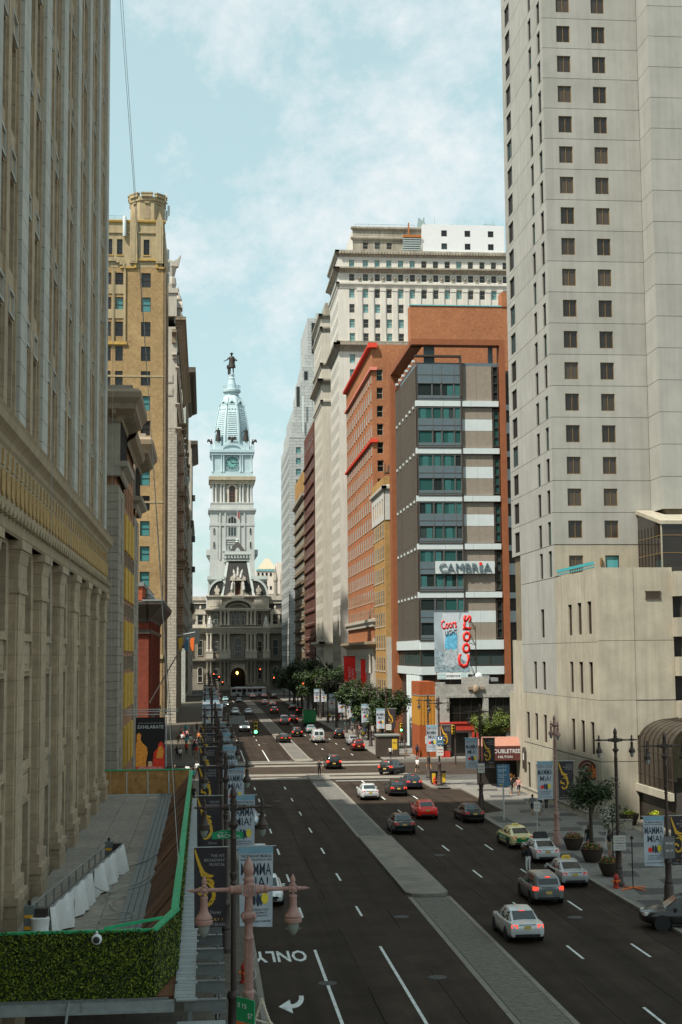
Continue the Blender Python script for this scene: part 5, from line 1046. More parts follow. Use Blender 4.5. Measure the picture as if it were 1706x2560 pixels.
for s_ in (-1, 1):
    b = MB(); n = 8; pr_ = [(s_*(6.6+5.2*math.cos(PI*.5*k/n)), 38.4+6.2*math.sin(PI*.5*k/n)) for k in range(n+1)]
    b.prism([(s_*6.6, 38.4)]+pr_, -.9, 10); P('curved_mansard', b, m_roof)
    b = MB()
    for k in range(n):
        a0, a1 = PI*.5*k/n, PI*.5*(k+1)/n
        f_ = lambda r, h, a: (s_*(6.6+r*math.cos(a)), 38.4+h*math.sin(a))
        p = [f_(5.2, 6.2, a0), f_(5.2, 6.2, a1), f_(6.0, 7.2, a1), f_(6.0, 7.2, a0)]
        b.hexa([(x, -1.2, z) for x, z in p], [(x, -.6, z) for x, z in p])
    P('mansard_border', b, m_trim)
    P('roof_wall', MB().box(min(s_*6.2, s_*12.3), max(s_*6.2, s_*12.3), 3, 14, 38.4, 45), m_trim)
    P('roof_cornice', MB().box(min(s_*5.6, s_*12.0), max(s_*5.6, s_*12.0), .4, 14, 44.4, 45.2).box(min(s_*5.4, s_*12.6), max(s_*5.4, s_*12.6), 0, 14, 45.2, 46.7), m_trim)
    b = MB(); b.lathe([(.6, -.3), (1.1, -.3), (1.15, .3), (.6, .3)], 16, 0, (0, 0, .2), Matrix.Rotation(PI/2, 3, 'X')); b.box(-.9, .9, -.25, .3, -1.5, -.9); b.lathe([(.35, 1.1), (.4, 1.6), (.1, 2.2)], 8); P('oculus_dormer', b, m_hs, 0, None, (s_*8.6, -1.2, 40.4))
    b = MB(); b.lathe([(.6, 0), (.6, .05)], 12, mtx=Matrix.Rotation(PI/2, 3, 'X')); P('oculus_glass', b, g_dark, 0, None, (s_*8.6, -1.0, 40.6))
    P('seated_statue', MB().box(-1.2, 1.2, -1, .8, 0, 1.2).lathe([(.9, 1.2), (1.0, 1.8), (.6, 2.6), (.7, 3.3), (.3, 3.7), (.35, 4.1), (.1, 4.5)], 8).hexa([(-.9,-1,1.2),(.1,-1,1.2),(.1,0,1.2),(-.9,0,1.2)], [(-.6,-.8,2.2),(.1,-.8,2.4),(.1,0,2.4),(-.6,0,2.2)]), mat('pale_marble', (.55, .55, .52), .8, .1), 40, None, (s_*11.5, -2.4, 25.6))
    P('wing_mansard', MB().hexa([(s_*13,-.5,25.6),(s_*45,-.5,25.6),(s_*45,10,25.6),(s_*13,10,25.6)], [(s_*13,1.2,36.5),(s_*45,1.2,36.5),(s_*45,10,36.5),(s_*13,10,36.5)]), m_roof)
    P('wing_cornice', MB().box(min(s_*13, s_*45), max(s_*13, s_*45), .6, 10, 35.2, 36.6).box(min(s_*13, s_*45), max(s_*13, s_*45), .2, 10, 36.6, 38.2), m_hs)
    P('wing_parapet', MB().box(min(s_*13, s_*45), max(s_*13, s_*45), -1.6, -1.2, 25.6, 26.6), m_hs)
    for x in (15.4, 23, 30):
        P('dormer', MB().box(-1.9, -1.1, -1, 1, 0, 5).box(1.1, 1.9, -1, 1, 0, 5).box(-2.2, 2.2, -1.2, 1, 5, 5.7).prism([(-2.2, 5.7), (2.2, 5.7), (1.5, 6.7), (0, 7.2), (-1.5, 6.7)], -1.1, 1).lathe([(.35, 7.2), (.5, 7.8), (.1, 8.8)], 8, 0, (0, 0, 0)).prism([(-2.9, 0), (-1.9, 0), (-1.9, 2.4), (-2.3, 1)], -.8, .8).prism([(2.9, 0), (1.9, 0), (1.9, 2.4), (2.3, 1)], -.8, .8), m_hs, 0, None, (s_*x, -.4, 25.7))
        obj('window', win_mesh(2.2, 4.9, m_hs, g_dark, 1, 2, .2), CH, (s_*x-1.1, -.9, 25.7))
# central dormer with figures
P('central_dormer', MB().box(-2.2, -1.3, -2, 2, 0, 6.2).box(1.3, 2.2, -2, 2, 0, 6.2).box(-3.2, 3.2, -2.3, 2, 6.2, 7.2).prism([(-3.4, 7.2), (3.4, 7.2), (2.4, 8.2), (0, 9.0), (-2.4, 8.2)], -2.2, 1.5).prism([(-4.8, 0), (-2.2, 0), (-2.2, 4), (-3.0, 1.6)], -1.6, 0).prism([(4.8, 0), (2.2, 0), (2.2, 4), (3.0, 1.6)], -1.6, 0).box(-2.6, 2.6, -2.4, 0, -1.2, 0), m_hs, 0, None, (0, -.4, 38.4))
obj('window', win_mesh(2.6, 5.6, m_hs, mat('dormer_door', (.06, .02, .012), .6, .1), 1, 1, .2, .2, 0, None, 1.3), CH, (-1.3, -1.3, 38.6))
fig = MB().lathe([(.5, 0), (.55, 1.2), (.4, 2.0), (.5, 2.7), (.2, 3.0), (.3, 3.3), (.1, 3.7)], 8).mesh('carved_figure', MATS['pale_marble'], 50)
for x, z, t_ in ((-2.5, 40.8, .1), (2.5, 40.8, -.1), (0, 46.6, 0), (-1.1, 45.6, -.2), (1.1, 45.6, .2)):
    o = obj('carved_figure', fig, CH, (x, -2.5, z)); o.rotation_euler.y = t_
# tower
TY = 130
tw = P('tower', MB().box(-10.9, 10.9, 0, 21.8, 30, 88).box(-11.2, -7.2, -.4, 22.2, 56, 85.8).box(7.2, 11.2, -.4, 22.2, 56, 85.8).box(-7.2, -3.4, -.2, 1, 56, 85.8).box(3.4, 7.2, -.2, 1, 56, 85.8).hexa([(-11.8,-1,50),(11.8,-1,50),(11.8,22.8,50),(-11.8,22.8,50)], [(-11.2,-.4,62),(11.2,-.4,62),(11.2,22,62),(-11.2,22,62)]), m_ht, 0, None, (.2, TY, 0))
def T(name, mb, m, sm=0, loc=(0,0,0), rz=0): return part(name, mb, m, tw, sm, loc, rz)
for z0, z1, h in ((79.2, 80.5, 11.5), (85.8, 87.0, 11.6), (87.0, 88.0, 12.2), (100.8, 102.6, 11.2), (102.6, 104.5, 11.9), (104.5, 107.0, 10.6), (115.6, 116.9, 11.0), (116.9, 118.3, 11.4), (90.6, 91.2, 11.0)):
    T('cornice', MB().box(-h, h, 10.9-h, 10.9+h, z0, z1), m_ht if z0 < 104 and not 100 < z0 < 104 else (mat('stained_cornice', (.36, .31, .22), .85, .25, .5) if z0 < 104 else m_hp))
T('column_stage', MB().box(-9.2, 9.2, 1.6, 20, 88, 101), m_hs); T('stage_plinth', MB().box(-10.8, 10.8, .1, 21.7, 88, 90.6), m_ht)
ct = MB().lathe([(.75, 0), (.6, .5), (.52, 8.2), (.85, 9.2), (.85, 9.6)], 10).mesh('column', m_ht, 40)
for x in (-9.8, -8.1, -5.6, -4.1, 4.1, 5.6, 8.1, 9.8): obj('column', ct, tw, (x, .9, 91.2))
obj('window', win_mesh(2.8, 8.6, mat('arch_brown', (.12, .06, .035), .7, .1), g_teal, 2, 4, .3, .3, 0, None, 1.4), tw, (-1.4, 1.2, 91.2))
for x in (-3.1, 2.2): obj('window', win_mesh(.9, 5, m_hs, g_dark, 1, 1, .12), tw, (x, 1.4, 91.2))
b = MB(); arc(b, 1.6, 2.6, 2.6, 98.3, .8, 1.6); b.box(-2.6, -1.6, .9, 1.6, 91.2, 98.3); b.box(1.6, 2.6, .9, 1.6, 91.2, 98.3); T('window_surround', b, m_hs)
obj('window', win_mesh(4.4, 4.2, m_ht, g_dark, 3, 1, .2, .3, 0, None, 2.2), tw, (-2.2, -.45, 80.0)); obj('window', win_mesh(4.4, 5.0, m_ht, g_dark, 3, 1, .25, .3), tw, (-2.2, -.45, 73.8))
T('window_surround', MB().box(-3.4, -2.3, -.3, .2, 73, 85.6).box(2.3, 3.4, -.3, .2, 73, 85.6).box(-3.4, 3.4, -.6, .2, 72.2, 73.6), m_ht)
for x in (-2.0, -.2, 1.4): obj('window', win_mesh(.9, 2.6, m_ht, g_dark, 1, 1, .12, .2, 0, None, .45), tw, (x, -.3, 66.6))
for z in (71, 69.9): T('string_course', MB().box(-3.4, 3.4, -.35, .1, z, z+.4), m_ht)
for k in range(6): b = MB(); b.lathe([(.7, 0), (.7, .1), (.4, .12), (.4, .2)], 10, mtx=Matrix.Rotation(PI/2, 3, 'X')); T('medallion', b, m_ht, 0, (-5+2*k, -.7, 86.4))
for s_ in (-1, 1): T('side_balcony', MB().box(s_*10.9 if s_ > 0 else -13.1, 13.1 if s_ > 0 else -10.9, 4, 16, 64.6, 67.4).prism([(s_*10.9, 61), (s_*13.1, 64.6), (s_*10.9, 64.6)], 5, 15), m_ht)
T('front_balcony', MB().box(-4.4, -.6, -3, 0, 62.6, 66).box(-4.2, -.8, -2.6, 0, 60.6, 62.6).box(-4.8, -.4, -3.3, 0, 66, 66.5), m_ht)
# clock stage
cs = T('clock_stage', MB().box(-9.4, 9.4, 1.5, 20.3, 107, 115.6).box(-10.1, -4.0, .8, 4, 107, 115.6).box(4.0, 10.1, .8, 4, 107, 115.6), m_hp)
for x in (-9.9, -5.3, -4.2, 4.2, 5.3, 9.9): T('clock_column', MB().lathe([(.6, 0), (.45, .4), (.42, 7.8), (.65, 8.4)], 8), m_hp, 40, (x, .5, 107))
rx = Matrix.Rotation(PI/2, 3, 'X')
b = MB(); b.lathe([(3.9, 0), (3.9, .5), (3.4, .6), (3.4, .2)], 32, mtx=rx); T('clock_surround', b, m_hp, 30, (0, 1.5, 111.5))
clk = T('clock', (lambda q: (q.lathe([(3.35, 0), (3.35, .3)], 32, mtx=rx), q)[1])(MB()), mat('clock_glass', (.14, .33, .32), .3, .1, 1), 0, (0, 1.4, 111.5))
b = MB()
for r0, r1 in ((3.1, 3.35), (2.2, 2.35)):
    for k in range(32):
        a0, a1 = 2*PI*k/32, 2*PI*(k+1)/32; b.face([(r0*math.sin(a0),-.34,r0*math.cos(a0)),(r0*math.sin(a1),-.34,r0*math.cos(a1)),(r1*math.sin(a1),-.34,r1*math.cos(a1)),(r1*math.sin(a0),-.34,r1*math.cos(a0))])
for k in range(12):
    a = 2*PI*k/12; c_, s_ = math.cos(a), math.sin(a); w_ = .22 if k % 3 == 0 else .15
    p = lambda r, t: (r*s_+t*c_, -.35, r*c_-t*s_)
    b.face([p(2.2, -w_), p(2.2, w_), p(3.2, w_), p(3.2, -w_)])
o = part('clock_numerals', b, m_brz, clk)
for a, ln, w_ in ((D(90), 2.3, .2), (D(-42), 2.9, .16)):
    b = MB(); c_, s_ = math.cos(a), math.sin(a); p = lambda r, t: (r*s_+t*c_, -.4, r*c_-t*s_)
    b.face([p(-.5, -w_*.6), p(-.5, w_*.6), p(ln*.7, w_), p(ln, 0), p(ln*.7, -w_)]); part('clock_hand', b, m_brz, clk)
b = MB(); arc(b, 4.6, 6.6, 3.4, 118.3, .6, 3); b.box(-6.6, 6.6, .9, 3, 118.2, 118.8); T('clock_pediment', b, m_hp)
T('pediment_shell', (lambda q: (arc(q, .1, 4.6, 2.4, 118.3, 1.2, 2), q)[1])(MB()), m_hp)
T('drum', MB().lathe([(10.3, 118.3), (10.3, 121), (9.9, 121.2), (9.9, 122.4), (9.2, 122.6)], 8, 0, (0, 10.9, 0), None, PI/8), m_hp)
dome = T('dome', MB().lathe([(9.5, 122.4), (9.4, 125), (9.0, 129), (8.4, 133), (7.5, 137), (6.7, 140), (5.9, 142.4), (5.0, 144.4), (3.8, 145.8), (3.4, 146.4)], 8, 0, (0, 10.9, 0), None, PI/8), m_hp)
zs = [124+k*(137-124)/14 for k in range(15)]
def dr(z):
    pts = [(122.4, 9.5), (125, 9.4), (129, 9.0), (133, 8.4), (137, 7.5), (140, 6.7), (142.4, 5.9)]
    for (za, ra), (zb, rb) in zip(pts[:-1], pts[1:]):
        if za <= z <= zb: return (ra+(rb-ra)*(z-za)/(zb-za))*math.cos(PI/8)
    return 5
for k in (-1, 0, 1):
    a = k*PI/4
    for z in zs:
        r = dr(z); w_ = r*.27; o = part('dome_louvre', MB().hexa([(-w_,-r-.25,z),(w_,-r-.25,z),(w_,-r+.3,z),(-w_,-r+.3,z)], [(-w_,-r-.05,z+.45),(w_,-r-.05,z+.45),(w_,-r+.3,z+.45),(-w_,-r+.3,z+.45)]), m_hp, dome, 0, (0, 10.9, 0), a)
    for x in (-1.5, 0, 1.5): r = dr(138.8); part('dome_boss', MB().lathe([(.45, 0), (.3, .4)], 8, 0, (0, 0, 0), rx), m_hp, dome, 0, (math.sin(a)*r+math.cos(a)*x, 10.9-math.cos(a)*r+math.sin(a)*x, 138.8), a)
    r = dr(141.6); b = MB(); arc(b, .8, 1.3, 1.3, 0, -.5, .6); b.box(-1.5, 1.5, -.4, .4, -.9, -.3); b.lathe([(.2, 1.3), (.1, 2.3)], 6); part('dome_dormer', b, m_hp, dome, 0, (math.sin(a)*r, 10.9-math.cos(a)*r, 141.6), a)
    b = MB(); b.lathe([(.8, 0), (.8, .1)], 10, mtx=rx); part('dormer_glass', b, g_dark, dome, 0, (math.sin(a)*(r-.1), 10.9-math.cos(a)*(r-.1), 141.8), a)
for k in range(8):
    a = PI/8+k*PI/4
    b = MB()
    for z0, z1 in zip((122.6, 126, 130, 134, 137, 140, 142), (126, 130, 134, 137, 140, 142, 144.6)):
        r0 = dr(min(z0, 142.3))/math.cos(PI/8)+.1; r1 = (dr(z1) if z1 < 142.4 else 4.6)/math.cos(PI/8)+.1
        b.hexa([(-.35,-r0-.25,z0),(.35,-r0-.25,z0),(.35,-r0+.2,z0),(-.35,-r0+.2,z0)], [(-.3,-r1-.25,z1),(.3,-r1-.25,z1),(.3,-r1+.2,z1),(-.3,-r1+.2,z1)])
    part('dome_rib', b, m_hp, dome, 0, (0, 10.9, 0), a)
    if k in (0, 1, 7, 6): part('rib_finial', MB().lathe([(.3, 0), (.4, .6), (.15, 1.0), (.05, 2.4)], 6), m_hp, dome, 0, (math.sin(a)*7.0, 10.9-math.cos(a)*7.0, 140.6))
T('lantern', MB().lathe([(3.7, 146), (3.6, 147), (4.6, 147.6), (4.7, 148.6), (4.5, 148.8), (2.6, 148.9), (2.4, 150.5), (1.9, 152.6), (1.5, 153.8), (1.7, 154.2), (1.2, 155.2), (1.4, 155.6), (1.4, 156.4)], 16, 0, (0, 10.9, 0)), m_hp, 35)
for k in range(20):
    a = 2*PI*k/20; T('baluster', MB().box(-.14, .14, -.1, .1, 0, 1.9), m_hp, 0, (4.45*math.sin(a), 10.9-4.45*math.cos(a), 148.7), a)
b = MB()
for k in range(20):
    a0, a1 = 2*PI*k/20, 2*PI*(k+1)/20; b.cyl((4.45*math.sin(a0), 10.9-4.45*math.cos(a0), 150.6), (4.45*math.sin(a1), 10.9-4.45*math.cos(a1), 150.6), .16, 5)
T('balcony_rail', b, m_hp)
for x in (-7.1, 7.1): T('statue_pedestal', MB().box(-1.6, 1.6, -1.2, 1.2, 118.3, 122.8), m_hp, 0, (x, 2.2, 0))
for x in (-10.6, 10.6): T('eagle_pedestal', MB().box(-.8, .8, -.8, .8, 118.3, 121.4), m_hp, 0, (x, 3.0, 0))

ds_ = lambda z: 122+(z-122)*1.088
for o in [dome]+list(dome.children)+[c for c in tw.children if c.name.split('.')[0] in ('lantern', 'baluster', 'balcony_rail')]:
    if o.location.z > 100: o.location.z = ds_(o.location.z)
    for v in o.data.vertices:
        if v.co.z > 100: v.co.z = ds_(v.co.z)
for x in (-6.2, -3.6, 3.6, 6.2): T('pilaster_strip', MB().box(-.35, .35, -.75, .2, 62, 85.8), m_ht, 0, (x, 0, 0))
for x in (-9.2, 9.2):
    for z in (68, 75): obj('window', win_mesh(.9, 3.2, m_ht, g_dark, 1, 1, .12, .2, 0, None, .45), tw, (x-.45, -.7, z))

# ------------------------------------------------------------------ pavement shed with artificial hedge, left foreground
m_galv = mat('galvanised_steel', (.3, .33, .33), .45, .15, 3, metal=.35); m_galvd = mat('steel_shade', (.17, .185, .18), .5, .15, 3, metal=.3); m_ply = mat('plywood', (.4, .21, .07), .85, .35, 2.5, streak=.1); m_plank = mat('brown_plank', (.15, .065, .026), .85, .3, 3, ov=.45)
m_deckp = mat('deck_plywood', (.24, .215, .175), .9, .3, 3, ov=.15); m_green = mat('green_cap', (.015, .33, .13), .6, .25, 4); m_strip = mat('deck_strip', (.13, .15, .145), .6, .15, 2); m_leafd = mat('hedge_backing', (.012, .018, .004), .95, .2, 5)
def leafmat(name, a, b_, c_):
    m, N, L, B = _mat(name); g = N.new('ShaderNodeNewGeometry'); r = N.new('ShaderNodeValToRGB')
    r.color_ramp.elements[0].color = (*a, 1); r.color_ramp.elements[1].color = (*c_, 1); e = r.color_ramp.elements.new(.5); e.color = (*b_, 1)
    L.new(g.outputs['Random Per Island'], r.inputs[0]); L.new(r.outputs[0], B.inputs['Base Color']); B.inputs['Roughness'].default_value = .55; B.inputs['Specular IOR Level'].default_value = .3
    return m
m_hl = leafmat('hedge_leaf', (.008, .016, .003), (.03, .055, .006), (.24, .3, .02))
SH = thing('pavement_shed', 'raised pavement shed faced with artificial hedge and a bright green cap', 'scaffold', (-1, 44, 0))
def SP(name, mb, m, loc=(0,0,0), rz=0, parent=None): return part(name, mb, m, parent or SH, 0, loc, rz)
ply = MB().box(.01, 1.55, .01, 2.43, -.04, 0).mesh('plywood_sheet', m_deckp)
for i in range(3):
    for j in range(25): obj('plywood_sheet', ply, SH, (-6.05+1.56*i, .1+2.44*j, 4.3+.003*((i+j) % 2)))
for k in range(5): SP('deck_strip', MB().box(0, .2, 0, 60, 0, .05), m_strip, (-1.75+.24*k-.45, .3, 4.31))
plk = MB().hexa([(0,0,0),(1.25,0,1.45),(1.25,.95,1.5),(0,.75,.05)], [(0,0,.04),(1.25,0,1.49),(1.25,.95,1.54),(0,.75,.09)]).mesh('plank', m_plank)
for k in range(56): o = obj('plank', plk, SH, (-1.28+rnd.uniform(-.05, .05), 3.2+1.0*k, 4.33), rnd.uniform(-.04, .04))
SP('plank', MB().hexa([(-1.1,1.2,4.36),(-.1,3.6,5.7),(0,3.9,5.7),(-.9,1.2,4.36)], [(-1.1,1.2,4.4),(-.1,3.6,5.75),(0,3.9,5.75),(-.9,1.2,4.4)]), m_ply)
for k in range(4): SP('plywood_panel', MB().box(.02, 1.48, 0, .05, 4.32, 5.98), m_ply, (-6.1+1.5*k, 59.8, 0)); SP('stud', MB().box(0, .06, -.06, 0, 4.35, 5.9), m_wfr, (-6.08+1.5*k, 59.8, 0))
SP('panel_cap', MB().box(-6.2, 0, 59.75, 59.95, 5.99, 6.08), m_green); SP('threshold', MB().box(-5.9, -1.2, 59.2, 59.5, 4.31, 4.36), m_wfr)
runs = [((-8, 0), (-.54, 0)), ((-.54, 0), (.07, 3.4)), ((.07, 3.4), (.05, 58.5))]
hb = MB(); cap = []
for (xa, ya), (xb, yb) in runs:
    d = Vector((xb-xa, yb-ya, 0)).normalized(); nn = Vector((d.y, -d.x, 0)); a_ = Vector((xa, ya, 0)); b_ = Vector((xb, yb, 0)); i_ = -nn*.1
    hb.hexa([a_+Vector((0,0,4.05)), b_+Vector((0,0,4.05)), b_+i_+Vector((0,0,4.05)), a_+i_+Vector((0,0,4.05))], [a_+Vector((0,0,5.95)), b_+Vector((0,0,5.95)), b_+i_+Vector((0,0,5.95)), a_+i_+Vector((0,0,5.95))])
SP('hedge_backing', hb, m_leafd)
lv = MB(); r_ = random.Random(3)
def leaf(b, p, nrm, s, rr):
    t = Vector((rr.uniform(-1, 1), rr.uniform(-1, 1), rr.uniform(-1, 1))); u = (nrm.cross(t)).normalized(); v = (nrm+Vector((rr.uniform(-.8, .8), rr.uniform(-.8, .8), rr.uniform(-.8, .8)))).normalized().cross(u).normalized()
    b.face([p-u*s*.5, p-v*s*.32, p+u*s*.5, p+v*s*.32])
for (xa, ya), (xb, yb), n in ((*runs[0], 19000), (*runs[1], 7000), (*runs[2], 16000)):
    d = Vector((xb-xa, yb-ya, 0)); nn = Vector((d.y, -d.x, 0)).normalized()
    for k in range(n):
        t = r_.random() if n != 16000 else r_.random()**1.6
        z = 4.04+1.99*r_.random(); p = Vector((xa, ya, z))+d*t+nn*(.01+.06*r_.random()*(.6+.4*math.sin(9*t*d.length)*math.sin(7*z)))
        leaf(lv, p+nn*(.07*r_.random()**4), nn, .055+.035*r_.random(), r_)
o = SP('hedge_leaves', lv, m_hl); o['kind'] = 'stuff'
SP('green_cap', MB().box(-8, -4.9, -.06, .12, 5.96, 6.02), m_green); SP('green_cap', MB().box(-4.88, -.5, -.06, .12, 5.97, 6.03), m_green)
SP('green_cap', MB().hexa([(-.6,-.06,5.97),(-.42,-.04,5.97),(.2,3.4,5.97),(-.05,3.4,5.97)], [(-.6,-.06,6.04),(-.42,-.04,6.04),(.2,3.4,6.04),(-.05,3.4,6.04)]), m_green)
for k in range(11): SP('green_cap', MB().box(-.09, .16, .01, 5.0, 5.97, 6.04), m_green, (0, 3.4+5.03*k, -.002*(k % 2)))
SP('green_brace', MB().hexa([(-2.0,-.05,6.03),(-1.9,.1,6.03),(-.3,1.6,6.03),(-.4,1.45,6.03)], [(-2.0,-.05,6.12),(-1.9,.1,6.12),(-.3,1.6,6.12),(-.4,1.45,6.12)]), m_green)
pk = MB().box(0, .62, 0, .27, 0, .045).mesh('deck_plank', m_galv)
for k in range(195): obj('deck_plank', pk, SH, (.1+(.06 if k % 7 == 0 else 0), -.7+.305*k, 4.05+.004*(k % 3)))
for k in range(24): SP('deck_lip', MB().box(.002, .3, -.05, 0, 0, .08), m_galvd, (-7.5+.31*k, -.12, 3.98))
SP('edge_beam', MB().box(-8, .1, -.3, -.12, 3.74, 3.98).box(-8, .1, -.42, -.1, 3.68, 3.74), m_galv); SP('edge_beam', MB().box(-2.6, -2.35, -.36, -.3, 3.68, 4.0), m_galv)
bm_ = MB().box(0, 1.25, -.05, .05, 0, .28).box(0, 1.25, -.11, .11, .28, .31).box(0, 1.25, -.11, .11, -.03, 0).box(.85, 1.25, -.2, .2, -.09, -.03).mesh('outrigger_beam', m_galvd)
pst = MB().cyl((0, 0, .14), (0, 0, 4.1), .04, 6).mesh('scaffold_post', m_galvd); brc = MB().cyl((0, 0, 1), (0, 2.4, 3.4), .025, 5).cyl((0, 2.4, 1), (0, 0, 3.4), .025, 5).cyl((0, 0, 2.9), (0, 2.4, 2.9), .03, 5).mesh('cross_brace', m_galvd)
for k in range(25):
    obj('outrigger_beam', bm_, SH, (.4, -.3+2.44*k, 3.7)); obj('scaffold_post', pst, SH, (1.45, -.3+2.44*k, 0)); obj('scaffold_post', pst, SH, (.5, -.3+2.44*k, 0)); obj('cross_brace', brc, SH, (1.4, -.3+2.44*k, 0))
SP('front_rail', MB().cyl((-8, -1.6, 3.4), (-2.1, -1.6, 3.4), .05, 6).cyl((-3, -1.6, 3.4), (-3, -.2, 4.0), .04, 6).box(-3.2, -2.8, -1.7, -1.5, 3.5, 3.58), m_galv); SP('front_rail', MB().box(.2, 1.6, -2.2, -1.2, 3.5, 3.6), m_galv)
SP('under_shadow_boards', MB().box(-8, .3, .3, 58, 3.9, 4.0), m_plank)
# swing stage with tarpaulin, ropes
m_alu = mat('platform_frame', (.22, .23, .22), .5, .15, 3, metal=.3); m_tarp = mat('white_tarp', (.7, .7, .67), .8, .1, 3); m_rope = mat('rope', (.33, .33, .3), .8, .1); m_ropd = mat('dark_rope', (.06, .055, .05), .8, .1)
SG = thing('swing_stage', 'suspended work platform draped in white tarpaulin beside the limestone wall', 'platform', (-6.1, 51.2, 4.35), -.095)
b = MB()
for x in (0, .75):
    for z in (.15, .65, 1.15): b.cyl((x, 0, z), (x, 16.5, z), .035, 6)
    for k in range(12): b.cyl((x, 1.5*k, .15), (x, 1.5*k, 1.15), .03, 5)
    for k in range(11): b.cyl((x, 1.5*k, .15), (x, 1.5*k+1.5, .65), .02, 5)
obj('rail_frame', b.mesh('rail_frame', m_alu), SG); obj('platform_deck', MB().box(0, .75, 0, 16.5, .05, .14).mesh('platform_deck', m_alu), SG)
def tarp(y0, y1, zt=1.2, zb=.0, sd=1):
    b = MB(); n, m_ = 36, 8; r = random.Random(sd); ph = [r.uniform(0, 6) for _ in range(4)]
    for i in range(n+1):
        for j in range(m_+1):
            t = i/n; y = y0+(y1-y0)*t; f_ = j/m_
            x = .8+f_*.13*(math.sin(9*t*(y1-y0)/4+ph[0])+.6*math.sin(21*t*(y1-y0)/4+ph[1]))+.12*f_
            z = zt-(zt-zb)*f_-.07*abs(math.sin(t*PI*(y1-y0)/1.5))*(1-f_)+.05*math.sin(14*t+ph[2])*f_
            b.v.append((x, y, z))
    for i in range(n):
        for j in range(m_):
            a = i*(m_+1)+j; b.f.append([a, a+m_+1, a+m_+2, a+1]); b.m.append(0)
    return b.mesh('tarpaulin', m_tarp, 60, fix=False)
obj('tarpaulin', tarp(-.2, 8.2, sd=1), SG); obj('tarpaulin', tarp(8.7, 16.6, sd=5), SG)
b = MB(); b.lathe([(.55, -.3), (.5, .1), (.3, .5), (.34, .9)], 9, 0, (.5, -.4, 0)); obj('tarpaulin', b.mesh('tarpaulin', m_tarp, 60), SG)
for y in (-.25, 16.6):
    obj('hoist_motor', MB().box(-.25, .1, -.2, .2, .2, 1.3, 0).box(.12, .5, -.15, .2, .3, 1.2, 1).box(-.22, .06, -.22, -.2, .9, 1.0, 2).box(-.22, 0, -.22, -.2, .5, .62, 2).cyl((-.1, 0, 1.3), (-.1, 0, 1.45), .06, 6, 1).mesh('hoist_motor', [m_strip, m_dkfr, mat('hoist_yellow', (.75, .38, .02), .5, .05)]), SG, (.2, y, 0))
def rope(name, label, pts, r, m, cat='rope', group=None):
    b = MB(); o = Vector(pts[0])
    n = []
    for k in range(len(pts)-1):
        p0, p1, p2, p3 = [Vector(pts[max(0, min(len(pts)-1, k+d_))]) for d_ in (-1, 0, 1, 2)]
        for s_ in range(5):
            t = s_/5; n.append(.5*((2*p1)+(-p0+p2)*t+(2*p0-5*p1+4*p2-p3)*t*t+(-p0+3*p1-3*p2+p3)*t**3)-o)
    n.append(Vector(pts[-1])-o); b.tube(n, r, 5)
    t = obj(name, b.mesh(name, m, 60), None, o); return tag(t, label, cat, group)
rope('rope', 'pale rope tangled in loops on the shed deck', [(-5.2, 60, 5.4), (-4.2, 60.2, 4.6), (-3.6, 62, 4.4), (-2.8, 63.5, 4.42), (-2.2, 66, 4.5), (-2.6, 63, 4.4), (-3.4, 61.5, 4.38), (-4.0, 61, 4.38), (-3.9, 59.8, 4.37), (-3.2, 60.2, 4.37), (-3.7, 59, 4.37), (-3.6, 57.5, 4.37), (-3.2, 56.5, 4.37), (-2.7, 56, 4.4), (-2.9, 55.2, 4.37), (-3.9, 55, 4.37), (-3.6, 54.4, 4.37), (-2.6, 54.8, 4.4), (-2.1, 55.3, 4.5)], .02, m_rope)
rope('rope', 'dark cable running straight across the shed deck', [(-4.9, 66.5, 4.5), (-4.0, 67.5, 4.4), (-2.9, 69.5, 4.4), (-2.2, 71, 4.6)], .018, m_ropd)
rope('suspension_rope', 'pale suspension rope slanting from the shed parapet up the left side', [(-1.0, 56, 6.05), (-2.85, 71, 27.5), (-6.1, 97, 64), (-6.4, 99, 68)], .016, m_rope, 'rope')
rope('suspension_rope', 'dark suspension rope slanting in front of the tan brick tower', [(-1.02, 60, 6.05), (-3.0, 75, 28.0), (-6.35, 100, 64), (-6.6, 101.6, 68)], .014, m_ropd, 'rope')
for k, (y, lb) in enumerate(((52.2, 'vertical rope hanging by the near end of the limestone frieze'), (59.5, 'vertical rope hanging in front of the limestone capitals'), (86, 'vertical rope hanging near the far end of the limestone frieze'))):
    rope('hanging_rope', lb, [(-5.55, y, 5.3), (-5.58, y, 20), (-5.6, y, 40)], .012, m_rope, 'rope')
DC = thing('dome_camera', 'white dome security camera on the hedge front', 'camera', (-3.2, 43.85, 5.8))
b = MB(); b.lathe([(.02, -.16), (.1, -.14), (.15, -.05), (.16, .05), (.1, .12), (.02, .14)], 12, mtx=Matrix.Rotation(PI/2, 3, 'X')); obj('housing', b.mesh('housing', m_wht, 40), DC)
b = MB(); b.lathe([(.02, 0), (.08, .02), (.1, .06)], 12, mtx=Matrix.Rotation(-PI/2, 3, 'X')); obj('lens', b.mesh('lens', m_dkfr, 40), DC, (0, -.19, 0)); obj('bracket', MB().box(-.03, .03, -.05, .1, .1, .22).mesh('bracket', m_wht), DC)

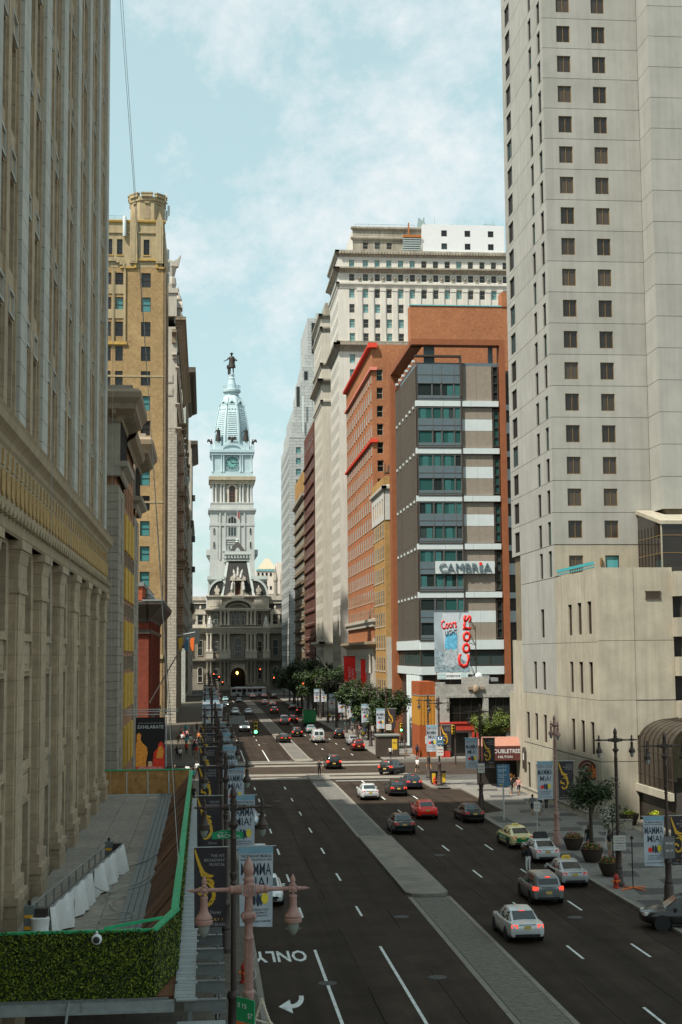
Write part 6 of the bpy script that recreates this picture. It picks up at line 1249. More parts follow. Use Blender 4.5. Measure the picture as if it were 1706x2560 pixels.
# ------------------------------------------------------------------ lamp posts
m_lpk = mat('rose_lamp', (.37, .215, .185), .6, .16, 9, dirt=(.2, .115, .09)); m_ldk = mat('brown_lamp', (.055, .038, .032), .5, .1, 5); m_lg = mat('lamp_globe', (.25, .27, .25), .15, .1, 5, spec=.6)  # two lamp post tones: rose and dark brown
def lamp_parts(m):
    q = {}
    b = MB(); b.lathe([(.42, 0), (.42, .2), (.36, .28), (.34, .9), (.27, 1.05), (.3, 1.15), (.24, 1.3), (.22, 2.1), (.28, 2.2), (.28, 2.32), (.2, 2.45)], 12); q['base'] = b.mesh('base', m, 35)
    b = MB(); b.lathe([(.17, 2.45), (.14, 6.1), (.19, 6.15), (.13, 6.25), (.2, 6.38), (.22, 6.5), (.16, 6.55)], 12); q['pole'] = b.mesh('pole', m, 35)
    b = MB()
    for k in range(16):
        a = 2*PI*k/16; b.cyl((.135*math.cos(a), .135*math.sin(a), 6.55), (.15*math.cos(a), .15*math.sin(a), 7.65), .028, 5)
    b.lathe([(.13, 6.55), (.14, 7.65)], 12); q['fluted_shaft'] = b.mesh('fluted_shaft', m, 50)
    b = MB(); b.lathe([(.16, 7.65), (.2, 7.72), (.15, 7.8), (.16, 8.05), (.24, 8.12), (.3, 8.2), (.3, 8.26), (.17, 8.32), (.14, 8.55), (.16, 8.6)], 12)
    for k in range(4):
        a = PI/4+PI/2*k; b.lathe([(.03, 0), (.06, .05), (.03, .12)], 6, 0, (.3*math.cos(a), .3*math.sin(a), 8.16))
    q['collar'] = b.mesh('collar', m, 35)
    b = MB(); b.box(-.22, .22, -.22, .22, 8.6, 9.02)
    for f_ in (-1, 1):
        for k in range(8):
            a = 2*PI*k/8; b.hexa([(.03*math.cos(a),f_*.22,8.81+.03*math.sin(a)),(.1*math.cos(a-.3),f_*.22,8.81+.1*math.sin(a-.3)),(.18*math.cos(a),f_*.22,8.81+.18*math.sin(a)),(.1*math.cos(a+.3),f_*.22,8.81+.1*math.sin(a+.3))], [(.03*math.cos(a),f_*.26,8.81+.03*math.sin(a)),(.1*math.cos(a-.3),f_*.25,8.81+.1*math.sin(a-.3)),(.18*math.cos(a),f_*.25,8.81+.18*math.sin(a)),(.1*math.cos(a+.3),f_*.25,8.81+.1*math.sin(a+.3))])
        b.box(-.22, .22, f_*.22, f_*.25, 8.97, 9.02).box(-.22, .22, f_*.22, f_*.25, 8.6, 8.65).box(-.22, -.17, f_*.22, f_*.25, 8.65, 8.97).box(.17, .22, f_*.22, f_*.25, 8.65, 8.97)
    q['crosshead'] = b.mesh('crosshead', m)
    b = MB(); b.lathe([(.17, 9.02), (.17, 9.12), (.21, 9.16), (.21, 9.24), (.16, 9.28), (.15, 9.38), (.19, 9.44), (.2, 9.6), (.17, 9.8), (.09, 9.95), (.02, 10.1)], 12); me = b.mesh('finial', m, 40)
    for v in me.vertices: v.co.z = 9.02+(v.co.z-9.02)*.62
    q['finial'] = me
    ry = Matrix.Rotation(PI/2, 3, 'Y')
    b = MB(); b.lathe([(.2, 0), (.17, .1), (.14, .2), (.17, .26), (.1, .32), (.085, .36), (.075, .88), (.11, .92), (.07, .96)], 10, 0, (.22, 0, 8.82), ry); b.box(1.1, 1.32, -.11, .11, 8.71, 8.93); b.lathe([(.07, 0), (.09, .06), (.06, .12), (.075, .2), (.02, .34)], 8, 0, (1.32, 0, 8.82), ry); b.lathe([(.05, 0), (.08, .04), (.05, .1), (.075, .18), (.06, .28), (.01, .42)], 8, 0, (1.21, 0, 8.93))
    for f_ in (-1, 1): b.lathe([(.08, 0), (.06, .03), (.01, .05)], 8, 0, (1.21, f_*.11, 8.82), Matrix.Rotation(-f_*PI/2, 3, 'X'))
    q['arm'] = b.mesh('arm', m, 35)
    b = MB(); b.lathe([(.04, 0), (.05, -.1), (.14, -.13), (.16, -.18), (.14, -.24), (.145, -.55), (.19, -.7), (.3, -.85), (.33, -.9), (.31, -.97), (.34, -1.0), (.33, -1.12), (.28, -1.15)][::-1], 14); q['shade'] = b.mesh('shade', m, 35)
    b = MB(); b.lathe([(.02, -1.62), (.1, -1.58), (.17, -1.45), (.22, -1.25), (.23, -1.13)], 12); q['globe'] = b.mesh('globe', m_lg, 60)
    for n, me in q.items():
        for v in me.vertices:
            x, y, z = v.co
            if n == 'arm': v.co = (x*.84 if x > .3 else x*.7, y*.62, 8.81+(z-8.81)*.62)
            elif n in ('shade', 'globe'): v.co = (x*.6, y*.6, z*.62)
            elif n == 'crosshead': v.co = (x*.6, y*.6, 8.81+(z-8.81)*.62)
            else: v.co = (x*.6, y*.6, z) if n != 'base' else (x*.8, y*.8, z)
            if n in ('finial',): v.co.z = 8.94+(z-9.02)*.95
            if n == 'collar' and z > 8.5: v.co.z = z+.08
    return q
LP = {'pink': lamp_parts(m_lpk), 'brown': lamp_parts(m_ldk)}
def lamp(x, y, label, kind='brown', rz=0, group=None):
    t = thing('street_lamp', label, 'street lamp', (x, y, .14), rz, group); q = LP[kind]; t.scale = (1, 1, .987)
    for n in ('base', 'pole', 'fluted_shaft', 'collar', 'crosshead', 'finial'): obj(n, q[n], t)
    for a in (0, PI):
        obj('arm', q['arm'], t, (0, 0, 0), a); s_ = obj('shade', q['shade'], t, (1.02*math.cos(a), 0, 8.75)); obj('globe', q['globe'], s_)
    return t
ORD = ['nearest', 'second', 'third', 'fourth', 'fifth', 'sixth', 'seventh', 'eighth', 'ninth', 'tenth', 'eleventh', 'twelfth', 'thirteenth', 'fourteenth', 'fifteenth', 'sixteenth', 'seventeenth', 'eighteenth', 'nineteenth', 'twentieth', 'twenty-first', 'twenty-second']
lampL = [(1.0, 33.3), (1.0, 51), (1.0, 69.4), (1.0, 88), (1.0, 106), (1.0, 124), (1.0, 142)]+[(1.0, 196+19*k) for k in range(13)]
lampR = [(26, 79.5), (24.8, 85.2), (25.6, 103.6), (24.8, 128.2), (24.9, 151.7), (25.2, 161)]+[(25.1, 198+19*k) for k in range(13)]
for i, (x, y) in enumerate(lampL): lamp(x, y, 'rose twin street lamp nearest the camera' if i == 0 else f'brown twin street lamp, {ORD[i]} from the camera along the left kerb', 'pink' if i == 0 else 'brown', 0, 'twin street lamps')
for i, (x, y) in enumerate(lampR): lamp(x, y, 'rose street lamp with its arms along the street, right pavement' if i == 2 else f'brown twin street lamp, {ORD[i]} from the camera along the right kerb', 'pink' if i == 2 else 'brown', PI/2 if i == 2 else 0, 'twin street lamps')
# banners on lamp posts
m_bw = mat('banner_white', (.42, .47, .52), .8, .14, 1.6); m_bb = mat('banner_blue', (.2, .36, .46), .8, .12, 2); m_bk = mat('banner_black', (.032, .026, .03), .7, .25, 3); m_gold = mat('gold_print', (.62, .36, .03), .6, .1); m_grey = mat('grey_print', (.35, .34, .34), .7, .05); m_rod = mat('banner_rod', (.45, .48, .46), .5, .1)
def cloth(w_, h, m, sd, amp=.035):
    b = MB(); r = random.Random(sd); p = [r.uniform(0, 6) for _ in range(3)]; n, k_ = 10, 16
    for j in range(k_+1):
        for i in range(n+1):
            x = w_*i/n; z = -h*j/k_; f_ = j/k_
            b.v.append((x*(1-.05*f_*amp/.035)+.02*f_, -.01+f_*amp*(math.sin(5*i/n+p[0]+2*f_)+.5*math.sin(11*i/n+p[1])), z-.03*f_*math.sin(3*i/n+p[2])))
    for j in range(k_):
        for i in range(n):
            a = j*(n+1)+i; b.f.append([a, a+n+1, a+n+2, a+1]); b.m.append(0)
    return b.mesh('cloth', m, 60, fix=False)
def drape(me, cm, w_, h):
    """lay flat print onto the cloth: shift each vertex in y to the cloth surface"""
    me = me.copy(); vs = [v.co for v in cm.vertices]; n, k_ = 10, 16
    for v in me.vertices:
        i = min(n, max(0, round(v.co.x/w_*n))); j = min(k_, max(0, round(-v.co.z/h*k_))); v.co.y += vs[j*(n+1)+i].y-.012
    return me
def at(me, x, z):
    me = me.copy()
    for v in me.vertices: v.co.x += x; v.co.z += z
    return me
def banner_white(sd, full=True):
    w_, h = 1.2, 2.75; q = {'cloth': cloth(w_, h, m_bw, sd)}; c_ = q['cloth']
    T_ = lambda s, x, z, wd, ht, m=m_navy, bd=.01: drape(at(text_mesh(s, m, wd, ht, bd, th=0), x, z), c_, w_, h)
    b = MB()
    for i in range(10): b.face([(.12*i, 0, 0), (.12*i+.12, 0, 0), (.12*i+.12, 0, -.22), (.12*i, 0, -.22)])
    q['blue_header'] = drape(b.mesh('blue_header', m_bb, fix=False), c_, w_, h)
    q['lettering'] = T_('MAMMA', .6, -.98, 1.06, .42, bd=.006); q['lettering.a'] = T_('MIA!', .62, -1.42, .8, .38, bd=.006)
    if full:
        q['lettering.b'] = T_('THE SMASH HIT MUSICAL', .6, -.37, 1.1, .1); q['lettering.c'] = T_('BASED ON THE SONGS OF ABBA', .6, -.48, 1.1, .07); q['lettering.d'] = T_('ALL-NEW PRODUCTION', .62, -2.2, .8, .07); q['lettering.e'] = T_('OF THE ULTIMATE', .62, -2.3, .7, .06); q['lettering.f'] = T_('FEEL-GOOD MUSICAL!', .62, -2.4, .78, .06); q['lettering.g'] = T_('WALNUT STREET THEATRE', .6, -2.6, 1.0, .07)
    b = MB(); 
    for cx, cz, rx_, rz_, m in ((.9, -1.78, .13, .2, 1), (.36, -1.85, .12, .15, 2), (.52, -1.8, .06, .22, 0), (.66, -1.82, .07, .24, 0), (.77, -1.84, .05, .2, 0)):
        b.face([(cx+rx_*math.cos(2*PI*k/10), -.002*m, cz+rz_*math.sin(2*PI*k/10)) for k in range(10)], m)
    q['picture'] = drape(b.mesh('picture', [m_navy, mat('yellow_print', (.75, .6, .05), .6, .05), m_redl], fix=False), c_, w_, h)
    return q
def banner_black(sd, full=True):
    w_, h = 1.15, 2.75; q = {'cloth': cloth(w_, h, m_bk, sd, .045)}; c_ = q['cloth']
    T_ = lambda s, x, z, wd, ht, m=m_grey, bd=.0, al='RIGHT': drape(at(text_mesh(s, m, wd, ht, bd, al, th=0), x, z), c_, w_, h)
    if full:
        for nm, s, z, wd in (('lettering', 'THE HIT', -.33, .5), ('lettering.a', 'BROADWAY', -.48, .72), ('lettering.b', 'MUSICAL', -.63, .54)): q[nm] = T_(s, 1.08, z, wd, .1)
        q['lettering.c'] = T_('Disney', .95, -2.3, .38, .14); q['lettering.d'] = T_('13 - JULY 1', 1.0, -2.52, .7, .1, m_gold); q['lettering.e'] = T_('KIMMELCENTER.ORG', 1.1, -2.68, 1.0, .1)
    b = MB()
    def swirl(pts, w0):
        n = len(pts)
        for k in range(n-1):
            (xa, za), (xb, zb) = pts[k], pts[k+1]; d = Vector((xb-xa, zb-za)).normalized(); wa = w0*math.sin(PI*(k+.3)/n)+.01; wb = w0*math.sin(PI*(k+1.3)/n)+.01
            b.face([(xa-d.y*wa, 0, za+d.x*wa), (xa+d.y*wa, 0, za-d.x*wa), (xb+d.y*wb, 0, zb-d.x*wb), (xb-d.y*wb, 0, zb+d.x*wb)])
    swirl([(.03, -.05), (.1, -.3), (.2, -.6), (.32, -.85), (.5, -.95), (.68, -.98)], .05); swirl([(.2, -.75), (.3, -.98), (.62, -1.0)], .03); swirl([(.4, -1.08), (.55, -1.1), (.66, -1.18), (.66, -1.3)], .05)
    swirl([(.3, -1.25), (.5, -1.2), (.68, -1.4), (.7, -1.7), (.55, -1.95), (.35, -2.0), (.25, -1.8)], .06); swirl([(.2, -1.35), (.18, -1.6), (.35, -1.55), (.45, -1.7)], .05)
    q['gold_swirl'] = drape(b.mesh('gold_swirl', m_gold, fix=False), c_, w_, h)
    return q
BQ = {('w', k): banner_white(k) for k in (1, 2, 3)}; BQ.update({('k', k): banner_black(k+5) for k in (1, 2, 3)}); BQ.update({('w', 9): banner_white(4, False), ('k', 9): banner_black(9, False)})
def hang(kind, x, y, side, ztop, label, v=1, group=None):
    t = thing('street_banner', label, 'banner', (x+(.2 if side > 0 else -1.38), y, ztop), 0, group)
    for n, me in BQ[(kind, v)].items(): obj(n.split('.')[0], me, t)
    obj('rod', once('rod', lambda: MB().cyl((-.15 if side < 0 else -.12, .01, .02), (1.3, .01, .02), .018, 6).mesh('rod', m_rod)), t)
for i, (x, y) in enumerate(lampL[1:16]):
    v = i % 3+1 if i < 6 else 9
    hang('w', x, y, 1, 7.46 if i < 7 else 6.8, f'pale blue musical banner on the {ORD[i+1]} left-side lamp post', v, 'pale lamp post banners'); hang('k' if i < 6 else 'w', x, y, -1, 7.46 if i < 7 else 6.8, f'dark banner with gold swirls on the {ORD[i+1]} left-side lamp post' if i < 6 else f'pale banner on the building side of the {ORD[i+1]} left-side lamp post', v, 'lamp post banners on the building side')
for i in (0, 2, 3, 4, 6, 7, 8, 9, 10, 12):
    x, y = lampR[i]; v = i % 3+1 if i < 6 else 9; z = 4.9 if i == 0 else 6.2 if i == 2 else 6.5
    hang('w', x, y, -1, z, f'pale blue musical banner on the {ORD[i]} right-side lamp post', v, 'pale lamp post banners'); hang('k' if i < 7 else 'w', x, y, 1, z, f'dark gold-printed banner on the {ORD[i]} right-side lamp post' if i < 7 else f'second pale banner on the {ORD[i]} right-side lamp post', v, 'lamp post banners on the building side')

# ------------------------------------------------------------------ vehicles
m_tyre = mat('tyre', (.012, .011, .01), .85, .1, 5); m_rim = mat('alloy_rim', (.3, .3, .3), .35, .05, metal=.7); m_vg = mat('car_glass', (.015, .022, .024), .04, 0, spec=.6); m_tl = mat('tail_light', (.35, .01, .008), .25, 0, emit=(1, .03, .02), estr=.12); m_bl = mat('brake_light', (.6, .02, .01), .25, 0, emit=(1, .06, .03), estr=.9); m_hl_ = mat('head_light', (.6, .62, .6), .15, 0, spec=.7); m_hl2 = mat('head_light_lit', (.8, .75, .6), .2, 0, emit=(1, .9, .7), estr=2.5)
m_trimb = mat('black_trim', (.012, .012, .012), .5, .1, 5); m_plate = mat('number_plate', (.55, .4, .1), .5, .05); m_chr = mat('chrome', (.5, .52, .52), .2, .05, metal=.8); m_blank = mat('paint_blank', (.5, .5, .5), .3, 0)
PAINT = {}
def paint(n, c, metal=.25):
    if n not in PAINT: PAINT[n] = mat('paint_'+n, c, .28, .03, 2, metal=metal, coat=.6)
    return PAINT[n]
KIND = {  # stations rear to front: y, half width, bottom, shoulder, centre top ; cabin: y, half base, base z, half top, top z
 'sedan': dict(L=4.85, wb=1.4, body=[(-2.42,.66,.42,.80,.84),(-2.36,.82,.34,.97,1.0),(-1.9,.895,.25,1.0,1.05),(-1.45,.915,.22,.97,1.04),(0,.92,.21,.93,1.0),(.9,.915,.22,.92,.98),(1.5,.9,.23,.88,.95),(2.1,.85,.26,.77,.84),(2.36,.74,.34,.66,.7),(2.43,.58,.42,.56,.58)],
   cab=[(-1.86,.7,1.0,.68,1.03),(-1.05,.79,.97,.6,1.38),(-.6,.8,.95,.62,1.45),(.15,.8,.94,.62,1.46),(.5,.8,.94,.6,1.40),(1.25,.74,.93,.7,.96)], rear=(-1.78,-1.1), front=(.56,1.18), side=((-1.35,-.28),(-.2,.82)), topz=1.36, tl=(.5,.8,.76,.93), hl=(.46,.78,.62,.74), plate=.8, r=.33),
 'suv': dict(L=4.5, wb=1.33, body=[(-2.22,.68,.42,.95,1.0),(-2.16,.84,.36,1.02,1.06),(-1.8,.9,.28,1.04,1.08),(-1.3,.92,.26,1.03,1.08),(0,.925,.25,1.0,1.06),(.8,.92,.26,1.0,1.06),(1.4,.9,.28,.98,1.06),(1.95,.86,.32,.88,.96),(2.2,.76,.38,.74,.8),(2.27,.6,.46,.62,.66)],
   cab=[(-2.16,.74,1.0,.66,1.1),(-1.86,.78,1.0,.63,1.55),(-1.5,.8,1.0,.65,1.63),(.1,.82,1.0,.66,1.65),(.4,.82,1.0,.64,1.6),(1.12,.76,1.0,.72,1.05)], rear=(-2.12,-1.92), front=(.48,1.05), side=((-1.75,-.5),(-.42,.72)), topz=1.52, tl=(.6,.86,.84,1.04), hl=(.5,.8,.72,.86), plate=.72, r=.36),
 'van': dict(L=5.4, wb=1.75, body=[(-2.72,.8,.45,1.1,1.15),(-2.66,.94,.4,1.15,1.2),(-2.2,.98,.35,1.15,1.2),(-1.6,1.0,.32,1.15,1.2),(0,1.0,.32,1.15,1.2),(1.2,1.0,.32,1.12,1.2),(1.8,.97,.34,1.1,1.18),(2.4,.92,.38,1.0,1.08),(2.64,.84,.42,.86,.92),(2.7,.7,.48,.7,.74)],
   cab=[(-2.7,.9,1.1,.8,1.2),(-2.62,.94,1.1,.8,1.98),(-2.3,.95,1.1,.83,2.06),(.8,.96,1.1,.84,2.06),(1.1,.96,1.1,.82,2.0),(1.95,.9,1.1,.86,1.2)], rear=(-2.69,-2.63), front=(1.2,1.86), side=((.45,.9),(.95,1.3)), topz=1.9, tl=(.8,.95,.85,1.15), hl=(.6,.88,.8,.95), plate=.8, r=.37),
}
KIND['pickup'] = dict(KIND['suv'], L=5.5, wb=1.75, body=[(-2.75,.8,.5,1.08,1.1),(-2.7,.92,.46,1.1,1.11),(-2.3,.95,.42,1.1,1.11),(-1.7,.96,.4,1.1,1.11),(0,.97,.4,1.1,1.12),(.8,.97,.4,1.1,1.14),(1.6,.95,.42,1.08,1.16),(2.3,.92,.44,1.02,1.1),(2.65,.84,.48,.86,.9),(2.72,.7,.52,.7,.74)],
   cab=[(-1.2,.8,1.1,.76,1.14),(-.95,.86,1.1,.7,1.76),(-.6,.88,1.1,.72,1.84),(.5,.88,1.1,.72,1.86),(.8,.88,1.1,.7,1.8),(1.5,.82,1.1,.78,1.18)], rear=(-1.18,-.98), front=(.86,1.44), side=((-.85,-.15),(-.05,1.05)), topz=1.7, tl=(.76,.93,.8,1.1), hl=(.6,.86,.8,1.0), plate=.7, r=.4)
def lerp_st(st, y):
    for a, b in zip(st[:-1], st[1:]):
        if a[0] <= y <= b[0]:
            t = (y-a[0])/(b[0]-a[0]); return [p+(q-p)*t for p, q in zip(a, b)]
    return st[0] if y < st[0][0] else st[-1]
def loft(rings, b, m=0):
    n = len(rings[0]); i = len(b.v)
    for r in rings: b.v += r
    for j in range(len(rings)-1):
        for k in range(n-1):
            a = i+j*n+k; b.f.append([a, a+1, a+n+1, a+n]); b.m.append(m)
    b.f.append([i+k for k in range(n)]); b.m.append(m); b.f.append([i+(len(rings)-1)*n+k for k in range(n)][::-1]); b.m.append(m)
def car_parts(kind):
    K = KIND[kind]; q = {}
    b = MB(); rings = []
    for y, w_, zb, zs, zt in K['body']:
        h = [(0, zb), (w_*.88, zb), (w_*.97, zb+.07), (w_, zb+.2), (w_*1.005, (zb+zs)/2+.05), (w_*.985, zs-.07), (w_*.93, zs-.01), (w_*.8, zs+.012), (w_*.45, zt), (0, zt)]
        rings.append([(x, y, z) for x, z in h]+[(-x, y, z) for x, z in h[-2:0:-1]]+[(0, y, zb)])
    loft(rings, b)
    rings = []
    for y, wb, zb, wt, zt in K['cab']:
        zt = max(zt, zb+.02); h = [(wb, zb-.06), (wb, zb), (wb+(wt-wb)*.55, zb+(zt-zb)*.6), (wt, zt-min(.07, (zt-zb)*.3)), (wt*.9, zt), (wt*.5, zt+.015), (0, zt+.02)]
        rings.append([(x, y, z) for x, z in h]+[(-x, y, z) for x, z in h[-2::-1]])
    loft(rings, b); q['body'] = b.mesh('body', [m_blank], 38)
    # glass laid on the cabin
    b = MB()
    def top_patch(y0, y1, f0=.86):
        g = []
        for y in (y0, y1):
            _, wb, zb, wt, zt = lerp_st(K['cab'], y); g.append((wt*f0, y, zt))
        (w0, ya, za), (w1, yb, zb2) = g; n = Vector((0, -(zb2-za), yb-ya)).normalized()
        if n.z < 0: n = -n
        if abs(yb-ya) < .35 and y1 < 0: n = Vector((0, -1, .1)); 
        o = n*.03; b.face([Vector((-w0, ya, za))+o, Vector((w0, ya, za))+o, Vector((w1, yb, zb2))+o, Vector((-w1, yb, zb2))+o])
    if kind == 'van':
        for s_ in (-1, 1): b.face([(s_*.08, -2.74, 1.32), (s_*.68, -2.74, 1.32), (s_*.64, -2.70, 1.82), (s_*.08, -2.70, 1.82)])
    else: top_patch(*K['rear'])
    q['rear_window'] = b.mesh('rear_window', m_vg, fix=False); b = MB(); top_patch(*K['front']); q['windscreen'] = b.mesh('windscreen', m_vg, fix=False)
    def sx(y, z):
        _, wb, zb, wt, zt = lerp_st(K['cab'], y); zz = zt-min(.07, (zt-zb)*.3); t = (z-zb)/max(.05, zz-zb); zm = zb+(zt-zb)*.6
        return (wb+(wt-wb)*.55*(z-zb)/max(.02, zm-zb) if z < zm else wb+(wt-wb)*(.55+.45*(z-zm)/max(.02, zz-zm)))+.012
    zb = K['cab'][2][2]+.03; zt = K['topz']
    b = MB()
    for s_ in (-1, 1):
        for i, (ya, yb) in enumerate(K['side']):
            za = ya+.3 if i == 0 and kind != 'van' else ya+.02; zbk = yb-.35 if i == 1 else yb
            pts = [(ya, zb), (yb, zb), (yb-(yb-zbk)*.5, (zb+zt)/2), (zbk, zt), (za, zt), (ya+(za-ya)*.5, (zb+zt)/2)]
            b.face([(s_*sx(y, z), y, z) for y, z in pts])
    q['side_windows'] = b.mesh('side_windows', m_vg, fix=False)
    # trim
    yr = K['body'][0][0]; yf = K['body'][-1][0]; w_ = K['body'][4][1]; zl = K['body'][0][2]
    b = MB(); b.box(-.62, .62, yr-.02, yr+.1, zl-.06, zl+.06).box(-.5, .5, yf-.06, yf+.02, zl-.02, zl+.14)
    for s_ in (-1, 1):
        for y in (-K['wb'], K['wb']): b.lathe([(K['r']+.055, 0), (K['r']+.055, .03)], 20, 0, (s_*(lerp_st(K['body'], y)[1]-.015), y, K['r']), Matrix.Rotation(s_*PI/2, 3, 'Y'))
        b.box(s_*w_-.03 if s_ > 0 else -w_-.005, w_+.005 if s_ > 0 else -w_+.03, -K['wb']+.45, K['wb']-.45, zl-.2, zl-.1)
    q['trim'] = b.mesh('trim', m_trimb)
    b = MB(); b.box(-.17, .17, yr-.03, yr-.005, K['plate']-.07, K['plate']+.07); q['number_plate'] = b.mesh('number_plate', m_plate)
    b = MB(); b.lathe([(.6*K['r'], -.1), (.92*K['r'], -.115), (K['r'], -.07), (K['r'], .07), (.92*K['r'], .115), (.6*K['r'], .1)], 20, 0, (0, 0, 0), Matrix.Rotation(PI/2, 3, 'Y')); q['tyre'] = b.mesh('tyre', m_tyre, 40)
    b = MB(); b.lathe([(.64*K['r'], -.09), (.62*K['r'], .09)], 16, 0, (0, 0, 0), Matrix.Rotation(PI/2, 3, 'Y'))
    for k in range(5):
        a = 2*PI*k/5
        for s_ in (-1, 1): b.face([(s_*.1, .05*math.cos(a+1.5), .05*math.sin(a+1.5)), (s_*.1, .62*K['r']*math.cos(a+.16), .62*K['r']*math.sin(a+.16)), (s_*.1, .62*K['r']*math.cos(a-.16), .62*K['r']*math.sin(a-.16)), (s_*.1, .05*math.cos(a-1.5), .05*math.sin(a-1.5))], 1)
    q['rim'] = b.mesh('rim', [m_trimb, m_rim])
    x0, x1, z0, z1 = K['tl']; ybd = K['body'][1][0]
    b = MB(); b.hexa([(x0,yr-.012,z0),(x1,ybd-.02,z0),(x1+.02,ybd+.25,z0),(x0,yr+.1,z0)], [(x0,yr-.0,z1),(x1,ybd-.0,z1),(x1,ybd+.25,z1),(x0,yr+.1,z1)]); q['tail_light'] = b.mesh('tail_light', m_tl)
    x0, x1, z0, z1 = K['hl']; yb2 = K['body'][-2][0]
    b = MB(); b.hexa([(x0,yf-.02,z0),(x1,yb2-.02,z0),(x1,yb2-.2,z0),(x0,yf-.2,z0)], [(x0,yf-.06,z1),(x1,yb2-.06,z1),(x1,yb2-.25,z1),(x0,yf-.2,z1)]); q['head_light'] = b.mesh('head_light', m_hl_)
    q['mirror'] = MB().box(-.1, .08, -.06, .08, -.06, .07).mesh('mirror', [m_blank])
    return q
CQ = {k: car_parts(k) for k in KIND}
def veh(name, label, kind, x, y, rz, col, brake=False, lit=False, cat='car', group='vehicles on the avenue', metal=.25, scale=1):
    """x, y = middle of the end nearest the camera on the ground when rz is 0 (driving away) or PI (driving towards)"""
    K = KIND[kind]; q = CQ[kind]; P_ = paint(col[0], col[1], metal)
    d = Vector((-math.sin(rz), math.cos(rz))); s_ = 1 if d.y > .3 else -1 if d.y < -.3 else 0
    c_ = Vector((x, y))+d*(-K['body'][0][0] if s_ > 0 else -K['body'][-1][0] if s_ < 0 else 0)
    t = thing(name, label, cat, (c_.x, c_.y, .0), rz, group)
    if scale != 1: t.scale = (scale,)*3
    bd = obj('body', q['body'], t); bd.material_slots[0].link = 'OBJECT'; bd.material_slots[0].material = P_
    for n in ('rear_window', 'windscreen', 'side_windows', 'trim', 'number_plate'): obj(n, q[n], t)
    for a in (-1, 1):
        for yy in (-K['wb'], K['wb']):
            w_ = obj('wheel', q['tyre'], t, (a*(lerp_st(K['body'], yy)[1]-.1), yy, K['r'])); obj('rim', q['rim'], w_)
        for n in ('tail_light', 'head_light'):
            o = obj(n, q[n], t); o.scale = (a, 1, 1)
            if (brake and n[0] == 't') or (lit and n[0] == 'h'): o.material_slots[0].link = 'OBJECT'; o.material_slots[0].material = m_bl if n[0] == 't' else m_hl2
        o = obj('mirror', q['mirror'], t, (a*(K['cab'][4][1]+.14), K['cab'][4][0]+.25, K['cab'][4][2]+.05)); o.material_slots[0].link = 'OBJECT'; o.material_slots[0].material = P_
    if brake: obj('high_brake_light', MB().box(-.14, .14, -.02, .02, 0, .04).mesh('high_brake_light', m_bl), t, (0, K['cab'][1][0]-.06, K['cab'][1][4]-.02))
    if col[0] in ('white', 'silver', 'silver_dark'): obj('trim_strip', MB().box(-.42, .42, yr_(K)-.02, yr_(K)+.02, K['tl'][3]-.02, K['tl'][3]+.015).mesh('trim_strip', m_chr), t)
    return t
def yr_(K): return K['body'][0][0]
W = ('white', (.62, .66, .66)); BLK = ('black', (.012, .012, .012)); SIL = ('silver', (.42, .46, .47)); SILD = ('silver_dark', (.2, .22, .22)); RED = ('red', (.85, .02, .012)); DG = ('dark_green', (.012, .022, .02)); DR = ('dark_red', (.12, .008, .01)); NV = ('navy', (.02, .03, .05)); TAN = ('grey_tan', (.16, .14, .12)); CRM = ('cream', (.72, .66, .34)); GRN = ('box_green', (.01, .22, .07))
veh('sedan', 'white four-door sedan nearest the median, rear towards the camera', 'sedan', 15.72, 69.9, 0, W, True)
veh('compact_suv', 'silver compact car with red tail lights beside the waiting cabs', 'suv', 19.27, 80.1, 0, SILD, True)
t3 = veh('taxi', 'dark taxi with silver trunk and yellow roof sign by the planters', 'sedan', 22.26, 85.7, 0, SIL, False, cat='taxi')
t4 = veh('taxi', 'white taxi with black side panels and a tall roof advert', 'sedan', 23.0, 95.6, 0, W, False, cat='taxi')
t5 = veh('taxi', 'cream and green taxi at the kerb with a cream roof sign', 'sedan', 22.94, 102.8, .05, CRM, False, cat='taxi')
def roof_sign(t, m, w_, h, txt=None, tm=None, d=.12):
    o = obj('roof_sign', MB().hexa([(-w_,-d,0),(w_,-d,0),(w_,d,0),(-w_,d,0)], [(-w_*.75,-d*.6,h),(w_*.75,-d*.6,h),(w_*.75,d*.6,h),(-w_*.75,d*.6,h)]).mesh('roof_sign', m), t, (0, -.2, 1.47))
    if txt: lettering(txt, tm, o, (0, -d*.9-.01, h*.2), width=w_*1.2, height=h*.5)
roof_sign(t3, mat('taxi_yellow', (.8, .5, .02), .4, 0), .28, .2, 'TAXI', m_navy); roof_sign(t5, mat('taxi_cream', (.75, .6, .15), .4, 0), .3, .14, 'TAXI', m_navy)
roof_sign(t4, m_trimb, .5, .42, None, None, .3)
def side_band(t, m, z0, z1, y0=-2.1, y1=2.1, rear=False):
    for a in (-1, 1): obj('side_panel', MB().box(min(a*.905, a*.93), max(a*.905, a*.93), y0, y1, z0, z1).mesh('side_panel', m), t)
    if rear: obj('rear_band', MB().box(-.5, .5, -2.445, -2.40, z0, z1).mesh('rear_band', m), t)
side_band(t3, m_trimb, .3, .9, -1.0, 1.0); side_band(t5, paint(*GRN), .52, .84, -1.95, 1.3, True); side_band(t4, m_trimb, .5, .9, -1.0, 1.0)
o = lettering('CITY CAB', mat('orange_print', (.8, .25, .02), .5, 0), t4, (-.935, 0, .62), -PI/2, width=1.6, height=.18); o = lettering('GREEN CAB', m_wht, t5, (-.935, 0, .6), -PI/2, width=1.6, height=.14)
veh('sedan', 'glossy black coupe-like sedan parked by the right kerb ahead of the cream taxi', 'sedan', 22.46, 118.8, .04, BLK)
veh('sedan', 'bright red sedan driving away', 'sedan', 18.99, 122, 0, RED, metal=.05)
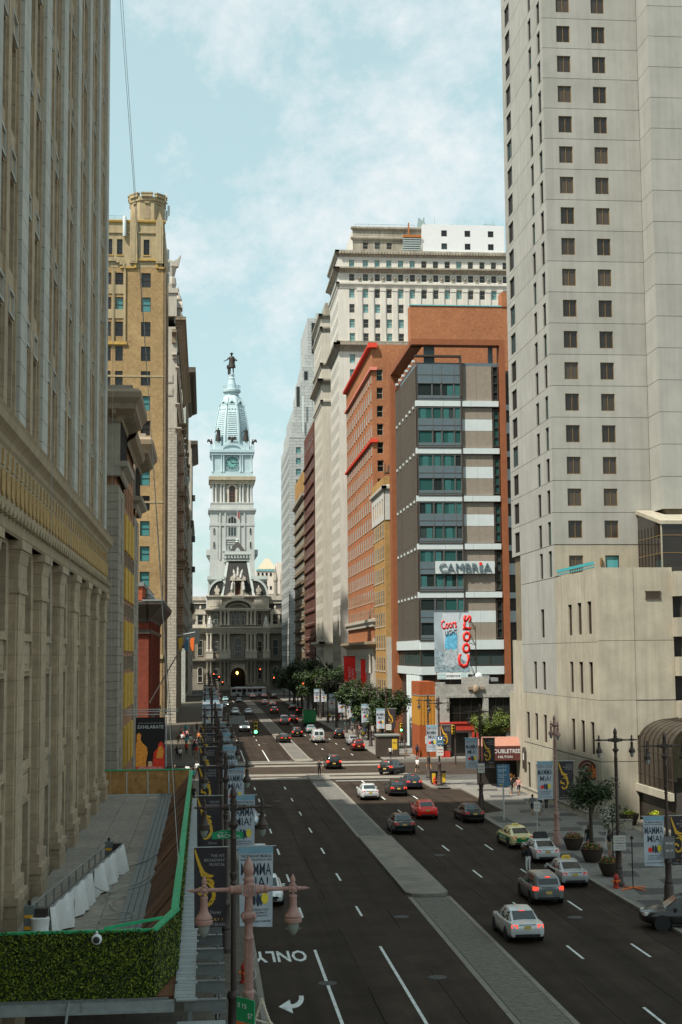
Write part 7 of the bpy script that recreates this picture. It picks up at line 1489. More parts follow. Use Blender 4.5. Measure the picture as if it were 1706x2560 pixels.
veh('sedan', 'dark green-black sedan left of the red one', 'sedan', 15.62, 112.3, 0, DG)
veh('sedan', 'white sedan stopped near the crossing beside the median', 'sedan', 15.97, 138.7, 0, W)
veh('sedan', 'black sedan between the white one and a darker one at the stop line', 'sedan', 19.2, 142, 0, BLK, True)
veh('sedan', 'charcoal sedan nearest the kerb at the stop line', 'sedan', 21.75, 148.7, 0, NV, True)
veh('suv', 'black sport utility car turning right at the crossing', 'suv', 21.0, 167.6, -.55, BLK, True)
veh('suv', 'black sport utility car driving north through the crossing', 'suv', 15.85, 176.4, 0, BLK, True, scale=1.05)
veh('suv', 'dark red sport utility car past the crossing', 'suv', 22.4, 208.6, 0, DR, True)
veh('sedan', 'silver sedan parked at the kerb beside the dark red car', 'sedan', 24.6-1.6, 221, 0, SIL)
vn = veh('van', 'white delivery van with ladders on its roof', 'van', 18.13, 228.6, 0, W, False, cat='van', metal=.05)
for x in (-.5, .5): obj('ladder', MB().box(x-.2, x-.15, -2.4, 1.4, 2.14, 2.2).box(x+.15, x+.2, -2.4, 1.4, 2.14, 2.2).box(x-.2, x+.2, -2, -1.94, 2.15, 2.19).box(x-.2, x+.2, -1, -.94, 2.15, 2.19).box(x-.2, x+.2, 0, .06, 2.15, 2.19).mesh('ladder', m_galv), vn)
veh('suv', 'black sport utility car right of the white van', 'suv', 22.44, 239.5, 0, BLK)
veh('sedan', 'black sedan straddling the median gap', 'sedan', 12.9, 229.9, .12, BLK, True)
veh('suv', 'black sport utility car behind the sedan in the median gap', 'suv', 15.79, 245.8, 0, BLK, True)
veh('sedan', 'pale teal taxi hidden behind the white van', 'sedan', 19.0, 256.3, 0, ('teal', (.25, .42, .42)), True)
tr = veh('box_truck', 'green box truck in the right lanes', 'van', 20.44, 280.1, 0, GRN, True, cat='truck', metal=.05)
obj('cargo_box', MB().box(-1.25, 1.25, -2.9, 1.0, .75, 3.3).mesh('cargo_box', paint(*GRN)), tr); obj('box_frame', MB().box(-1.28, 1.28, -2.93, -2.9, .72, .85).box(-1.28, 1.28, -2.93, -2.9, 3.2, 3.33).mesh('box_frame', m_trimb), tr)
veh('suv', 'dark red-black sport utility car left of the green truck', 'suv', 18.2, 295.2, 0, DR, True)
veh('pickup', 'silver pickup truck beside the median', 'pickup', 16.09, 289.3, 0, SIL, True, cat='pickup')
veh('suv', 'grey-tan sport utility car far along the right lanes', 'suv', 16.6, 343.7, 0, TAN, True)
veh('suv', 'black sport utility car far along the kerb lane', 'suv', 22.6, 340.1, 0, BLK, True)
veh('sedan', 'dark sedan parked far along the right kerb', 'sedan', 22.1, 362, 0, BLK)
tx = veh('taxi', 'small white taxi far up the right lanes', 'sedan', 18.5, 391.7, 0, W, True, cat='taxi'); roof_sign(tx, MATS['taxi_yellow'], .3, .2)
veh('sedan', 'silver sedan just ahead of the small white taxi', 'sedan', 16.9, 405, 0, SIL, True)
veh('sedan', 'white sedan waiting behind the bus, left of two', 'sedan', 15.46, 466, 0, W, True); veh('sedan', 'silver sedan waiting behind the bus, in the middle lane', 'sedan', 19.2, 466, 0, SIL, True); veh('sedan', 'grey sedan waiting behind the bus by the right kerb', 'sedan', 22.2, 462, 0, TAN)
veh('sedan', 'navy sedan coming towards the camera far away', 'sedan', 10.1, 424, PI, NV); veh('suv', 'white sport utility car coming towards the camera', 'suv', 7.13, 338, PI, W); veh('sedan', 'silver sedan coming towards the camera by the median', 'sedan', 10.3, 339, PI, SIL); veh('pickup', 'white truck-like car coming with headlights on', 'pickup', 7.3, 264.6, PI, W, False, True, cat='truck')
veh('sedan', 'pale teal sedan far away by the left kerb', 'sedan', 6.2, 436, PI, ('teal', (.25, .42, .42))); veh('sedan', 'white sedan far away by the left kerb', 'sedan', 5.6, 392, PI, W, False, True); veh('suv', 'dark sport utility car far away by the left kerb', 'suv', 4.6, 372, PI, BLK); veh('suv', 'grey sport utility car parked at the left kerb beyond the crossing', 'suv', 3.6, 352, PI, TAN)
veh('sedan', 'white sedan parked at the left kerb facing the camera, behind the rose lamp', 'sedan', 3.55, 81.7, PI, W); veh('sedan', 'black sedan parked behind the white one at the left kerb', 'sedan', 3.5, 95, PI, BLK); pc = veh('sedan', 'blue and white police car parked at the left kerb', 'sedan', 3.5, 118, PI, ('pale_blue', (.45, .55, .58)), cat='police car'); obj('light_bar', MB().box(-.5, .5, -.12, .12, 1.48, 1.58).mesh('light_bar', m_trimb), pc); side_band(pc, mat('police_blue', (.03, .1, .35), .4, 0), .6, .75)
veh('suv', 'black car nosing in from the right at the bottom corner', 'suv', 24.7, 73.0, PI/2-.15, BLK, False, False)
# bus
BU = thing('city_bus', 'white city bus with a red stripe crossing in front of city hall', 'bus', (14.7, 487, 0), 0)
m_bus = mat('bus_white', (.6, .64, .65), .4, .05)
b = MB(); rings = []
for x in (-6.05, -5.9, -5, 0, 5, 5.9, 6.05):
    k = .88 if abs(x) > 6 else 1; h = [(-1.25*k, .35), (-1.27*k, 1.2), (-1.25*k, 2.8), (-1.0*k, 3.1*k**.3), (1.0*k, 3.1*k**.3), (1.25*k, 2.8), (1.25*k, .35)]; rings.append([(x, y, z) for y, z in h])
loft(rings, b); obj('body', b.mesh('body', m_bus, 30), BU)
for k in range(6): obj('window', MB().box(-.72, .72, -.02, .02, 0, .95).mesh('window', m_vg), BU, (-4.9+1.75*k, -1.28, 1.55))
obj('door', MB().box(-.55, -.03, -.02, .02, 0, 2.2).box(.03, .55, -.02, .02, 0, 2.2).mesh('door', m_vg), BU, (-1.6, -1.29, .4)); obj('red_stripe', MB().box(-5.9, 5.9, -.02, .01, 0, .14).mesh('red_stripe', m_redp), BU, (0, -1.285, 2.62)); obj('roof_unit', MB().box(-4.5, -1, -.8, .8, 3.05, 3.3).box(1.5, 5.2, -.9, .9, 3.05, 3.35).mesh('roof_unit', m_bus), BU)
for x in (-3.6, 3.8):
    b = MB(); b.lathe([(.5, -.14), (.5, .14)], 16, 0, (0, 0, 0), Matrix.Rotation(PI/2, 3, 'X')); w_ = obj('wheel', b.mesh('wheel', m_tyre, 40), BU, (x, -1.18, .5)); b = MB(); b.lathe([(.26, .14), (.2, .18)], 12, 0, (0, 0, 0), Matrix.Rotation(PI/2, 3, 'X')); obj('rim', b.mesh('rim', m_rim), w_)

# ------------------------------------------------------------------ people
m_skin = mat('skin', (.42, .24, .16), .6, .05); m_skind = mat('skin_dark', (.12, .065, .045), .6, .05); m_hair = mat('hair_dark', (.02, .014, .01), .7, .1); m_hairb = mat('hair_blond', (.45, .28, .1), .7, .1)
def cl(n, c): return mat('cloth_'+n, c, .85, .08, 8)
def skeleton(pose):
    """joints of a 1.75 m figure facing +y: name: (x, y, z, radius)"""
    st, sw = (.0, .0) if pose == 'stand' else (.26, .2)
    if pose == 'statue': st, sw = .1, 0
    j = {'pelvis': (0, 0, .95, .14), 'waist': (0, .0, 1.1, .13), 'chest': (0, .01, 1.32, .155), 'neck0': (0, .0, 1.47, .075), 'neck': (0, .01, 1.53, .055), 'head0': (0, .02, 1.6, .082), 'head1': (0, .02, 1.69, .09), 'crown': (0, .01, 1.745, .05), 'nose': (0, .115, 1.645, .012)}
    for s, n in ((-1, 'l'), (1, 'r')):
        f = st*(1 if s > 0 else -1); a = sw*(-1 if s > 0 else 1)
        j['hip'+n] = (s*.1, 0, .9, .105); j['knee'+n] = (s*.11, f*.55+.02, .5, .066); j['ank'+n] = (s*.11, f-.02, .1+(.06 if f < 0 else 0), .045); j['toe'+n] = (s*.13, f+.15, .045+(.03 if f < 0 else 0), .038)
        j['sho'+n] = (s*.19, 0, 1.42, .07); j['elb'+n] = (s*.25, a*.45-.03, 1.14, .046); j['wri'+n] = (s*.25, a+.06, .9, .032); j['pal'+n] = (s*.25, a+.09, .83, .03)
        if pose == 'statue' and s > 0: j['elbr'] = (.38, .1, 1.2, .05); j['wrir'] = (.52, .25, 1.1, .034); j['palr'] = (.58, .3, 1.08, .03)
        p = j['pal'+n]
        for k, (dx, dy, ln) in enumerate(((-.02, .028, .07), (-.007, .012, .085), (.0, -.008, .08), (.005, -.026, .06))): j[f'fin{k}{n}'] = (p[0]+s*dx, p[1]+dy+.015, p[2]-ln, .0095)
        j['thu'+n] = (p[0]-s*.03, p[1]+.045, p[2]-.015, .011)
    e = [('pelvis', 'waist'), ('waist', 'chest'), ('chest', 'neck0'), ('neck0', 'neck'), ('neck', 'head0'), ('head0', 'head1'), ('head1', 'crown'), ('head0', 'nose')]
    for n in 'lr': e += [('pelvis', 'hip'+n), ('hip'+n, 'knee'+n), ('knee'+n, 'ank'+n), ('ank'+n, 'toe'+n), ('chest', 'sho'+n), ('sho'+n, 'elb'+n), ('elb'+n, 'wri'+n), ('wri'+n, 'pal'+n), ('pal'+n, 'thu'+n)]+[('pal'+n, f'fin{k}{n}') for k in range(4)]
    return j, e
def figure(pose):
    j, e = skeleton(pose); names = list(j); me = bpy.data.meshes.new('body'); me.from_pydata([j[n][:3] for n in names], [(names.index(a), names.index(b)) for a, b in e], [])
    o = bpy.data.objects.new('body', me); C.objects.link(o)
    sk = o.modifiers.new('s', 'SKIN'); su = o.modifiers.new('u', 'SUBSURF'); su.levels = 1; su.render_levels = 1
    if not me.skin_vertices: me.skin_vertices.new(name='')
    for i, n in enumerate(names):
        v = me.skin_vertices[0].data[i]; v.radius = (j[n][3], j[n][3]); v.use_root = n == 'pelvis'
    dg = bpy.context.evaluated_depsgraph_get(); r = bpy.data.meshes.new_from_object(o.evaluated_get(dg)); bpy.data.objects.remove(o)
    for _ in range(5): r.materials.append(m_skin)
    return r
FIG = {p: figure(p) for p in ('stand', 'walk', 'statue')}
def regions(me, shorts, sleeves):
    me = me.copy(); ix = []
    for p in me.polygons:
        x, y, z = p.center; arm = abs(x) > .205 and z < 1.36
        if arm: k = 1 if z > (1.0 if sleeves else 1.2) else 0
        elif z > 1.5: k = 0
        elif z > .98: k = 1
        elif z > (.52 if shorts else .1): k = 2
        elif z > .09: k = 0
        else: k = 3
        ix.append(k)
    me.polygons.foreach_set('material_index', ix); me.polygons.foreach_set('use_smooth', [True]*len(ix)); return me
FR = {(p, a, b): regions(FIG[p], a, b) for p in ('stand', 'walk') for a in (0, 1) for b in (0, 1)}
hairm = MB(); hairm.lathe([(.02, 1.53), (.09, 1.55), (.105, 1.63), (.1, 1.7), (.065, 1.765), (.01, 1.785)], 10, 0, (0, -.022, 0)); hairm = hairm.mesh('hair', m_hair, 60)
hatm = MB(); hatm.lathe([(.14, 1.705), (.145, 1.72), (.1, 1.725), (.1, 1.79), (.06, 1.82), (.01, 1.825)], 12, 0, (0, .02, 0)); hatm = hatm.mesh('cap', m_redp, 50)
bagm = MB().box(-.15, .15, -.28, -.13, 1.05, 1.45).mesh('backpack', m_trimb)
PCOL = {'black': (.012, .012, .012), 'white': (.65, .65, .62), 'navy': (.02, .03, .06), 'grey': (.16, .16, .16), 'red': (.5, .03, .02), 'orange': (.65, .22, .05), 'teal': (.03, .35, .35), 'khaki': (.25, .2, .12), 'blue': (.08, .15, .3), 'yellow': (.6, .45, .05), 'brown': (.08, .05, .03), 'pink': (.5, .25, .22), 'green': (.03, .25, .1)}
def person(label, x, y, rz, top, bot, pose='walk', shorts=0, sleeves=0, z=.14, skin=m_skin, hair=m_hair, hat=False, bag=False, group=None, h=1.0):
    t = thing('person', label, 'person', (x, y, z), rz, group); t.scale = (h, h, h)
    o = obj('body', FR[(pose, shorts, sleeves)], t)
    for k, m in enumerate((skin, cl(top, PCOL[top]), cl(bot, PCOL[bot]), m_trimb, m_trimb)): o.material_slots[k].link = 'OBJECT'; o.material_slots[k].material = m
    hh = obj('hair', hairm, t); hh.material_slots[0].link = 'OBJECT'; hh.material_slots[0].material = hair
    if hat: obj('cap', hatm, t)
    if bag: obj('backpack', bagm, t)
    return t
person('person in dark clothes standing on the nose of the median island', 13.2, 166.2, PI, 'black', 'black', 'stand', 0, 1, .18)
person('person in black top and shorts walking by the blue signpost', 30.0, 139.5, PI, 'black', 'grey', 'walk', 1, 0); person('person in pink top walking half behind the blue signpost', 30.9, 140.2, PI, 'pink', 'navy', 'walk', 1, 0)
person('person in patterned grey shirt walking away beside a blond companion', 28.3, 123, 0, 'grey', 'black', 'walk', 1, 1); person('blond person in white dress walking away along the podium', 28.95, 123, 0, 'white', 'white', 'walk', 1, 0, hair=m_hairb, bag=True)
person('person in black walking close to the podium wall', 30.6, 127.5, 0, 'black', 'black', 'walk', 0, 1)
person('person in black jacket and white trousers standing behind the taxis', 20.9, 92.5, .3, 'black', 'white', 'stand', 0, 1, .0, m_skind)
person('person in black shirt left of two others behind the planters', 27.2, 100.8, 2.6, 'black', 'navy', 'stand', 0, 0, .14, m_skind); person('person in dark shorts in the middle behind the planters', 27.8, 97.6, -2.5, 'black', 'khaki', 'stand', 1, 0); person('person in dark red top right of the group behind the planters', 28.0, 95.8, 2.8, 'brown', 'grey', 'stand', 1, 0)
person('person in white shirt and red cap at the corner', 25.2, 168.8+1, PI*.8, 'white', 'black', 'walk', 1, 0, .02, hat=True, bag=True); person('person in orange shirt and shorts at the corner', 25.6, 163.5, 2.9, 'orange', 'navy', 'walk', 1, 0, .02)
person('person in dark jacket standing across the side street', 28.6, 192.5, 0, 'navy', 'black', 'stand', 0, 1); person('person seated-height figure in grey near the kiosk', 26.8, 190.8, PI, 'grey', 'khaki', 'stand', 0, 0, h=.85); person('person in white shirt beside the kiosk', 24.9, 192.2, .4, 'white', 'black', 'walk', 0, 0, .0)
for i, (x, y, a, tp, bt, s_, lb) in enumerate((( -.55, 104.5, 0, 'black', 'black', 0, 'person in black standing at the far end of the shed'), (-1.3, 131, .2, 'brown', 'red', 1, 'person in brown top and red shorts on the left pavement'), (-1.1, 137, PI, 'black', 'black', 0, 'person in black on the left pavement beyond the shed'), (-2.3, 134, .4, 'green', 'navy', 0, 'person in green jacket on the left pavement'), (-3.2, 133.5, 2.8, 'grey', 'black', 0, 'person in grey on the left pavement next to the green jacket'), (-2.1, 158, PI, 'khaki', 'black', 1, 'person in khaki top crossing on the left'), (-1.3, 160, 0, 'teal', 'navy', 1, 'person in teal top crossing on the left'), (-3.4, 165, PI, 'black', 'black', 0, 'person in black by the theatre corner'), (-2.0, 166, 0, 'white', 'blue', 0, 'person in white shirt by the theatre corner'), (-.9, 170, PI, 'white', 'black', 0, 'person in white and black in the left crossing'), (-3.8, 196, 0, 'black', 'navy', 0, 'person in black beyond the left crossing'), (-2.6, 205, PI, 'red', 'black', 0, 'person in red on the left pavement by the theatre'), (-1.4, 214, PI, 'pink', 'grey', 0, 'person in pink on the left pavement by the theatre'), (-2.2, 224, 0, 'white', 'khaki', 0, 'person in white top on the left pavement past the theatre'), (-1.0, 232, PI, 'orange', 'black', 0, 'person in orange top on the far left pavement'), (-3.0, 240, PI, 'pink', 'navy', 0, 'person in pink top on the far left pavement'), (-.6, 248, 0, 'red', 'black', 0, 'person in red on the far left pavement by the kerb'))):
    person(lb, x, y, a, tp, bt, 'stand' if i in (0, 3) else 'walk', s_, i % 2, .14 if not 160 <= y <= 190 else 0, m_skin if i % 3 else m_skind, group='pedestrians on the left pavement')
cr_ = random.Random(11)
W1_ = ['first', 'second', 'third', 'fourth', 'fifth', 'sixth', 'seventh', 'eighth', 'ninth', 'tenth', 'eleventh', 'twelfth', 'thirteenth', 'fourteenth', 'fifteenth', 'sixteenth', 'seventeenth', 'eighteenth', 'nineteenth', 'twentieth']+['twenty-'+w_ for w_ in ('first', 'second', 'third', 'fourth', 'fifth', 'sixth', 'seventh', 'eighth', 'ninth')]+['thirtieth']+['thirty-'+w_ for w_ in ('first', 'second', 'third', 'fourth')]
for i in range(34):
    tp = list(PCOL)[cr_.randrange(13)] if i % 3 == 0 else ('black', 'grey', 'navy')[i % 3]; x = cr_.uniform(25.5, 30.5); y = 216+2.6*i+cr_.uniform(-1, 1)
    person(f'pedestrian in {tp} top, {W1_[i]} from the crossing in the right pavement crowd', x, y, cr_.choice((0, PI, .4, 2.7)), tp, ('black', 'navy', 'khaki')[i % 3], 'walk', i % 2, (i//2) % 2, .14, m_skin if i % 2 else m_skind, group='pedestrian crowd on the far right pavement')

for i in range(16):
    tp = ('white', 'red', 'navy', 'black', 'pink', 'grey', 'teal', 'brown')[i % 8]
    person(f'pedestrian in {tp} top, {W1_[i]} past the theatre corner on the left pavement', cr_.uniform(-4.6, -.4), 193+4.6*i, cr_.choice((0, PI)), tp, ('black', 'khaki', 'navy')[i % 3], 'walk', i % 2, (i//2) % 2, .14, m_skin if i % 2 else m_skind, group='pedestrians beyond the left crossing')
# statue on the clock tower and the bronze figures below it
ST = thing('tower_statue', 'dark bronze statue of a hatted figure on top of the clock tower', 'statue', (13.7, 730.9, 159.4), -.25); sb = FIG['statue'].copy(); sb.materials.clear(); sb.materials.append(m_brz)
o = obj('body', sb, ST, (0, 0, 0), PI); o.scale = (6.0, 6.0, 6.0); ST.scale = (1.06,)*3
b = MB(); b.lathe([(2.0, 3.3), (1.8, 4.6), (1.3, 6.3), (1.45, 7.8), (1.2, 8.7), (.5, 9.1)], 12); o = obj('coat', b.mesh('coat', m_brz, 50), ST); o.scale = (1, .75, 1)
b = MB(); b.lathe([(1.05, 10.15), (1.05, 10.3), (.55, 10.35), (.5, 10.85), (.1, 10.9)], 12); obj('hat', b.mesh('hat', m_brz, 40), ST, (0, -.1, 0)); obj('charter_stand', MB().box(-1.9, -.7, -.6, .6, 0, 2.9).box(-2.4, -.6, -.4, .4, 2.9, 4.6).mesh('charter_stand', m_brz), ST); obj('cuff', MB().cyl((1.2, .1, 7.9), (2.7, -.9, 6.6), .42, 8).mesh('cuff', m_brz), ST)
for x, a in ((-7.1, .2), (7.1, -.2)):
    o = obj('bronze_figure', sb, CH, (x+.2, 132.0, 122.8), PI+a); o.scale = (4, 4, 4.1); b = MB(); b.lathe([(1.5, 0), (1.2, 2.5), (.8, 4.3), (.9, 5.6), (.4, 6.0)], 10); obj('bronze_robe', b.mesh('bronze_robe', m_brz, 50), CH, (x+.2, 132.0, 122.8))
for x, s_ in ((-10.6, -1), (10.6, 1), (0, 0)):
    b = MB(); b.lathe([(.5, 0), (.7, .8), (.6, 1.6), (.25, 2.2), (.3, 2.6), (.1, 2.9)], 8)
    for t in ((-1, 1) if s_ == 0 else (s_,)): b.prism([(t*.3, 1.2), (t*.9, 2.6), (t*1.7, 2.7), (t*2.2, 1.6), (t*2.1, .7), (t*1.6, 1.5), (t*1.1, 1.1)], -.2, .2)
    obj('bronze_eagle', b.mesh('bronze_eagle', m_brz, 40), CH, (x+.2, 133 if s_ else 131, 121.4 if s_ else 122.6))

# ------------------------------------------------------------------ trees and planting
m_bark = mat('bark', (.06, .045, .032), .9, .2, 6); m_lf1 = leafmat('tree_leaf', (.007, .017, .004), (.018, .038, .008), (.045, .075, .014)); m_lf2 = leafmat('tree_leaf_light', (.02, .04, .006), (.06, .095, .012), (.16, .19, .025)); m_lf3 = leafmat('yellow_leaf', (.1, .16, .01), (.3, .36, .02), (.55, .6, .03)); m_fl = leafmat('flower_petal', (.4, .03, .02), (.6, .12, .03), (.5, .08, .2))
def tree_mesh(h, cr, cz, n, ls, sd, lm=None, trunk=.13, squash=.9):
    r = random.Random(sd); b = MB(); tips = []
    top = cz+cr*.2; b.cyl((0, 0, 0), (r.uniform(-.1, .1), r.uniform(-.1, .1), cz*.75), trunk, 8, 0, trunk*.7)
    for k in range(9):
        a = 2*PI*k/9+r.random(); z0 = cz*.55+cz*.25*r.random(); ln = cr*r.uniform(.55, .95); e = Vector((ln*math.cos(a), ln*math.sin(a), cz+cr*squash*r.uniform(-.45, .75))); p0 = Vector((0, 0, z0)); m_ = p0.lerp(e, .5)+Vector((0, 0, .25*cr*r.random()))
        b.cyl(p0, m_, trunk*.45, 6, 0, trunk*.3); b.cyl(m_, e, trunk*.3, 5, 0, trunk*.08); tips += [e, m_, m_.lerp(e, .5)]
    tips.append(Vector((0, 0, cz+cr*squash*.85))); tk = b.mesh('trunk', m_bark, 40)
    c_ = MB(); cl_ = [(t+Vector((r.uniform(-.3, .3), r.uniform(-.3, .3), r.uniform(-.2, .3)))*cr*.5, cr*r.uniform(.22, .42)) for t in tips for _ in range(2)]
    for k in range(n):
        t, rr = cl_[r.randrange(len(cl_))]; d = Vector((r.gauss(0, 1), r.gauss(0, 1), r.gauss(0, 1))).normalized(); p = t+d*rr*(r.random()**.4); leaf(c_, p, (d+Vector((0, 0, .7))).normalized(), ls*r.uniform(.7, 1.3), r)
    return tk, c_.mesh('crown', lm or m_lf1, fix=False)
TM = [tree_mesh(8, 2.7, 5.2, 6200, .3, 1), tree_mesh(8, 3.1, 5.0, 7200, .32, 2), tree_mesh(8, 2.2, 5.0, 4200, .28, 3, m_lf2), tree_mesh(6, 1.5, 3.6, 3000, .17, 4), tree_mesh(5, .9, 3.0, 420, .13, 5, None, .05), tree_mesh(7, 2.6, 5.0, 7000, .22, 6, m_lf2)]
def tree(label, x, y, v, s=1, z=.14, rz=0, group='street trees'):
    t = thing('street_tree', label, 'tree', (x, y, z), rz, group); t.scale = (s*1.2, s*1.2, s) if v < 3 else (s, s, s); obj('trunk', TM[v][0], t); obj('crown', TM[v][1], t); return t
tree('leafy tree in front of the white brick pub', 36.6, 186, 5, .85); tree('second leafy tree hiding the pub side by the podium', 39.2, 188.0, 5, .85, rz=1.2)
for i, (x, y, v, s, lb) in enumerate(((27.0, 212, 0, 1.1, 'tree past the side street'), (26.6, 233, 1, 1.15, 'tree beside the yellow brick block'), (26.4, 250, 0, 1.2, 'tree in front of the yellow brick block'), (26.2, 318, 1, 1.4, 'broad tree before the white high-rise'), (26.0, 336, 0, 1.6, 'tall tree at the foot of the white high-rise'), (25.8, 358, 1, 1.6, 'dense tree past the white high-rise'), (25.6, 380, 0, 1.5, 'tree at the foot of the beige tower'), (25.4, 404, 1, 1.4, 'tree by the dark red block'), (25.4, 432, 1, 1.1, 'far tree by the brown block'), (25.2, 458, 0, 1.1, 'farthest tree on the right pavement'), (27.6, 224, 2, .9, 'small light tree behind the second lamp past the side street'), (28.0, 243, 1, 1.0, 'tree close to the yellow brick block wall'), (27.8, 300, 0, 1.3, 'tree between the red banners and the white high-rise'))): tree(f'{lb}, right pavement', x, y, v, s, rz=i*1.3)
tree('slender dark tree in a planter in front of the podium', 25.9, 95.2, 3, 1.15, .7); tree('thin sparse sapling right of the slender tree', 26.2, 91.2, 4, 1.1, .2)
m_pot = mat('brown_planter', (.05, .033, .025), .7, .15, 4); pot = MB(); pot.lathe([(.5, 0), (.55, .05), (.8, .7), (.86, .95), (.9, 1.0), (.8, 1.02), (.74, .9)], 16); pot = pot.mesh('bowl', m_pot, 40)
def foliage_ball(n, r0, h0, ls, sd, lm, flat=.6):
    r = random.Random(sd); b = MB()
    for k in range(n): d = Vector((r.gauss(0, 1), r.gauss(0, 1), abs(r.gauss(0, 1))*flat)).normalized(); leaf(b, Vector((0, 0, h0))+Vector((d.x*r0, d.y*r0, d.z*r0*.8))*(r.random()**.4), d, ls*r.uniform(.6, 1.3), r)
    return b.mesh('foliage', lm, fix=False)
fgr = foliage_ball(500, .75, .95, .16, 1, m_lf2); ffl = foliage_ball(140, .8, 1.02, .13, 2, m_fl); fyl = foliage_ball(420, .6, .85, .14, 3, m_lf3, 1.0); fyl2 = foliage_ball(160, .85, .8, .14, 4, m_lf3)
def planter(label, x, y, s=1, z=.14, yellow=False):
    t = thing('planter', label, 'planter', (x, y, z), rnd.random()*6, 'flower planters'); t.scale = (s, s, s); obj('bowl', pot, t); obj('foliage', fyl if yellow else fgr, t); obj('flowers', fyl2 if yellow else ffl, t)
planter('flower bowl planter beside the rose lamp', 26.2, 101.2, .85); planter('wide bowl planter holding the slender tree', 25.9, 95.2, .9); planter('red-flowered bowl planter by the second right-side lamp', 25.4, 89.2, .85)
planter('yellow-leaved pot left of two at the podium corner', 34.2, 114.2, .95, yellow=True); planter('yellow-leaved pot right of two at the podium corner', 36.3, 113.6, .95, yellow=True); planter('dark planter with red flowers by the podium wall', 31.6, 148.5, 1.0)
planter('flower planter on the corner past the side street', 26.6, 206, 1.2)
b = MB(); b.lathe([(.3, 0), (.3, .06), (.07, .12), (.06, .9), (.02, .95)], 10); tag(obj('bollard', b.mesh('bollard', m_dkfr, 40), None, (35.3, 112.8, .14)), 'short black bollard between the two yellow pots', 'bollard')

# ------------------------------------------------------------------ signs, signals, street furniture
m_sgn = mat('sign_green', (.01, .3, .12), .5, .05); m_sblue = mat('sign_blue', (.06, .16, .26), .5, .05); m_sw = mat('sign_white', (.55, .58, .55), .6, .08, 5); m_syel = mat('signal_yellow', (.6, .4, .03), .5, .05); m_or = mat('sign_orange', (.75, .16, .03), .5, .05)
def sign(name, label, x, y, z, w_, h, m, lines=(), post=None, rz=0, tm=None, cat='sign', tilt=0):
    t = thing(name, label, cat, (x, y, z), rz); obj('board', MB().box(-w_/2, w_/2, -.015, .015, 0, h).box(-w_/2, w_/2, -.017, -.015, h-.02, h).mesh('board', m), t)
    for s, lx, lz, lw, lh in lines: lettering(s, tm or m_wht, t, (lx, -.02, lz), width=lw, height=lh, bold=.01)
    if post: obj('post', MB().cyl((0, .05, -z+.1), (0, .05, h), post, 8).mesh('post', m_rod), t)
    return t
bp = sign('street_name_sign', 'green BACH PL street sign on the second left-side lamp post', .8, 51.25, 7.72, 1.1, .24, m_sgn, (('BACH', -.1, .04, .5, .13), ('PL', .38, .04, .14, .08), ('1400 W', -.15, .2, .3, .04)))
obj('board_top', MB().prism([(-.45, .24), (.45, .24), (.2, .31), (-.2, .31)], -.015, .015).mesh('board_top', m_sgn), bp)
gs = sign('street_name_sign', 'green and orange street sign on the rose lamp at the bottom edge', .92, 33.05, 5.95, .62, .52, m_sgn, (('S 15', -.1, .3, .3, .1), ('ST', .18, .1, .16, .12)), rz=-.9); obj('orange_board', MB().box(-.31, .31, -.015, .015, -.42, -.02).mesh('orange_board', m_or), gs)
tag(obj('wrapped_wire', MB().tube([(1.08+.09*math.cos(k*.7), 33.3+.09*math.sin(k*.7), 6.5+.05*k) for k in range(22)], .012, 5).mesh('wrapped_wire', m_rope), None), 'thin pale wire wound round the rose lamp pole', 'wire')
b = MB(); star = [(.95, 5.35), (1.15, 5.7), (1.32, 6.22), (1.5, 5.72), (1.75, 5.4)]
for (xa, za), (xb, zb) in zip(star[:-1], star[1:]): b.cyl((xa, 34, za), (xb, 34, zb), .025, 5)
for (xa, za), (xb, zb) in zip(star[:-1], star[1:]):
    for k in range(6): t = k/6; b.lathe([(.03, -.03), (.03, .03)], 5, 0, (xa+(xb-xa)*t, 33.97, za+(zb-za)*t))
b.cyl((.9, 34, 5.85), (1.7, 34, 5.6), .02, 5)
tag(obj('wire_star', b.mesh('wire_star', mat('fairy_light', (.6, .55, .42), .5, 0)), None), 'wire star strung with small bulbs beside the rose lamp', 'decoration')
ds = sign('direction_sign', 'blue pedestrian direction sign on a pale post by the kerb', 25.0, 119.3, 2.95, 1.08, 1.85, m_sblue, (('Library Co.', -.08, 1.58, .75, .13), ('Historical', -.1, 1.34, .68, .13), ('Society', -.18, 1.17, .5, .12), ('Walnut St.', -.08, .92, .7, .12), ('Theatre', -.18, .75, .5, .12), ('Forrest', -.18, .52, .5, .12), ('Theatre', -.18, .36, .5, .12)), .07)
b = MB().prism([(-.35, .14), (-.18, .14), (-.18, .08), (-.08, .18), (-.18, .28), (-.18, .22), (-.35, .22)], -.03, -.02); obj('arrow', b.mesh('arrow', mat('arrow_yellow', (.75, .5, .03), .5, 0)), ds)
sign('hospital_sign', 'blue hospital H sign on the fifth right-side lamp post', 24.95, 151.4, 4.4, .75, .95, m_sblue, (('H', 0, .35, .4, .5), ('HOSPITAL', 0, .12, .5, .1)))
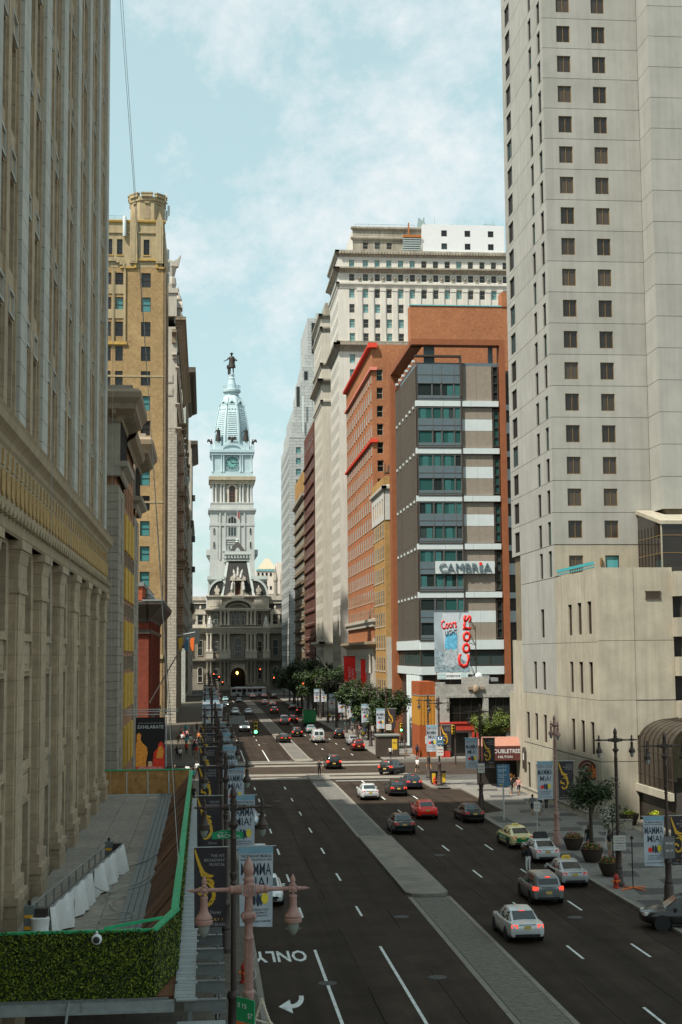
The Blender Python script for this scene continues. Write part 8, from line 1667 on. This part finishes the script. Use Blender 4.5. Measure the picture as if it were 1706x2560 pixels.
for lb, x, y, z, w_, h, s in (('white parking sign under the hospital sign', 24.95, 151.4, 3.3, .7, .95, 'NO PARKING'), ('white parking sign on the fourth right-side lamp post', 24.8, 127.9, 3.4, .62, .85, 'NO STOPPING'), ('white no-turn sign at the corner lamp post', 25.2, 160.7, 4.0, .8, .85, 'NO TURNS'), ('white parking sign on the second right-side lamp post, upper', 24.8, 84.9, 2.75, .75, .42, 'NO STOPPING'), ('white parking sign on the second right-side lamp post, lower', 24.8, 84.9, 2.3, .75, .4, '2 HR PARKING'), ('dark metered parking sign on the nearest right-side lamp', 26.0, 79.2, 2.6, .62, 1.2, 'TAXI ONLY'), ('white placard on a stick beside the taxis', 25.4, 108.9, 2.0, .5, .75, 'TAXI STAND'), ('small white sign past the side street', 25.4, 197.6, 3.6, .75, .8, 'ONE WAY')):
    sign('parking_sign', lb, x, y, z, w_, h, m_sw if 'dark' not in lb else m_mul, ((s, 0, h*.62, w_*.8, h*.12), ('8AM - 6PM', 0, h*.3, w_*.7, h*.1)), .04 if 'stick' in lb else None, tm=m_redp if 'dark' not in lb else m_wht)
# traffic signals
m_sgl = mat('lamp_green', (.05, .6, .35), .4, 0, emit=(.1, 1, .5), estr=3); m_srd = mat('lamp_red', (.7, .05, .02), .4, 0, emit=(1, .12, .04), estr=3)
def signal(label, x, y, z, lit='g', px=None, arm=True, body=None, s=1.0):
    t = thing('traffic_signal', label, 'traffic light', (x, y, z), 0, 'traffic signals'); bm = body or m_syel
    obj('housing', MB().box(-.17*s, .17*s, -.12, .12, -.55*s, .55*s).mesh('housing', bm), t); obj('backplate', MB().box(-.27*s, .27*s, .02, .05, -.65*s, .65*s).mesh('backplate', m_trimb), t)
    for k, c_ in ((.36, 'r'), (0, 'y'), (-.36, 'g')):
        b = MB(); b.lathe([(.13*s, 0), (.13*s, .02)], 12, 0, (0, 0, 0), Matrix.Rotation(PI/2, 3, 'X')); o = obj('lens', b.mesh('lens', {'r': m_srd, 'g': m_sgl}[c_] if c_ == lit else m_trimb), t, (0, -.13, k*s))
        b = MB(); 
        for q in range(7): a0, a1 = PI*q/7, PI*(q+1)/7; b.face([(.15*s*math.cos(a0), 0, .15*s*math.sin(a0)), (.15*s*math.cos(a1), 0, .15*s*math.sin(a1)), (.15*s*math.cos(a1), -.16, .15*s*math.sin(a1)), (.15*s*math.cos(a0), -.16, .15*s*math.sin(a0))])
        obj('visor', b.mesh('visor', bm, fix=False), t, (0, -.12, k*s))
    if px is not None: obj('mast', MB().cyl((px-x, .15, -z+.14), (px-x, .15, .5), .1, 8).cyl((px-x, .15, .3), (0, .15, .3), .05, 6).mesh('mast', m_ldk), t)
    return t
signal('green traffic light on a mast arm over the left lanes', 4.5, 128, 7.7, 'g', 1.25); 
mb_ = sign('back_of_sign', 'grey back of a lane sign on the left mast arm', 3.3, 150, 6.9, 1.7, .95, m_lead); obj('hanger', MB().cyl((-2.2, .05, .5), (1, .05, .5), .04, 6).mesh('hanger', m_ldk), mb_)
signal('green traffic light at the corner past the side street, nearer', 25.6, 214, 5.4, 'g', 26.1); signal('green traffic light on the right corner by the kiosk', 26.2, 190.8, 4.3, 'g', 26.7); signal('yellow-housed signal seen from the side at the pub corner', 31.0, 178, 4.6, '', 31.3)
signal('red traffic light far up the left kerb, higher', 2.6, 430, 12.0-4, 'r', 1.6, body=m_trimb, s=1.3); signal('red traffic light far up the left lanes', 4.0, 405, 7.5, 'r', 1.6, body=m_trimb, s=1.3); signal('red traffic light by the far right trees, left of two', 19.2, 400, 7.2, 'r', 24.8, body=m_trimb, s=1.3); signal('red traffic light by the far right trees, right of two', 22.6, 330, 7.0, 'r', 24.8, s=1.2); signal('red traffic light near the plaza on the right', 17.5, 455, 9, 'r', 24.8, body=m_trimb, s=1.3); signal('red traffic light beside the bus', 5.5, 452, 5.2, 'r', 1.8, body=m_trimb, s=1.3); signal('red traffic light beside the far right crowd', 24.6, 318, 6.0, 'r', 25.2, body=m_trimb, s=1.2)
# hydrants, kiosk, bin, stand
def hydrant(label, x, y):
    t = thing('fire_hydrant', label, 'hydrant', (x, y, .14), 0, 'fire hydrants'); b = MB(); b.lathe([(.2, 0), (.2, .06), (.13, .1), (.13, .55), (.17, .58), (.16, .66), (.1, .78), (.04, .82), (.04, .88)], 12); obj('barrel', b.mesh('barrel', m_redp, 35), t)
    for a in (0, PI/2, PI): obj('outlet', MB().cyl((0, 0, .42), (.24*math.cos(a), -.24*math.sin(a), .42), .07, 8).mesh('outlet', m_or), t)
hydrant('red fire hydrant beside the second right-side lamp', 24.45, 84.6); hydrant('red fire hydrant at the corner before the crossing', 24.55, 152.9); hydrant('red fire hydrant on the left kerb under the lamp banners', 1.7, 63)
KI = thing('news_kiosk', 'dark square news kiosk on the far corner', 'kiosk', (24.9, 195.5, .14)); obj('body', MB().box(-1.5, 1.5, -1.2, 1.2, 0, 2.8).mesh('body', m_dkb), KI); obj('roof', MB().box(-1.65, 1.65, -1.35, 1.35, 2.8, 3.0).mesh('roof', m_lead), KI); obj('poster', MB().box(.5, 1.2, -1.23, -1.2, 1.0, 2.4).mesh('poster', m_syel), KI); lettering('NEWS', m_navy, KI, (.85, -1.24, 1.8), width=.5, height=.2)
BN = thing('litter_bin', 'black and yellow bin beside the corner lamp post', 'bin', (25.0, 153.4, .14)); obj('body', MB().box(-.75, .75, -.5, .5, .1, 1.3).mesh('body', m_trimb), BN); obj('panel', MB().box(-.73, -.35, -.53, -.5, .2, 1.2).mesh('panel', m_syel), BN); obj('panel', MB().box(.35, .73, -.53, -.5, .2, 1.2).mesh('panel', m_syel), BN); obj('lid', MB().box(-.8, .8, -.55, .55, 1.3, 1.42).mesh('lid', m_trimb), BN)
SD = thing('sign_stand', 'black pole stand with orange feet by the red hydrant', 'stand', (25.35, 84.2, .14)); obj('pole', MB().cyl((0, 0, .1), (0, 0, 3.1), .035, 6).box(-.09, .09, -.03, .03, 2.9, 3.05).mesh('pole', m_trimb), SD)
for k in range(4): a = .5+PI/2*k; obj('foot', MB().hexa([(0,-.05,.06),(1.0,-.04,0),(1.0,.04,0),(0,.05,.06)], [(0,-.05,.12),(1.0,-.04,.05),(1.0,.04,.05),(0,.05,.12)]).mesh('foot', m_or), SD, (0, 0, 0), a)
GS = thing('wire_ornament', 'curled white wire ornament in the slender tree', 'decoration', (27.2, 95.5, 3.2)); b = MB(); b.tube([(.06*k*.28*math.cos(k*.5), 0, .06*k*.28*math.sin(k*.5)) for k in range(34)], .02, 5); obj('curl', b.mesh('curl', m_wht), GS); obj('stem', MB().cyl((-.3, 0, -2.2), (0, 0, 0), .02, 5).mesh('stem', m_wht), GS)
# hotel awning, plaque, round sign
m_awn = mat('burgundy_canvas', (.09, .025, .02), .8, .1, 3); m_awt = mat('canvas_top', (.36, .17, .12), .8, .1, 3)
AW = thing('hotel_awning', 'burgundy entrance awning with white hotel lettering', 'awning', (30.2, 148.6, 2.9)); obj('valance', MB().box(-1.3, 3.2, 0, 3.5, 0, 1.5).mesh('valance', m_awn), AW); obj('canvas_top', MB().hexa([(-1.3,0,1.5),(3.2,0,1.5),(3.2,3.5,1.5),(-1.3,3.5,1.5)], [(-.9,.9,2.3),(3.0,.9,2.3),(3.0,3,2.3),(-.9,3,2.3)]).mesh('canvas_top', m_awt), AW)
lettering('DOUBLETREE', m_wht, AW, (1.2, -.01, .75), width=3.2, height=.42); lettering('HILTON', m_wht, AW, (1.2, -.01, .25), width=1.5, height=.24)
for x in (-1.2, 3.1): obj('post', MB().cyl((x, .1, -2.75), (x, .1, 0), .06, 6).mesh('post', m_dkfr), AW)
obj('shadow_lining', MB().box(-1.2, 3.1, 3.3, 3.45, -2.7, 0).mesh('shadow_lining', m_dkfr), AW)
PL = thing('wall_plaque', 'dark arched plaque on the podium wall by the awning', 'sign', (32.9, 146.2, 2.2)); obj('board', MB().prismx([(-.6, 0), (.6, 0), (.6, 1.8), (.35, 2.2), (-.35, 2.2), (-.6, 1.8)], -.1, .08).mesh('board', m_dkb), PL); obj('emblem', MB().prismx([(-.2, .9), (.2, .9), (.2, 1.6), (-.2, 1.6)], -.13, -.1).mesh('emblem', m_sw), PL)
RS = thing('round_sign', 'round burgundy projecting sign on the podium above the slender tree', 'sign', (32.3, 119.6, 4.3)); b = MB(); arc(b, .55, .75, .75, 0, -.12, .12); arc(b, .25, .45, .45, 0, -.12, .12); obj('rings', b.mesh('rings', m_awn), RS); obj('panel', MB().box(.1, .7, -.1, .1, -.9, .3).mesh('panel', m_or), RS); obj('bracket', MB().box(.5, .9, -.05, .05, -.1, .05).mesh('bracket', m_dkfr), RS)
# hanging theatre poster and poles on the left
m_post = mat('poster_black', (.015, .01, .01), .6, .2, 3); m_fire = mat('poster_orange', (1.0, .36, .05), .6, .35, 5); m_firr = mat('poster_red', (.85, .05, .02), .6, .3, 4)
PO = thing('hanging_poster', 'large dark theatre poster with orange costumed figures, hung over the left pavement', 'poster', (-5.95, 125, 4.35)); obj('sheet', MB().box(0, 2.5, -.02, .02, 0, 4.5).mesh('sheet', m_post), PO)
obj('figure_print', MB().prism([(.02,.05),(.95,.05),(.9,.7),(1.05,1.5),(.95,2.0),(.6,2.3),(.42,2.6),(.48,3.0),(.3,3.2),(.1,3.05),(.1,2.5),(.02,2.2)], -.03, -.02).mesh('figure_print', m_fire), PO); obj('figure_print', MB().prism([(1.45,.3),(2.48,.3),(2.48,1.8),(2.35,2.3),(2.15,2.45),(1.95,2.2),(1.9,1.9),(1.55,1.5)], -.03, -.02).mesh('figure_print', m_firr), PO); obj('figure_print', MB().prism([(1.75,1.0),(2.3,1.0),(2.4,1.7),(2.2,2.1),(1.95,1.95)], -.035, -.03).mesh('figure_print', m_fire), PO); obj('figure_print', MB().prism([(1.05,.3),(1.45,.3),(1.4,.75),(1.1,.75)], -.03, -.02).mesh('figure_print', mat('poster_peach', (.8, .5, .3), .6, .1)), PO); obj('floor_print', MB().box(.02, 2.48, -.032, -.02, .02, .32).mesh('floor_print', m_firr), PO)
lettering('EXHILARATE', m_wht, PO, (1.28, -.04, 3.55), width=2.2, height=.28); lettering('KIMMEL CENTER CULTURAL CAMPUS', m_grey, PO, (1.28, -.04, 3.95), width=2.1, height=.12); lettering('KIMMELCENTER.ORG', m_wht, PO, (1.28, -.04, .08), width=2.1, height=.2)
obj('poles', MB().cyl((-1.0, 0, 4.75), (3.2, 0, 4.75), .05, 6).cyl((-1.0, .6, 4.95), (3.6, .6, 5.0), .05, 6).cyl((-1.0, .3, 5.15), (3.6, .3, 5.2), .04, 6).mesh('poles', m_rod), PO); obj('second_sheet', MB().box(2.55, 2.62, .1, 1.6, .2, 4.5).mesh('second_sheet', mat('poster_white', (.4, .38, .42), .7, .4, 3)), PO)
FP_ = thing('flag_pole', 'dark slanting flag pole on the left carrying small flags', 'flag', (-6.6, 172, 8.5)); obj('pole', MB().cyl((0, 0, 0), (4.0, 30, 8), .09, 6).mesh('pole', m_dkfr), FP_); obj('bars', MB().cyl((2.6, 30, 8.4), (5.2, 30, 8.9), .06, 6).mesh('bars', m_rod), FP_)
for x, m in ((2.9, m_gold), (3.7, m_sblue), (4.5, m_or)): obj('flag', MB().hexa([(x,30,6.4),(x+.5,30,6.2),(x+.5,30.05,6.2),(x,30.05,6.4)], [(x,30,8.0),(x+.6,30,8.2),(x+.6,30.05,8.2),(x,30.05,8.0)]).mesh('flag', m), FP_)
# red university banners and flag poles on the right
for i, (x, y, z, lb) in enumerate(((28.4, 292, 6.2, 'left of two'), (29.9, 274, 5.6, 'right of two'))):
    t = thing('vertical_banner', f'tall red university banner, {lb} on the arcaded base', 'banner', (x, y, z), 0, 'red university banners'); cm_ = cloth(2.6, 7.4, mat('banner_red', (.92, .025, .018), .7, .08, 1), 20+i, .08); obj('cloth', cm_, t, (0, 0, 7.4))
    for k, s in enumerate(('THE', 'UNIVERSITY', 'OF THE ARTS')): o = lettering(s, m_wht, t, (.75+.62*k, -.2, .9), width={0: 1.3, 1: 4.4, 2: 4.0}[k], height=.42, align='LEFT'); o.rotation_euler.y = -PI/2
    obj('rod', MB().cyl((-.2, 0, 7.45), (3.4, 0, 7.45), .06, 6).mesh('rod', m_dkfr), t)
for i, y in enumerate((322, 345)):
    tag(obj('flag_pole', MB().cyl((0, 0, 0), (-7.5, 6, 9.5), .12, 6).lathe([(.3, -.3), (.3, .3)], 8).mesh('flag_pole', m_dkfr), None, (31.3, y, 6.5)), f'bare slanting flag pole, {("nearer", "farther")[i]} of two on the white high-rise front', 'flag pole', 'bare flag poles')
